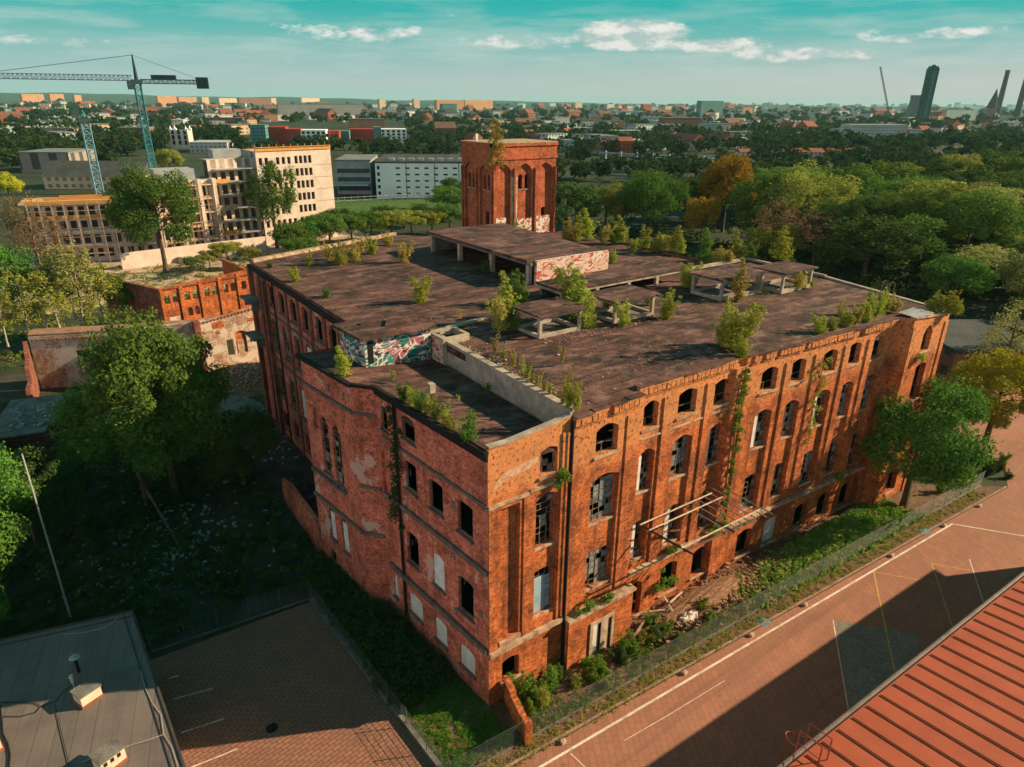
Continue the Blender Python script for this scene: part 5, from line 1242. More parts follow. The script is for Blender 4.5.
# ------------------------------------------------------------------ climbers and ledge plants
def leafblob(name, label, cat, lm, pts, rad, per, size, seed, group=None, stems=None):
    t = thing(name, label, cat, (0, 0, 0), 0, group)
    obj('foliage', quads_mesh('foliage', leaf_arrays(pts, rad, per, size, seed, shell=.3), LF[lm]), t)
    if stems:
        mb = MB()
        for s in stems: mb.tube(s, [.03] * len(s), n=5)
        mb.build('stem', BARK, t)
    return t
r = random.Random(31)
iv = [(22.7 + r.uniform(-.3, .35), .05 + r.uniform(-.25, .05), z + r.uniform(-.2, .2)) for z in np.arange(6.5, 18.2, .30) if r.random() < .85]
leafblob('climbing_ivy', 'ivy climbing the soot dark pilaster in the middle of the street facade', 'ivy', 'weed', iv, [r.uniform(.22, .5) if p[2] > 11 else r.uniform(.15, .32) for p in iv], 75, .09, 5, stems=[[(22.6, .1, 5), (22.8, .08, 10), (22.6, .1, 14), (22.8, .1, 18.3)], [(22.9, .1, 8), (22.5, .1, 13), (22.7, .1, 17)]])
iv = [(33.0 + r.gauss(0, .45), -.2 + r.uniform(-.25, .05), z) for z in np.arange(9.5, 17.0, .35) if r.random() < .85]
leafblob('climbing_ivy', 'sparse yellowing creeper between upper windows right of the ivy covered pilaster', 'ivy', 'lime', iv, [r.uniform(.15, .42) for p in iv], 50, .08, 6, stems=[[(33.1, -.12, 9), (32.8, -.12, 13), (33.2, -.1, 17)]])
iv = [(-.80 - .077 * (v - 10) + r.uniform(-.35, -.05) , v + r.gauss(0, .38), z) for v, z in [(9.75 + .0 * k, 17.2 - k * .4) for k in range(23)]]
leafblob('climbing_ivy', 'dark creeper hanging along the downpipe of the courtyard facade', 'ivy', 'shade', iv, [r.uniform(.2, .5) for p in iv], 60, .10, 7)
iv = [(5.15 + r.gauss(0, .22), -.3 + r.uniform(-.2, .05), 15.15 + r.gauss(0, .3)) for _ in range(9)]
leafblob('ledge_shrub', 'green shrub growing from the sill of the top annex window by the downpipe', 'shrub', 'weed', iv, [.32] * 9, 70, .08, 8)
for i, (u, v, z, s, lab) in enumerate(((7.6, -.45, 3.95, .8, 'small green weed on the stone ledge above the white double door'), (9.6, -.45, 4.0, .7, 'trailing weed on the ledge right above the bleached timber door'), (22.3, -.0, 4.7, 1.4, 'bushy weed on the facade ledge at the right end of the steel canopy'), (17.0, .2, 4.6, .7, 'low weed on the sill below the canopy frame'), (16.8, .25, 1.8, 1.5, 'climber filling the arched ground floor opening under the canopy'), (38.9, -.6, 3.95, .9, 'weed on the shaded ledge near the end tower'), (45.6, -2.2, 14.6, 1.0, 'small creeper beside the upper window of the end tower'))):
    iv = [(u + r.gauss(0, s * .4), v - abs(r.gauss(0, .15)), z + abs(r.gauss(0, s * .45)) - (.5 if s > 1.2 else .1)) for _ in range(int(8 * s) + 4)]
    leafblob('ledge_weed', lab, 'weed', 'weed' if i != 6 else 'lime', iv, [.26] * len(iv), 50, .075, 40 + i)
# ------------------------------------------------------------------ bushes on the verge
for i, (px, py, hp, lm, wd) in enumerate(((520, 700, 22, 'weed', 1.3), (534, 694, 18, 'green', 1.3), (551, 690, 20, 'weed', 1.2), (541, 706, 18, 'olive', 1.3), (527, 712, 14, 'weed', 1.4), (560, 679, 12, 'green', 1.4), (592, 683, 16, 'weed', 1.3), (601, 675, 20, 'weed', 1.2), (575, 688, 14, 'olive', 1.4), (618, 662, 18, 'dark', 1.4), (632, 654, 20, 'weed', 1.3), (642, 645, 14, 'olive', 1.4), (653, 640, 18, 'dark', 1.3), (664, 632, 14, 'weed', 1.3), (676, 640, 10, 'green', 1.4), (700, 612, 14, 'weed', 1.3), (648, 625, 14, 'weed', 1.2), (585, 668, 12, 'weed', 1.4), (712, 622, 12, 'weed', 1.4), (608, 688, 10, 'olive', 1.4))):
    p = at(px, py, G); h = height_at(p, px, py - hp) - G
    nm = {'weed': 'leafy green', 'green': 'mid green', 'olive': 'olive', 'dark': 'dark green'}[lm]
    tree('shrub', i, lm, (p.x, p.y, G), max(h, .9), R1.uniform(0, 6), '%s low bush on the rubble verge between facade and wire fence' % nm, 'bush', 'bushes on the verge', 'verge_bush', wd, 'foliage')
for i, (px, py, hp, lm) in enumerate(((972, 478, 16, 'dark'), (985, 474, 18, 'dark'), (962, 486, 14, 'yellow'), (998, 470, 14, 'dark'), (950, 480, 14, 'green'), (1002, 462, 12, 'green'), (940, 492, 12, 'weed'), (1008, 478, 10, 'dark'))):
    p = at(px, py, G); h = height_at(p, px, py - hp) - G
    tree('shrub', i, lm, (p.x, p.y, G), max(h, 1), R1.uniform(0, 6), '%s low bush in the round planting bed at the street corner' % {'dark': 'dark green', 'yellow': 'yellow', 'green': 'mid green', 'weed': 'leafy'}[lm], 'bush', 'bushes in the planting bed', 'planted_bush', 1.3, 'foliage')
# ------------------------------------------------------------------ ground cover nobody could count
def cover(name, lm, n, pick, rad, per, size, seed, **kw):
    r = random.Random(seed); c, rr = [], []
    for _ in range(n):
        q = pick(r)
        if q is None: continue
        c.append(q); rr.append(rad * r.uniform(.6, 1.3))
    return tag(obj(name, quads_mesh(name, leaf_arrays(c, rr, per, size, seed, **kw), LF[lm])), kind='stuff')
street_v = lambda u: -3.25 - (u + 4.9) * .05
cover('ivy_ground_cover', 'weed', 1500, lambda r: (lambda u: (u, r.uniform(street_v(u) + .1, -1.1 - max(0, u - 28) * .02), G + r.uniform(.0, .45)))(r.triangular(22, 47, 40)), .36, 22, .14, 1, up=.8, flat=.6)
cover('ivy_ground_cover', 'willow', 1100, lambda r: (lambda u: (u, r.uniform(street_v(u) + .1, -1.2), G + r.uniform(.0, .4)))(r.triangular(20, 47, 38)), .36, 18, .15, 2, up=.8, flat=.6)
cover('verge_grass', 'olive', 1500, lambda r: (lambda u: (u, street_v(u) + r.uniform(-1.15, .6), G + .05))(r.uniform(-4.5, 56)), .22, 14, .085, 3, up=.3, aspect=.25, flat=.6)
cover('verge_weeds', 'weed', 1000, lambda r: (lambda u: (u, r.uniform(street_v(u) + .2, -.8), G + .1))(r.uniform(1.2, 30)), .28, 20, .09, 4, up=.6, flat=.6)
cover('dry_verge_weeds', 'dry', 380, lambda r: (lambda u: (u, r.uniform(street_v(u) + .2, -.9), G + .1))(r.uniform(1.2, 30)), .24, 18, .07, 5, up=.4, aspect=.3, flat=.7)
def pk_roof(r):
    a = r.random()
    if a < .3: return (r.uniform(12.5, 48), r.gauss(11.4, .5), 18.8)
    if a < .5: return (6.9 + abs(r.gauss(0, .5)), r.uniform(.5, 17), 18.95)
    if a < .65: return (r.uniform(6.5, 21), 18.4 + r.gauss(0, .3), 18.98)
    if a < .8: return (r.uniform(24, 43), .9 + abs(r.gauss(0, .8)) - max(0, r.uniform(0, .01)), 18.66)
    if a < .9: return (2.9 + abs(r.gauss(0, .4)), r.uniform(22, 50), 18.93)
    return (r.uniform(3, 30), 50.0 + r.gauss(0, 1), 18.93)
cover('roof_moss', 'lime', 330, pk_roof, .15, 16, .05, 21, up=.6, aspect=.3, flat=.5)
cover('roof_moss', 'straw', 260, pk_roof, .16, 14, .05, 22, up=.6, aspect=.25, flat=.6)
def pk_lawn(r):
    v = r.uniform(-3.0, 15); u = r.uniform(-4.9, -.1 - max(0, v) * .1)
    return (u, v, G + .03)
cover('lawn_grass', 'grass', 1900, pk_lawn, .25, 26, .085, 6, up=.4, aspect=.25, flat=.6)
def pk_under(r):
    v = r.uniform(3.0, 20); lo = -5.2; hi = -.5 - v * .078 if v < 12.5 else -2.6
    return (lo + (hi - lo) * r.random(), v, G + .15 + .9 * r.random() ** 2)
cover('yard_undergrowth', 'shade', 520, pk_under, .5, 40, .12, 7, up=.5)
def pk_cy(r):
    u, v = r.uniform(-45, -2.0), r.uniform(18.5, 72)
    if -11 < u < -5.5 and 29 < v < 38 and r.random() < .8: return None
    if u > -3.2 and v < 50: return None
    return (u, v, G + .1 + .9 * r.random() ** 3)
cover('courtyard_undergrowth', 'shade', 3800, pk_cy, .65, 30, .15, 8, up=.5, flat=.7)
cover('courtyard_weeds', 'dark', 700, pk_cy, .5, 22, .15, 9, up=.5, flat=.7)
cover('back_lot_scrub', 'olive', 900, lambda r: (r.uniform(-60, 34), r.uniform(92, 150), G + .3 * r.random()), .9, 26, .22, 10, up=.5, flat=.6)
cover('back_lot_scrub', 'green', 700, lambda r: (r.uniform(-60, 60), r.uniform(75, 160), G + .3 * r.random()) , .9, 26, .22, 11, up=.5, flat=.6)
cover('woodland_floor', 'shade', 1500, lambda r: (lambda p: (p.x, p.y, G + r.uniform(.2, 2.5)))(at(r.uniform(570, 1060), r.uniform(175, 300), 0)), 1.8, 24, .42, 12, up=.5, flat=.8)
# ================================================================== the construction site
FR = random.Random(99)
RAWC = blotch('raw_pale_concrete', (0.66, 0.56, 0.49), (0.54, 0.44, 0.37), .35, fine=.2)
RAWG = blotch('raw_grey_concrete', (0.34, 0.36, 0.36), (0.25, 0.27, 0.27), .3, fine=.2)
FORM = blotch('orange_formwork_timber', (0.62, 0.30, 0.08), (0.45, 0.24, 0.09), .8)
DECK = blotch('timber_deck', (0.60, 0.40, 0.24), (0.42, 0.27, 0.16), .4)
SHADOWIN = blotch('unlit_room', (0.07, 0.06, 0.055), (0.04, 0.035, 0.03), .5)
sheet('building_site', [(-40, 118), (34, 120), (66, 138), (66, 186), (-40, 186)], G - .005, blotch('building_site_sand', (0.46, 0.36, 0.27), (0.30, 0.22, 0.16), .08))
ROOMB = blotch('dim_room_wall', (0.22, 0.18, 0.15), (0.13, 0.11, 0.095), .5)  # the dimness of the open rooms is put into this wall colour
ab = thing('unfinished_apartment_block', 'unfinished pale concrete apartment block with orange formwork stepping down to the left', 'building', (0, 0, 0))
def cwall(par, a, b, z0, z1, ops, m, depth=.5, dark=True):
    w_ = Wall(a, b); mb = MB(); wall_mesh(mb, w_, z0, [(0, z1), (w_.L, z1)], ops, depth); o = mb.build('wall', m, par)
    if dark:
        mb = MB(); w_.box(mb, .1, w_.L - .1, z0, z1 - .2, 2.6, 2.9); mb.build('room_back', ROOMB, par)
    return w_
def grid(q0, q1, n, z0, dz, nz, w_, h_, skip=0):
    o = []
    for j in range(nz):
        for i in range(n):
            if FR.random() < skip: continue
            q = q0 + (q1 - q0) * (i + .5) / n; o.append((q - w_ / 2, q + w_ / 2, z0 + dz * j, z0 + dz * j + h_, 0))
    return o
c1 = cwall(ab, (36, 160.4), (57.2, 163.1), -.5, 23.6, grid(10.4, 15.7, 4, 1.0, 3.2, 7, .95, 1.95) + grid(.4, 9.8, 6, 1.0, 3.2, 7, .95, 1.8, .15), RAWC)
cwall(ab, (57.2, 163.1), (56.2, 176), -.5, 23.6, [], RAWC, dark=False); cwall(ab, (36.2, 175), (36, 160.4), 17, 23.6, [], RAWG, dark=False)
mb = MB()
for j in range(1, 7): c1.box(mb, 15.9, c1.L - .02, 3.2 * j + .35, 3.2 * j + .47, -.02, -.003)
mb.build('joint', blotch('rusty_joint', (0.36, 0.2, 0.15), (0.28, 0.16, 0.12), 1), ab)
c2 = cwall(ab, (24.2, 161.6), (36, 163.0), -.5, 22.0, grid(.4, 11.4, 5, .6, 3.2, 7, 1.4, 2.3), RAWC)
for j in range(7):
    mb = MB(); c2.box(mb, .2 + FR.uniform(0, 2), 11.4, .3 + 3.2 * j, .5 + 3.2 * j, -2.0, -.005); mb.build('balcony_slab', RAWG, ab)
    if j in (1, 3, 5): mb = MB(); c2.box(mb, .5, 6 + FR.uniform(-2, 4), .5 + 3.2 * j, 1.4 + 3.2 * j, -2.0, -1.95); mb.build('balcony_guard', FORM if j != 3 else PALEWOOD, ab)
c3 = cwall(ab, (9.8, 157), (24.2, 158.8), -.5, 17.6, grid(.6, 13.8, 6, .6, 3.3, 5, 1.5, 2.3, .06), RAWC)
cwall(ab, (24.2, 158.8), (24.2, 172), -.5, 17.6, [], RAWC, dark=False)
for j in range(1, 6):
    mb = MB(); c3.box(mb, .0, 14.4, 3.3 * j - .1, 3.3 * j + .12, -1.3, -.005); bs = mb.build('balcony_slab', RAWC, ab)
    mb = MB(); c3.box(mb, .2, 9 + FR.uniform(-2, 5), 3.3 * j + .12, 3.3 * j + .55, -1.32, -1.26); mb.build('formwork', FORM, bs)
mb = MB()
for q in (0, 5.2, 10.4, 14.0): c3.box(mb, q, q + .9, -.5, 17.9, -1.5, -.01)
mb.build('wall_fin', RAWC, ab)
c4 = cwall(ab, (-14.5, 166.5), (9.8, 160.2), -.5, 13.2, grid(.4, 24.4, 11, .6, 3.3, 4, 1.25, 2.0, .08), RAWC)
for j in range(1, 5):
    mb = MB(); c4.box(mb, -.6, 25, 3.3 * j - .1, 3.3 * j + .15, -1.5, -.005); bs = mb.build('balcony_slab', DECK if j > 2 else RAWC, ab)
    mb = MB(); c4.box(mb, -.5, 25, 3.3 * j + .15, 3.3 * j + (.8 if j > 2 else .5), -1.54, -1.46); mb.build('formwork', FORM if j > 2 else RAWC, bs)
for pts, z, m in (([(36, 160.5), (57.1, 163.2), (56.1, 176), (36, 174)], 23.5, DECK), ([(24.3, 161.8), (36, 163), (36, 174), (24.3, 172)], 21.9, RAWG), ([(9.9, 157.2), (24.1, 158.9), (24.1, 172), (9.9, 171)], 17.5, RAWG), ([(-16.5, 167), (9.7, 160.2), (9.7, 172), (-15, 179)], 13.4, DECK)):
    mb = MB(); mb.prism(pts, z - .3, z); mb.build('roof', m, ab)
mb = MB()
c1.box(mb, 0, c1.L, 23.62, 24.5, -.25, -.15); c1.box(mb, 0, c1.L, 24.5, 24.62, -.5, .4)
for q in range(0, 21, 2): c1.box(mb, q + .2, q + .32, 23.5, 25.2, .6, .72)
mb.build('formwork', FORM, ab)
mb = MB(); mb.box(12, 22.5, 163, 168, 17.52, 20.0); mb.box(27, 34, 166, 171, 21.92, 24.0); mb.build('stair_core', RAWG, ab)
mb = MB()
for q in range(0, 25, 3): c4.box(mb, q + .1, q + .2, 13.42, 14.6, .3, .4)
c4.box(mb, 0, 25, 14.5, 14.6, .3, .4); c4.box(mb, 2, 20, 13.42, 14.0, 5, 5.1); c4.box(mb, 5, 14, 13.42, 14.3, 7, 7.2); mb.build('guard_rail', FORM, ab)
sw_ = Wall((0, 150.5), (34, 154)); mb = MB(); sw_.box(mb, 0, sw_.L, G, 3.2, 0, .4); tag(mb.build('site_wall', RAWC), 'long pale concrete retaining wall along the foot of the unfinished apartment block', 'wall')
for i, (px, py) in enumerate(((190, 262), (197, 259), (206, 258), (212, 255), (220, 254), (183, 262))):
    p = at(px, py, G); M = Matrix.Translation((p.x, p.y, G)) @ Matrix.Rotation(R(10 * i), 4, 'Z')
    mb = MB(); mb.box(-1.0, 1.0, -.6, .6, 0, 1.25, 0, M); mb.box(-1.1, 1.1, -.7, .7, 1.27, 1.4, 0, M)
    tag(mb.build('material_pallet', blotch('shrink_wrapped_blocks', (0.56, 0.5, 0.45), (0.40, 0.34, 0.30), 1.5)), 'wrapped pallet of pale blocks in the row at the foot of the retaining wall', 'pallet', 'pallets of blocks')

def lattice(mb, a, b, wd, n, up=(0, 0, 1), r=.09, tri=False):
    a, b = Vector(a), Vector(b); d = (b - a).normalized(); u = Vector(up)
    s = d.cross(u).normalized(); u = s.cross(d).normalized()
    cs = [(-.5, 0), (.5, 0), (0, 1)] if tri else [(-.5, -.5), (.5, -.5), (.5, .5), (-.5, .5)]
    off = [s * (x * wd) + u * (y * wd) for x, y in cs]
    for o in off: mb.bar(a + o, b + o, r)
    for i in range(n):
        p, q = a + (b - a) * (i / n), a + (b - a) * ((i + 1) / n)
        for k in range(len(off)):
            o1, o2 = off[k], off[(k + 1) % len(off)]
            if i % 2: o1, o2 = o2, o1
            mb.bar(p + o1, q + o2, r * .6); mb.bar(q + o1, q + o2, r * .55)
BLUEC = blotch('pale_blue_crane_paint', (0.18, 0.34, 0.42), (0.12, 0.25, 0.32), .4, rough=.5)
for w_, nm in ((c3, 'scaffold'), (c4, 'scaffold')):
    mb = MB(); q = 0.0; top = 16.5 if w_ is c3 else 13.0
    while q < w_.L:
        for o_ in (-1.9, -2.7): w_.box(mb, q - .05, q + .05, -.5, top + FR.uniform(-.5, 1.6), o_ - .05, o_ + .05)
        q += 2.4
    z = 1.8
    while z < top:
        for o_ in (-1.9, -2.7): w_.box(mb, 0, w_.L * FR.uniform(.6, 1), z, z + .07, o_ - .03, o_ + .03)
        if FR.random() < .6: a_ = FR.uniform(0, w_.L * .5); w_.box(mb, a_, a_ + w_.L * .35, z + .08, z + .16, -2.65, -1.95)
        z += 2.0
    mb.build('scaffold', PALEWOOD, ab)
k1 = thing('tower_crane', 'nearer pale blue tower crane mast beside the lowest construction slab, without a visible jib', 'crane', (0, 0, 0))
b1 = at(112, 250, 0); h1 = height_at(b1, 83, 122)
mb = MB(); lattice(mb, (b1.x, b1.y, G), (b1.x, b1.y, h1), 1.7, 22, up=(0, 1, 0), r=.13); mb.build('mast', BLUEC, k1)
mb = MB(); mb.box(b1.x - 2.6, b1.x + 2.6, b1.y - 2.6, b1.y + 2.6, G - .2, G + 1.0); mb.build('base', CONC, k1)
mb = MB(); mb.box(b1.x - 1.3, b1.x + 1.3, b1.y - 1.3, b1.y + 1.3, h1, h1 + .9); mb.box(b1.x - 2.4, b1.x - .9, b1.y - 1.1, b1.y + .3, h1 + .9, h1 + 2.6); mb.build('slewing_unit', blotch('dark_crane_steel', (0.05, 0.09, 0.1), (0.03, 0.06, 0.07), 1), k1)
away = Vector((b1.x - CAM.x, b1.y - CAM.y, 0)).normalized()
mb = MB(); lattice(mb, Vector((b1.x, b1.y, h1 + 1.3)), Vector((b1.x, b1.y, h1 + 1.3)) + away * 30, 1.0, 14, r=.06, tri=True); mb.build('jib', TEALP, k1)
k2 = thing('tower_crane', 'tall teal tower crane whose long jib reaches across the sky to the left edge', 'crane', (0, 0, 0))
b2 = at(157, 192, 0); h2 = height_at(b2, 136, 84)
mb = MB(); lattice(mb, (b2.x, b2.y, G), (b2.x, b2.y, h2), 2.2, 24, up=(0, 1, 0), r=.2); mb.build('mast', TEALP, k2)
dsk = blotch('dark_teal_crane_steel', (0.035, 0.07, 0.075), (0.025, 0.05, 0.055), 1)
right = Vector((RT.x, RT.y, 0)).normalized(); fwd = Vector((-right.y, right.x, 0))
jd = (-right * .97 - fwd * .24).normalized()
T2 = Vector((b2.x, b2.y, h2))
mb = MB(); mb.box(b2.x - 1.8, b2.x + 1.8, b2.y - 1.8, b2.y + 1.8, h2, h2 + 1.6); mb.box(b2.x - 3.6, b2.x - 1.5, b2.y - 2.2, b2.y + .0, h2 - 2.0, h2 + 1.0); mb.build('slewing_unit', dsk, k2)
mb = MB(); mb.bar(T2 + Vector((0, 0, 1.5)), T2 + Vector((0, 0, 10.5)), .75, r2=.25); mb.build('tower_head', dsk, k2)
mb = MB(); lattice(mb, T2 + jd * 1.5 + Vector((0, 0, 1.2)), T2 + jd * 74 + Vector((0, 0, 1.2)), 1.9, 46, r=.11, tri=True); mb.build('jib', dsk, k2)
mb = MB(); lattice(mb, T2 - jd * 1.5 + Vector((0, 0, 1.0)), T2 - jd * 24 + Vector((0, 0, 1.0)), 1.4, 14, r=.16); mb.box(-9, 0, -.8, .8, 0, 1.5, 0, Matrix.Translation(T2 - jd * 10 + Vector((0, 0, 1.9))) @ Matrix.Rotation(math.atan2(jd.y, jd.x), 4, 'Z') @ Matrix.Translation((4.5, 0, 0))); mb.build('counter_jib', dsk, k2)
mb = MB(); mb.box(-2.2, 2.2, -1, 1, -2.4, 1.8, 0, Matrix.Translation(T2 - jd * 24 + Vector((0, 0, 1.0))) @ Matrix.Rotation(math.atan2(jd.y, jd.x), 4, 'Z')); mb.build('counterweight', dsk, k2)
mb = MB(); mb.bar(T2 + Vector((0, 0, 10.3)), T2 + jd * 52 + Vector((0, 0, 3)), .09); mb.bar(T2 + Vector((0, 0, 10.3)), T2 - jd * 23 + Vector((0, 0, 2)), .06); mb.build('tie_bar', dsk, k2)

# ================================================================== the town
def gridmat(name, wallc, winc, sx, sz, fx=.5, fz=.5, ox=0.0):
    def b(t):
        u = uv(t); s = t.n('ShaderNodeSeparateXYZ', ins={0: u}).outputs
        a = t.m('FRACT', t.m('DIVIDE', s[0], sx)); c = t.m('FRACT', t.m('DIVIDE', s[1], sz))
        ia = t.m('LESS_THAN', t.m('ABSOLUTE', t.m('SUBTRACT', a, .5)), fx / 2); ic = t.m('LESS_THAN', t.m('ABSOLUTE', t.m('SUBTRACT', c, .5)), fz / 2)
        base = t.mix(t.ramp(t.noise(geo(t), .05, 4, .6), [(0.4, 0.0), (0.6, .5)]), wallc, tuple(v * .7 for v in wallc))
        return t.mix(t.m('MULTIPLY', ia, ic), base, winc)
    return mat(name, b, rough=.8)
WM = {
 'orange': gridmat('orange_panel_facade', (0.52, 0.28, 0.15), (0.22, 0.14, 0.09), 3.2, 2.8),
 'cream': gridmat('cream_panel_facade', (0.60, 0.46, 0.30), (0.20, 0.17, 0.13), 3.2, 2.8),
 'grey': gridmat('grey_panel_facade', (0.30, 0.31, 0.31), (0.12, 0.13, 0.14), 3.0, 2.8),
 'white': gridmat('white_panel_facade', (0.50, 0.51, 0.49), (0.17, 0.19, 0.20), 3.2, 2.8),
 'teal': gridmat('teal_panel_facade', (0.10, 0.26, 0.25), (0.05, 0.12, 0.12), 3.2, 2.8, .7, .5),
 'red': gridmat('red_brick_facade', (0.33, 0.085, 0.05), (0.12, 0.06, 0.05), 3.0, 3.0),
 'pale': gridmat('pale_teal_facade', (0.36, 0.48, 0.46), (0.12, 0.17, 0.18), 3.2, 2.8),
 'brown': gridmat('brown_brick_facade', (0.24, 0.13, 0.085), (0.09, 0.06, 0.05), 3.0, 3.0)}
RM = {'red': blotch('red_tile_roof', (0.27, 0.095, 0.065), (0.20, 0.075, 0.055), .4), 'grey': blotch('grey_town_roof', (0.20, 0.22, 0.22), (0.13, 0.15, 0.15), .2),
      'dark': blotch('dark_town_roof', (0.07, 0.08, 0.08), (0.045, 0.05, 0.05), .2), 'pale': blotch('pale_town_roof', (0.42, 0.46, 0.45), (0.3, 0.34, 0.33), .2), 'brown': blotch('brown_town_roof', (0.17, 0.10, 0.075), (0.11, 0.07, 0.055), .3)}
def block(name, label, cat, x0, x1, yt, yb, wm, rm='grey', depth=14, gable=False, group=None, ang=0.0, z=0.0, parts=False):
    """A building whose front runs between two ground points; the height is read at the first of them."""
    a, b = at(x0, yb, z), at(x1, yb, z)
    mid = (a + b) / 2; L_ = (b - a).length; h = height_at(a, x0, yt) - z
    d = (b - a).normalized(); d = Vector((d.x, d.y, 0)); rot = math.atan2(d.y, d.x) + ang
    M = Matrix.Translation((0, 0, 0))
    root = thing(name, label, cat, (mid.x, mid.y, z - .5), rot, group)
    mb = MB(); mb.box(-L_ / 2, L_ / 2, 0, depth, 0, h + .5); mb.build('wall', WM[wm] if isinstance(wm, str) else wm, root)
    mb = MB()
    if gable:
        rh = min(depth, L_) * .28
        e = .6
        P = [(-L_ / 2 - e, -e, h + .5), (L_ / 2 + e, -e, h + .5), (L_ / 2 + e, depth + e, h + .5), (-L_ / 2 - e, depth + e, h + .5), (-L_ / 2 - e, depth / 2, h + .5 + rh), (L_ / 2 + e, depth / 2, h + .5 + rh)]
        for f in ((0, 1, 5, 4), (2, 3, 4, 5), (1, 2, 5), (3, 0, 4), (3, 2, 1, 0)): mb.poly([P[i] for i in f])
    else: mb.box(-L_ / 2 - .3, L_ / 2 + .3, -.3, depth + .3, h + .502, h + 1.1)
    mb.build('roof', RM[rm], root)
    return root, L_, h, d
def add_windows(root, L_, q0, q1, n, z0, dz, nz, w_, h_, m=BLACK, side=0, depth=14):
    for j in range(nz):
        for i in range(n):
            q = -L_ / 2 + q0 + (q1 - q0) * (i + .5) / n; z = z0 + j * dz
            mb = MB()
            if side == 0: mb.box(q - w_ / 2, q + w_ / 2, -.06, .05, z, z + h_)
            mb.build('window', m, root)
# mid distance buildings that can be told apart
PLAINW = blotch('white_rendered_wall', (0.80, 0.86, 0.86), (0.70, 0.77, 0.78), .12, fine=.15)
PLAING = blotch('teal_cladding_and_shade', (0.12, 0.24, 0.23), (0.09, 0.19, 0.185), .12, fine=.15)
whs, L_, h, d = block('white_warehouse', 'long white five storey warehouse with rows of slit windows left of the brick tower', 'building', 377, 470, 163, 197, PLAINW, 'dark', 42)
add_windows(whs, L_, 7, L_ - 4, 7, 1.6, 2.45, 5, 1.7, .6, BLACK)
add_windows(whs, L_, .4, 2.0, 1, 1.4, 2.45, 5, 1.0, 1.3, BLACK)
for q in (.32, .62, .88):
    mb = MB(); mb.box(-L_ / 2 + L_ * q, -L_ / 2 + L_ * q + .3, -.10, -.002, 0, h + .4); mb.build('downpipe', IRON, whs)
for i in range(9):
    mb = MB(); q = -L_ / 2 + 5 + i * L_ / 9.5; mb.box(q, q + 2.2, 5, 7, h + 1.102, h + 2.0); mb.build('roof_vent', RM['pale'], whs)
mb = MB(); mb.box(-L_ / 2 - .12, -L_ / 2 - .003, .2, 41.5, .2, h + .3); mb.build('shaded_end_panel', PLAING, whs)  # added panel paints the shade of this end wall in dark teal
root, L_, h, d = block('office_building', 'low grey office building with dark glazed strips at the left end of the warehouse', 'building', 338, 372, 161, 193, RAWG, 'grey', 30)
for z in (1.5, 5.2, 8.6):
    mb = MB(); mb.box(-L_ / 2 + .4, L_ / 2 - .4, -.08, -.003, z, z + 1.7); mb.build('window', blotch('dark_glazing', (0.05, 0.09, 0.1), (0.03, 0.06, 0.07), .3, rough=.3), root)
mb = MB(); mb.box(-L_ / 2, L_ / 2 - .5, -6, -.1, 4.0, 4.6); mb.build('canopy', RM['pale'], root)
sheet('sports_field', [tuple(at(x, y, G))[:2] for x, y in ((300, 222), (470, 217), (475, 199), (330, 200))], G + .02, blotch('field_grass', (0.055, 0.115, 0.03), (0.075, 0.13, 0.035), .05))
fa_, fb_ = at(332, 204, G), at(420, 199, G)
ff = thing('pale_fence', 'long pale fence along the sports field below the white warehouse', 'fence', (0, 0, 0)); w_ = Wall((fa_.x, fa_.y), (fb_.x, fb_.y))
for i in range(15):
    mb = MB(); q = w_.L * i / 14; w_.box(mb, q - .12, q + .12, G, 2.0, 0, .2); mb.build('post', RM['grey'], ff)
mb = MB(); w_.box(mb, 0, w_.L, .4, .55, .05, .12); w_.box(mb, 0, w_.L, 1.5, 1.65, .05, .12); mb.build('rail', RM['pale'], ff)
RED_C = blotch('red_cladding', (0.36, 0.06, 0.045), (0.30, 0.05, 0.04), .2, fine=.1)
mr = thing('modern_housing_row', 'long modern housing row with alternating red, white and teal fronts behind the construction site', 'building', (0, 0, 0))
for x0, x1, yt, yb, m in ((252, 267, 125, 144, WM['teal']), (267, 287, 127, 143, RED_C), (287, 302, 129, 144, RED_C), (302, 327, 130, 146, PLAINW), (327, 340, 131, 145, RED_C), (340, 350, 131, 143, PLAING), (350, 374, 129, 141, RED_C), (374, 382, 127, 143, PLAING), (381, 407, 129, 143, PLAINW)):
    a, b = at(x0, yb, 0), at(x1, yb, 0); h = height_at(a, x0, yt); L_ = (b - a).length; rot = math.atan2((b - a).y, (b - a).x)
    M = Matrix.Translation(((a.x + b.x) / 2, (a.y + b.y) / 2, -.5)) @ Matrix.Rotation(rot, 4, 'Z')
    mb = MB(); mb.box(-L_ / 2, L_ / 2 - .1, 0, 22, 0, h + .5, 0, M); wg = mb.build('wing', m, mr)
    if m is PLAINW:
        for j in range(4):
            for i in range(5):
                mb = MB(); q = -L_ / 2 + L_ * (i + .5) / 5; mb.box(q - 1.2, q + 1.2, -.12, -.004, 1.5 + j * h / 4.4, 3.4 + j * h / 4.4, 0, M); mb.build('window', BLACK, wg)
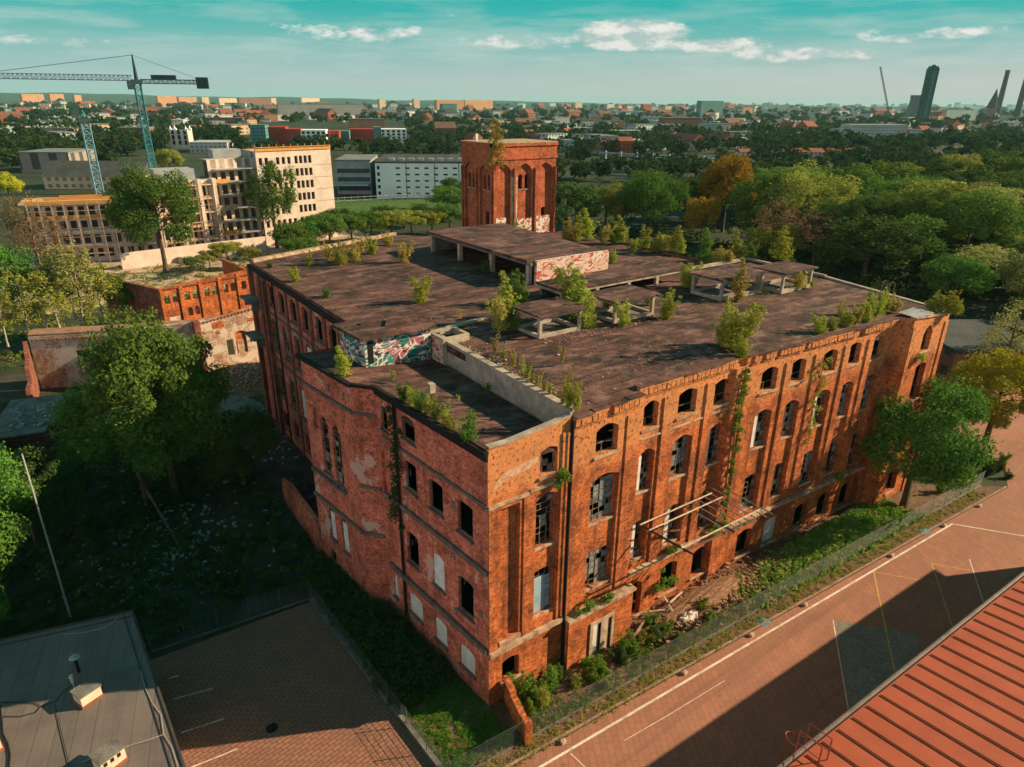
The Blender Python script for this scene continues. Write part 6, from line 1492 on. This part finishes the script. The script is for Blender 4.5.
# little castle like tower with pinnacles
ca, cb_ = at(172, 148, 0), at(190, 148, 0); ch_ = height_at(ca, 172, 131); cl_ = (cb_ - ca).length; rot = math.atan2((cb_ - ca).y, (cb_ - ca).x)
ct = thing('pinnacled_tower', 'small white square tower with corner pinnacles behind the cranes', 'tower', (ca.x, ca.y, -.5), rot)
mb = MB(); mb.box(0, cl_, 0, cl_, 0, ch_ + .5); mb.build('wall', RAWC, ct)
for x in (0, cl_ - 2):
    for y in (0, cl_ - 2):
        mb = MB(); mb.box(x - .2, x + 2, y - .2, y + 2, ch_ + .5, ch_ + 2.2); mb.bar((x + .9, y + .9, ch_ + 2.2), (x + .9, y + .9, ch_ + 4.4), .8, r2=.1); mb.build('pinnacle', PLAINW, ct)
mb = MB(); mb.box(2, cl_ - 2.2, 0, .4, ch_ + .5, ch_ + 1.5); mb.build('parapet', PLAINW, ct)
for j, n in ((0, 3), (1, 3), (2, 3)):
    for i in range(n):
        mb = MB(); q = cl_ * (i + .5) / n; z = 3 + j * ch_ / 3.3; mb.box(q - 1.0, q + 1.0, -.15, -.004, z, z + 3.2); mb.build('window', BLACK, ct)
block('long_shed', 'long low shed with dark roof behind the lowest construction slab', 'building', 45, 142, 176, 188, 'cream', 'dark', 20, gable=True)
block('old_mill', 'old grey mill hall with tall window bays among trees at the left', 'building', 22, 72, 153, 172, gridmat('grey_mill_facade', (0.30, 0.26, 0.23), (0.07, 0.07, 0.07), 9.0, 14.0, .45, .75), 'grey', 30)
block('pale_hall', 'pale low hall right of the pinnacled tower', 'building', 190, 228, 143, 152, 'white', 'pale', 30)
for i, (x0, x1, yt, yb, wm, rm, lab) in enumerate((
 (24, 46, 94, 106, 'orange', 'pale', 'leftmost sunlit orange apartment slab on the horizon'), (52, 66, 94, 106, 'orange', 'pale', 'second sunlit orange apartment slab from the left edge on the horizon'), (76, 83, 95, 105, 'orange', 'pale', 'narrow sunlit orange tower block on the horizon left of the cranes'),
 (159, 178, 96, 107, 'orange', 'pale', 'orange apartment slab just right of the tall crane mast'), (180, 198, 97, 107, 'orange', 'pale', 'orange apartment slab under the crane counterweight'), (203, 210, 97, 107, 'cream', 'pale', 'narrow cream block right of the crane counterweight'), (220, 239, 98, 106, 'cream', 'pale', 'wide cream apartment slab on the horizon above the housing row'),
 (240, 272, 98, 108, 'brown', 'grey', 'brownish long apartment slab above the housing row'), (272, 277, 98, 107, 'cream', 'pale', 'thin cream tower block beside the brownish slab'), (279, 364, 104, 117, 'grey', 'grey', 'very long grey panel block behind the housing row'), (302, 320, 98, 104, 'cream', 'pale', 'cream block rising behind the very long grey panel block'),
 (380, 386, 99, 110, 'cream', 'pale', 'small cream tower block above the white warehouse'), (414, 420, 99, 108, 'orange', 'pale', 'small orange tower block above the white warehouse'), (437, 464, 100, 112, 'orange', 'pale', 'yellow orange slab on the horizon left of the brick tower'), (443, 457, 104, 117, 'teal', 'grey', 'teal glazed block in front of the yellow orange slab'), (465, 493, 100, 110, 'orange', 'pale', 'dull orange slab on the horizon behind the brick tower'),
 (575, 582, 103, 112, 'cream', 'pale', 'pale twin tower block on the horizon right of the brick tower'), (607, 614, 104, 112, 'white', 'pale', 'white tower block far off above the red gabled house'), (643, 651, 105, 114, 'red', 'red', 'red block on the horizon between the tower and the teal office'), (700, 722, 101, 117, 'teal', 'dark', 'square teal office block standing alone on the horizon'),
 (665, 672, 106, 113, 'cream', 'pale', 'small cream block left of the square teal office'), (742, 752, 108, 114, 'orange', 'red', 'low orange block right of the square teal office'), (850, 905, 125, 143, 'white', 'pale', 'long white apartment slab in the trees left of the dark tower'), (664, 700, 118, 132, 'brown', 'grey', 'brown brick hall below the square teal office'), (655, 675, 121, 130, 'pale', 'pale', 'pale wing at the left end of the brown brick hall'), (575, 592, 128, 138, 'pale', 'pale', 'pale teal hall with a bright roof right of the brick tower'), (614, 642, 131, 138, 'pale', 'pale', 'long pale teal hall above the red gabled house'),
 (705, 730, 124, 136, 'pale', 'grey', 'terraced pale block below the square teal office'), (565, 574, 141, 152, 'pale', 'grey', 'small pale block in the trees right of the brick tower'), (945, 975, 110, 120, 'pale', 'pale', 'pale hall left of the church spire'), (965, 1024, 106, 111, 'teal', 'dark', 'long dark teal roofed hall behind the church spire'), (436, 456, 128, 142, 'brown', 'brown', 'brown gabled block in the trees above the warehouse'), (120, 150, 128, 142, 'brown', 'grey', 'brown mill block between the two cranes'), (350, 385, 119, 128, 'brown', 'grey', 'low brown school block above the housing row'), (208, 244, 118, 130, 'brown', 'grey', 'grey brown block above the pale hall'))):
    block('apartment_block' if wm in ('orange', 'cream', 'white', 'grey') else 'town_building', lab, 'building', x0, x1, yt, yb, wm, rm, 16 if yb < 115 else 20, gable=(rm in ('brown', 'red')))
block('gabled_house', 'dark red brick gabled house by the pale pipe bridge', 'house', 601, 619, 142, 154, 'brown', 'dark', 14, gable=True)
block('gabled_house', 'bright red gabled house at the left end of the long pale wall', 'house', 619, 632, 141, 155, 'red', 'red', 12, gable=True)
for i, (x0, x1) in enumerate(((783, 790), (791, 803), (805, 810), (811, 823), (829, 842), (847, 858), (740, 750), (860, 868))):
    block('terraced_house', 'small white walled house with bright red roof in the row beyond the wood', 'house', x0, x1, 152, 159 if i != 6 else 158, 'white', 'red', 9, gable=True, group='red roofed houses beyond the wood')
lw = Wall(tuple(at(634, 151, 0))[:2], tuple(at(712, 147, 0))[:2]); mb = MB(); lw.box(mb, 0, lw.L, -.5, 3.2, 0, .5); tag(mb.build('long_wall', RM['pale']), 'long pale boundary wall to the right of the bright red gabled house', 'wall')
pa, pb = at(598, 160, 0), at(712, 167, 0); pw_ = Wall((pa.x, pa.y), (pb.x, pb.y)); pbz = thing('pipe_bridge', 'pale blue pipe bridge on low trestles in front of the red gabled house', 'pipe bridge', (0, 0, 0))
mb = MB(); mb.bar(pw_.p(0, 5.0), pw_.p(pw_.L, 5.0), .45, n=8); mb.bar(pw_.p(0, 3.7), pw_.p(pw_.L, 3.7), .3, n=8); mb.build('pipe', BLUEBD, pbz)
for i in range(7):
    mb = MB(); q = pw_.L * (i + .5) / 7; pw_.box(mb, q - .3, q + .3, -.5, 6.2, -.5, .7); mb.build('trestle', BLUEBD, pbz)
block('flat_shed', 'low dark flat roofed shed behind the factory end tower', 'building', 948, 1040, 352, 380, 'brown', 'dark', 14)
# landmarks on the skyline
def shaft(name, label, cat, px, yb, yt, ground_d, rb_, rt_, m, n=14):
    dv = at(px, 128, 0) - CAM; dv.z = 0; dv.normalize(); p = Vector((CAM.x, CAM.y, 0)) + dv * ground_d
    return p
dt = at(921, 124, 0); hh = height_at(dt, 930, 68); wpx = dist(dt) / 683
DARKT = blotch('dark_teal_tower_cladding', (0.035, 0.085, 0.078), (0.03, 0.07, 0.065), .02)
tw = thing('dark_tower', 'tall dark teal tower with a small crown standing clear of the skyline at the right', 'tower', (dt.x, dt.y, -.5), R(-40))
mb = MB(); s = 3.4 * wpx; mb.box(-s, s, -s, s, 0, hh); mb.build('shaft', DARKT, tw)
mb = MB(); mb.box(-s * .35, s * .35, -s * 1.12, -s * 1.003, 0, hh * .97); mb.build('stair_shaft', blotch('teal_cladding_light', (0.06, 0.16, 0.14), (0.05, 0.13, 0.115), .02), tw)
mb = MB(); mb.box(-s * .8, s * .8, -s * .8, s * .8, hh, hh * 1.035); mb.box(-s * .3, s * .3, -s * .3, s * .3, hh * 1.035, hh * 1.06); mb.build('crown', DARKT, tw)
def skyline(px, yt, dd):
    rr = at(px, 140, 0) - CAM; rr.z = 0; rr.normalize(); p = Vector((CAM.x, CAM.y, 0)) + rr * dd; return p, height_at(p, px, yt)
p, hh = skyline(909, 95, 2600); m_ = 2600 / 683
ctw = thing('cooling_tower', 'squat grey cooling tower just left of the dark tower', 'cooling tower', (p.x, p.y, -.5))
mb = MB(); n = 20
prof = [(0, 1.25), (.3, 1.0), (.6, .86), (.8, .84), (1.0, .88)]
for (za, ra_), (zb, rb_) in zip(prof[:-1], prof[1:]):
    for k in range(n):
        a0, a1 = 2 * math.pi * k / n, 2 * math.pi * (k + 1) / n; Rr = 6.6 * m_
        mb.poly([(Rr * ra_ * math.cos(a0), Rr * ra_ * math.sin(a0), za * hh), (Rr * ra_ * math.cos(a1), Rr * ra_ * math.sin(a1), za * hh), (Rr * rb_ * math.cos(a1), Rr * rb_ * math.sin(a1), zb * hh), (Rr * rb_ * math.cos(a0), Rr * rb_ * math.sin(a0), zb * hh)])
mb.build('shell', blotch('grey_cooling_concrete', (0.13, 0.13, 0.13), (0.10, 0.10, 0.10), .01), ctw)
for px, yt, dd, r0, lab in ((993, 70, 3000, 2.2, 'dark factory chimney with a red cap behind the church spire'), (1010, 72, 2800, 2.4, 'dark factory chimney cut by the right edge of the view')):
    p, hh = skyline(px - (0 if px > 1000 else 3), yt, dd); m_ = dd / 683
    ck = thing('factory_chimney', lab, 'chimney', (p.x, p.y, -.5)); mb = MB(); mb.bar((0, 0, 0), (0, 0, hh * .95), r0 * m_, r2=r0 * m_ * .7, n=12); mb.build('shaft', blotch('sooty_chimney', (0.07, 0.055, 0.055), (0.05, 0.04, 0.04), .02), ck)
    mb = MB(); mb.bar((0, 0, hh * .951), (0, 0, hh), r0 * m_ * .78, r2=r0 * m_ * .74, n=12); mb.build('cap', blotch('red_chimney_band', (0.22, 0.05, 0.04), (0.16, 0.04, 0.03), .02), ck)
p, hh = skyline(984, 88, 2300); m_ = 2300 / 683
cs_ = thing('church', 'church with a pointed brown spire on the skyline at the right', 'church', (p.x, p.y, -.5), R(20))
mb = MB(); mb.box(-2.9 * m_, 2.9 * m_, -2.9 * m_, 2.9 * m_, 0, hh * .42); mb.build('tower', blotch('church_brick', (0.24, 0.16, 0.13), (0.18, 0.12, 0.1), .05), cs_)
mb = MB(); mb.bar((0, 0, hh * .42), (0, 0, hh), 4.4 * m_, r2=.1, n=8); mb.build('spire', RM['dark'], cs_)
mb = MB(); mb.box(3 * m_, 14 * m_, -3.2 * m_, 3.2 * m_, 0, hh * .26); mb.build('nave', blotch('church_render', (0.42, 0.33, 0.28), (0.34, 0.27, 0.23), .05), cs_)
P_ = [(3 * m_, -3.6 * m_), (14 * m_, -3.6 * m_), (14 * m_, 3.6 * m_), (3 * m_, 3.6 * m_)]
mb = MB(); z0_, z1_ = hh * .262, hh * .40
mb.poly([(*P_[0], z0_), (*P_[1], z0_), (14 * m_, 0, z1_), (3 * m_, 0, z1_)]); mb.poly([(*P_[2], z0_), (*P_[3], z0_), (3 * m_, 0, z1_), (14 * m_, 0, z1_)]); mb.poly([(*P_[1], z0_), (*P_[2], z0_), (14 * m_, 0, z1_)]); mb.poly([(*P_[3], z0_), (*P_[0], z0_), (3 * m_, 0, z1_)]); mb.build('roof', RM['brown'], cs_)
p, hh = skyline(866, 67, 1700); q, _ = skyline(868, 110, 1700)
ms = thing('lattice_mast', 'thin grey lattice crane boom leaning on the skyline left of the dark tower', 'crane', (0, 0, 0))
dvec = Vector((RT.x, RT.y, 0)).normalized()
mb = MB(); lattice(mb, (p.x + dvec.x * 46, p.y + dvec.y * 46, 0), Vector((p.x, p.y, hh)), 2.2, 30, up=(0, 1, 0), r=.3); mb.build('boom', IRON, ms)
# many small houses of the town
SIZE_ = ['small', 'small', 'small', 'small', 'small', 'small', 'long', 'wide', 'compact', 'compact']
def house_proto(i):
    r = random.Random(300 + i); L_, D_, H_ = r.uniform(9, 26), r.uniform(8, 13), r.uniform(4.5, 9)
    wm = ['white', 'cream', 'red', 'pale', 'white', 'brown', 'white', 'pale', 'cream', 'pale'][i]; rm = ['red', 'grey', 'brown', 'pale', 'dark', 'red', 'grey', 'grey', 'red', 'pale'][i]
    flat = rm in ('pale', 'grey'); mb = MB(); mb.box(-L_ / 2, L_ / 2, -D_ / 2, D_ / 2, 0, H_)
    if flat: mb.box(-L_ / 2 - .3, L_ / 2 + .3, -D_ / 2 - .3, D_ / 2 + .3, H_ + .01, H_ + .5, 1)
    else:
        P = [(-L_ / 2, -D_ / 2 - .5, H_), (L_ / 2, -D_ / 2 - .5, H_), (L_ / 2, D_ / 2 + .5, H_), (-L_ / 2, D_ / 2 + .5, H_), (-L_ / 2, 0, H_ + D_ * .4), (L_ / 2, 0, H_ + D_ * .4)]
        for f in ((0, 1, 5, 4), (2, 3, 4, 5), (1, 2, 5), (3, 0, 4)): mb.poly([P[k] for k in f], 1)
    o = mb.build('town_house', [WM[wm], RM[rm]]); me = o.data; bpy.data.objects.remove(o)
    words = {'white': 'white', 'cream': 'cream', 'red': 'red brick', 'pale': 'pale teal', 'grey': 'grey', 'brown': 'brown'}[wm]
    return me, SIZE_[i] + ' %s house with a %s roof among trees of the far town' % (words, {'red': 'red', 'grey': 'grey', 'brown': 'brown', 'pale': 'pale', 'dark': 'dark'}[rm]) 
HP = [house_proto(i) for i in range(10)]
nh = 0
while nh < 285:
    px = FR.uniform(-10, 1034); py = 107 + 42 * FR.random() ** 1.25
    if px < 60 and py > 128: continue
    if px > 560 and py > 150 - abs(px - 640) * .02: continue
    if px > 750 and py > 138: continue
    if 250 < px < 470 and py > 124: continue
    if 90 < px < 250 and py > 136: continue
    p = at(px, py, 0); me, lab = HP[FR.randrange(10)]
    o = bpy.data.objects.new('town_house', me); COL.objects.link(o); s = FR.uniform(.9, 1.7) * (1 + max(0, dist(p) - 900) / 2600)
    o.location = (p.x, p.y, -.5); o.scale = (s, s, s * .9); o.rotation_euler = (0, 0, FR.choice([0, R(90)]) + FR.uniform(-.35, .35))
    tag(o, lab, 'house', 'small houses of the far town'); nh += 1
# larger pale town blocks between the small houses
def town_proto(i):
    r = random.Random(700 + i); L_, D_, H_ = r.uniform(24, 52), r.uniform(11, 15), r.uniform(8, 14)
    wm = ['white', 'cream', 'pale', 'white', 'brown', 'orange'][i]; mb = MB(); mb.box(-L_ / 2, L_ / 2, -D_ / 2, D_ / 2, 0, H_); mb.box(-L_ / 2 - .4, L_ / 2 + .4, -D_ / 2 - .4, D_ / 2 + .4, H_ + .01, H_ + .6, 1)
    for k in range(4): q = -L_ / 2 + L_ * (k + .5) / 4; mb.box(q, q + 1.6, -1, 1.2, H_ + .62, H_ + 2.2, 1)
    o = mb.build('town_block', [WM[wm], RM[['pale', 'grey', 'pale', 'grey', 'brown', 'grey'][i]]]); me = o.data; bpy.data.objects.remove(o)
    return me, '%s flat roofed town block standing among the far houses' % ['long white', 'cream', 'pale teal', 'short white', 'brown brick', 'orange'][i]
TP = [town_proto(i) for i in range(6)]
nb_ = 0
while nb_ < 120:
    px = FR.uniform(-10, 1034); py = 106.5 + 32 * FR.random() ** 1.2
    if 250 < px < 470 and py > 122: continue
    if 90 < px < 250 and py > 134: continue
    if px > 560 and py > 134: continue
    if px > 890 and 112 < py < 126: continue
    p = at(px, py, 0); me, lab = TP[FR.choice([0, 0, 1, 2, 2, 3, 3, 4, 5])]
    o = bpy.data.objects.new('town_block', me); COL.objects.link(o); sc_ = FR.uniform(.7, 1.15) * (1 + max(0, dist(p) - 900) / 3500)
    o.location = (p.x, p.y, -.5); o.scale = (sc_, sc_, sc_ * .85); o.rotation_euler = (0, 0, R(FR.choice([-20, 10, 70, -36])) + FR.uniform(-.15, .15))
    tag(o, lab, 'building', 'larger blocks of the far town'); nb_ += 1
# the woods between the houses read as one mass
def far_wood(name, n, pick, lm, seed, per, rs, ss):
    r = random.Random(seed); C_, Q_ = [], []
    g = np.random.default_rng(seed); V = []
    for _ in range(n):
        q = pick(r)
        if q is None: continue
        p, d = q; rad = r.uniform(.7, 1.25) * rs * (1 + d / 2600); z = rad * .8
        k = 3
        c = [(p.x + r.gauss(0, rad * .5), p.y + r.gauss(0, rad * .5), z + r.uniform(-.2, .45) * rad) for _ in range(k)]
        V.append(leaf_arrays(c, [rad * .72] * k, per, ss * (1 + d / 1500), r.randrange(10 ** 6), up=.5, shell=.55, flat=.8, aspect=.7))
    return tag(obj(name, quads_mesh(name, np.concatenate(V), LF[lm])), kind='stuff')
def pkfar(y0, y1, pw):
    def f(r):
        px = r.uniform(-30, 1054); py = y0 + (y1 - y0) * r.random() ** pw
        if 335 < px < 475 and 160 < py: return None
        if 245 < px < 412 and 124 < py < 149: return None
        if 165 < px < 232 and 142 < py < 156: return None
        if 590 < px < 720 and 157 < py < 167: return None
        if px < 145 and 168 < py: return None
        if 145 < px < 340 and py > 156: return None
        p = at(px, py, 0); return p, dist(p)
    return f
LF['far'] = leafmat('far_dark_leaves', (0.020, 0.048, 0.022), (0.034, 0.066, 0.026), .3)
LF['far2'] = leafmat('far_green_leaves', (0.034, 0.070, 0.026), (0.052, 0.085, 0.03), .3)
far_wood('distant_woodland', 1300, pkfar(106, 150, 1.3), 'far', 1, 16, 5.0, 1.5)
far_wood('distant_woodland', 600, pkfar(106, 150, 1.1), 'far2', 2, 16, 5.0, 1.5)
far_wood('town_woodland', 420, pkfar(140, 182, 1.0), 'far', 3, 34, 5.2, 1.0)
far_wood('town_woodland', 240, pkfar(140, 182, 1.0), 'far2', 4, 34, 5.0, 1.0)
# hills along the horizon
hb = MB(); prev = None
for i in range(121):
    px = -300 + i * 13.7; rr = at(px, 300, 0) - CAM; rr.z = 0; rr.normalize()
    dd = 9000; p = Vector((CAM.x, CAM.y, 0)) + rr * dd
    h_ = 36 + max(0, 48 * (1 - max(0, px) / 560)) + 6 * math.sin(i * .45) + 4 * math.sin(i * 1.3 + 1)
    if px > 620: h_ = 28 + 7 * math.sin(i * .6)
    q = Vector((CAM.x, CAM.y, 0)) + rr * (dd + 4000)
    cur = ((p.x - rr.x * 2500, p.y - rr.y * 2500, -3), (p.x, p.y, h_), (q.x, q.y, -3))
    if prev:
        hb.poly([prev[0], cur[0], cur[1], prev[1]]); hb.poly([prev[1], cur[1], cur[2], prev[2]])
    prev = cur
tag(hb.build('hills', blotch('wooded_hills', (0.030, 0.055, 0.035), (0.045, 0.07, 0.04), .004), smooth=True), kind='structure')
# ================================================================== brick tower behind the roof
bt = thing('brick_tower', 'square red brick tower with tall arched panels and a birch growing from its parapet', 'tower', (0, 0, 0))
_k = 1.25
tu, tv, tz0, tz1 = CAM.x + (38.0 - CAM.x) * _k, CAM.y + (55.2 - CAM.y) * _k, G, 36 - (36 - 30.6) * _k
TW, TD = 14.25, 10.2
panels_r = [(TW * (i + .5) / 3 - 1.35, TW * (i + .5) / 3 + 1.35, 18.6, 28.0, .9, None) for i in range(3)]
def tower_face(a, b, n, gr, wins):
    w_ = Wall(a, b); ops = []; bw = w_.L / n
    for i in range(n): ops.append((bw * i + bw * .17, bw * (i + 1) - bw * .17, 12.25, 25.75, 1.1))
    mb = MB(); wall_mesh(mb, w_, tz0, [(0, tz1 - 2.75), (w_.L, tz1 - 2.75)], ops, .5); mb.build('wall', BRICK_T, bt)
    ops2 = []
    for i, o in enumerate(ops):
        m = (o[0] + o[1]) / 2
        if i in wins: ops2 += [(m - 1.2, m - .25, 21.25, 23.88, .4), (m + .25, m + 1.2, 21.25, 23.88, .4)]
        if gr == 'left' and i == 1: ops2.append((m - .6, m + .6, 13.75, 17.5, .1))
        if gr == 'right' and i == 2: ops2.append((m - .5, m + .6, 15.0, 17.75, .3))
    w2_ = Wall(w_.p(0, 0, .5)[:2], w_.p(w_.L, 0, .5)[:2]); mb = MB(); wall_mesh(mb, w2_, 12.0, [(0, 26.25), (w_.L, 26.25)], ops2, .5); mb.build('panel_back', BRICK_T, bt)
    for o in ops2:
        window(bt, w2_, (*o, 'dark'), 'dark', wr, STONE if o[2] > 19 else None, .35)
    mb = MB()
    for i in range(n):
        q = bw * i + bw * .17
    w_.box(mb, -.25, w_.L + .25, tz1 - 2.75, tz1 - 2.2, -.18, .5); w_.box(mb, -.3, w_.L + .3, tz1 - .5, tz1, -.30, .5); w_.box(mb, -.12, w_.L + .12, tz1 - 2.2, tz1 - .5, -.06, .5)
    mb.build('cornice', BRICK_T, bt)
    mb = MB()
    for i in range(n + 1):
        q = min(max(bw * i, .18), w_.L - .18); w_.box(mb, q - .18, q + .18, tz0, 25.0, -.28, -.004)
    mb.build('pilaster', BRICK_T, bt)
    return w_
t1 = tower_face((tu, tv), (tu + TW, tv), 3, 'right', (1,))
t2_ = tower_face((tu, tv + TD), (tu, tv), 2, 'left', (0, 1))
for a, b in (((tu + TW, tv), (tu + TW, tv + TD)), ((tu + TW, tv + TD), (tu, tv + TD))):
    w_ = Wall(a, b); mb = MB(); wall_mesh(mb, w_, tz0, [(0, tz1), (w_.L, tz1)], [], .5); mb.build('wall', BRICK_T, bt)
mb = MB(); mb.prism([(tu - .2, tv - .2), (tu + TW + .2, tv - .2), (tu + TW + .2, tv + TD + .2), (tu - .2, tv + TD + .2)], tz1 + .005, tz1 + .15); mb.build('roof', STONE, bt)
mb = MB(); t1.box(mb, .5, 2.7, 12.5, 16.5, -.295, -.285); t1.box(mb, 5.2, 9.0, 12.5, 16.0, -.012, -.005) ; t1.box(mb, 9.9, 13.2, 12.5, 16.2, -.012, -.005); mb.build('graffiti', GRAF3, bt)
mb = MB(); t1.box(mb, 4.0, 5.4, 14.7, 23.5, -.012, -.005); mb.build('lime_stain', BRICK_W, bt)
mb = MB(); mb.bar(t1.p(TW - .1, 25.4, -.4), t1.p(TW + .3, 18.5, -.5), .08); mb.bar(t1.p(TW + .3, 18.5, -.5), t1.p(TW - .4, 13.5, -.4), .08); mb.build('downpipe', BLACK, bt)
mb = MB(); c = at(452, 136, tz1); mb.box(tu + .6, tu + 1.0, tv + 6.2, tv + 6.6, tz1 + .15, tz1 + 1.4); mb.build('vent_stack', WHITEBD, bt)
leafblob('parapet_birch', 'straw coloured birch growing from the near corner of the brick tower parapet', 'sapling', 'straw', [(tu + .4 + R1.gauss(0, 1.1) * (1 - k / 50), tv - .3 + R1.gauss(0, .6), tz1 - 3.4 + k * .19) for k in range(40)], [.8 - .011 * k for k in range(40)], 70, .15, 91, stems=[[(tu + .3, tv + .2, tz1 - .3), (tu + .5, tv - .1, tz1 + 1.5), (tu + .4, tv - .1, tz1 + 3.4)]])
leafblob('tower_foot_shrub', 'green shrub at the foot of the brick tower beside the white graffiti', 'shrub', 'weed', [(tu + 3.2 + R1.gauss(0, 1.0), tv - 1.6 + R1.gauss(0, .3), 13.6 + abs(R1.gauss(0, 1.2))) for k in range(16)], [.7] * 16, 60, .15, 92)

# ================================================================== the air
hz_ = MB(); hz_.box(-16000, 16000, -16000, 16000, -1.6, 160)
ho = tag(hz_.build('haze', BLACK), kind='stuff')
hm_ = bpy.data.materials.new('pale_haze'); hm_.use_nodes = True; ht = NT(hm_.node_tree)
pv = ht.n('ShaderNodeVolumePrincipled', ins={'Color': (0.36, 0.80, 0.86, 1), 'Density': 0.000042, 'Anisotropy': 0.0})
ht.link(pv.outputs[0], ht.n('ShaderNodeOutputMaterial').inputs['Volume'])
ho.data.materials[0] = hm_
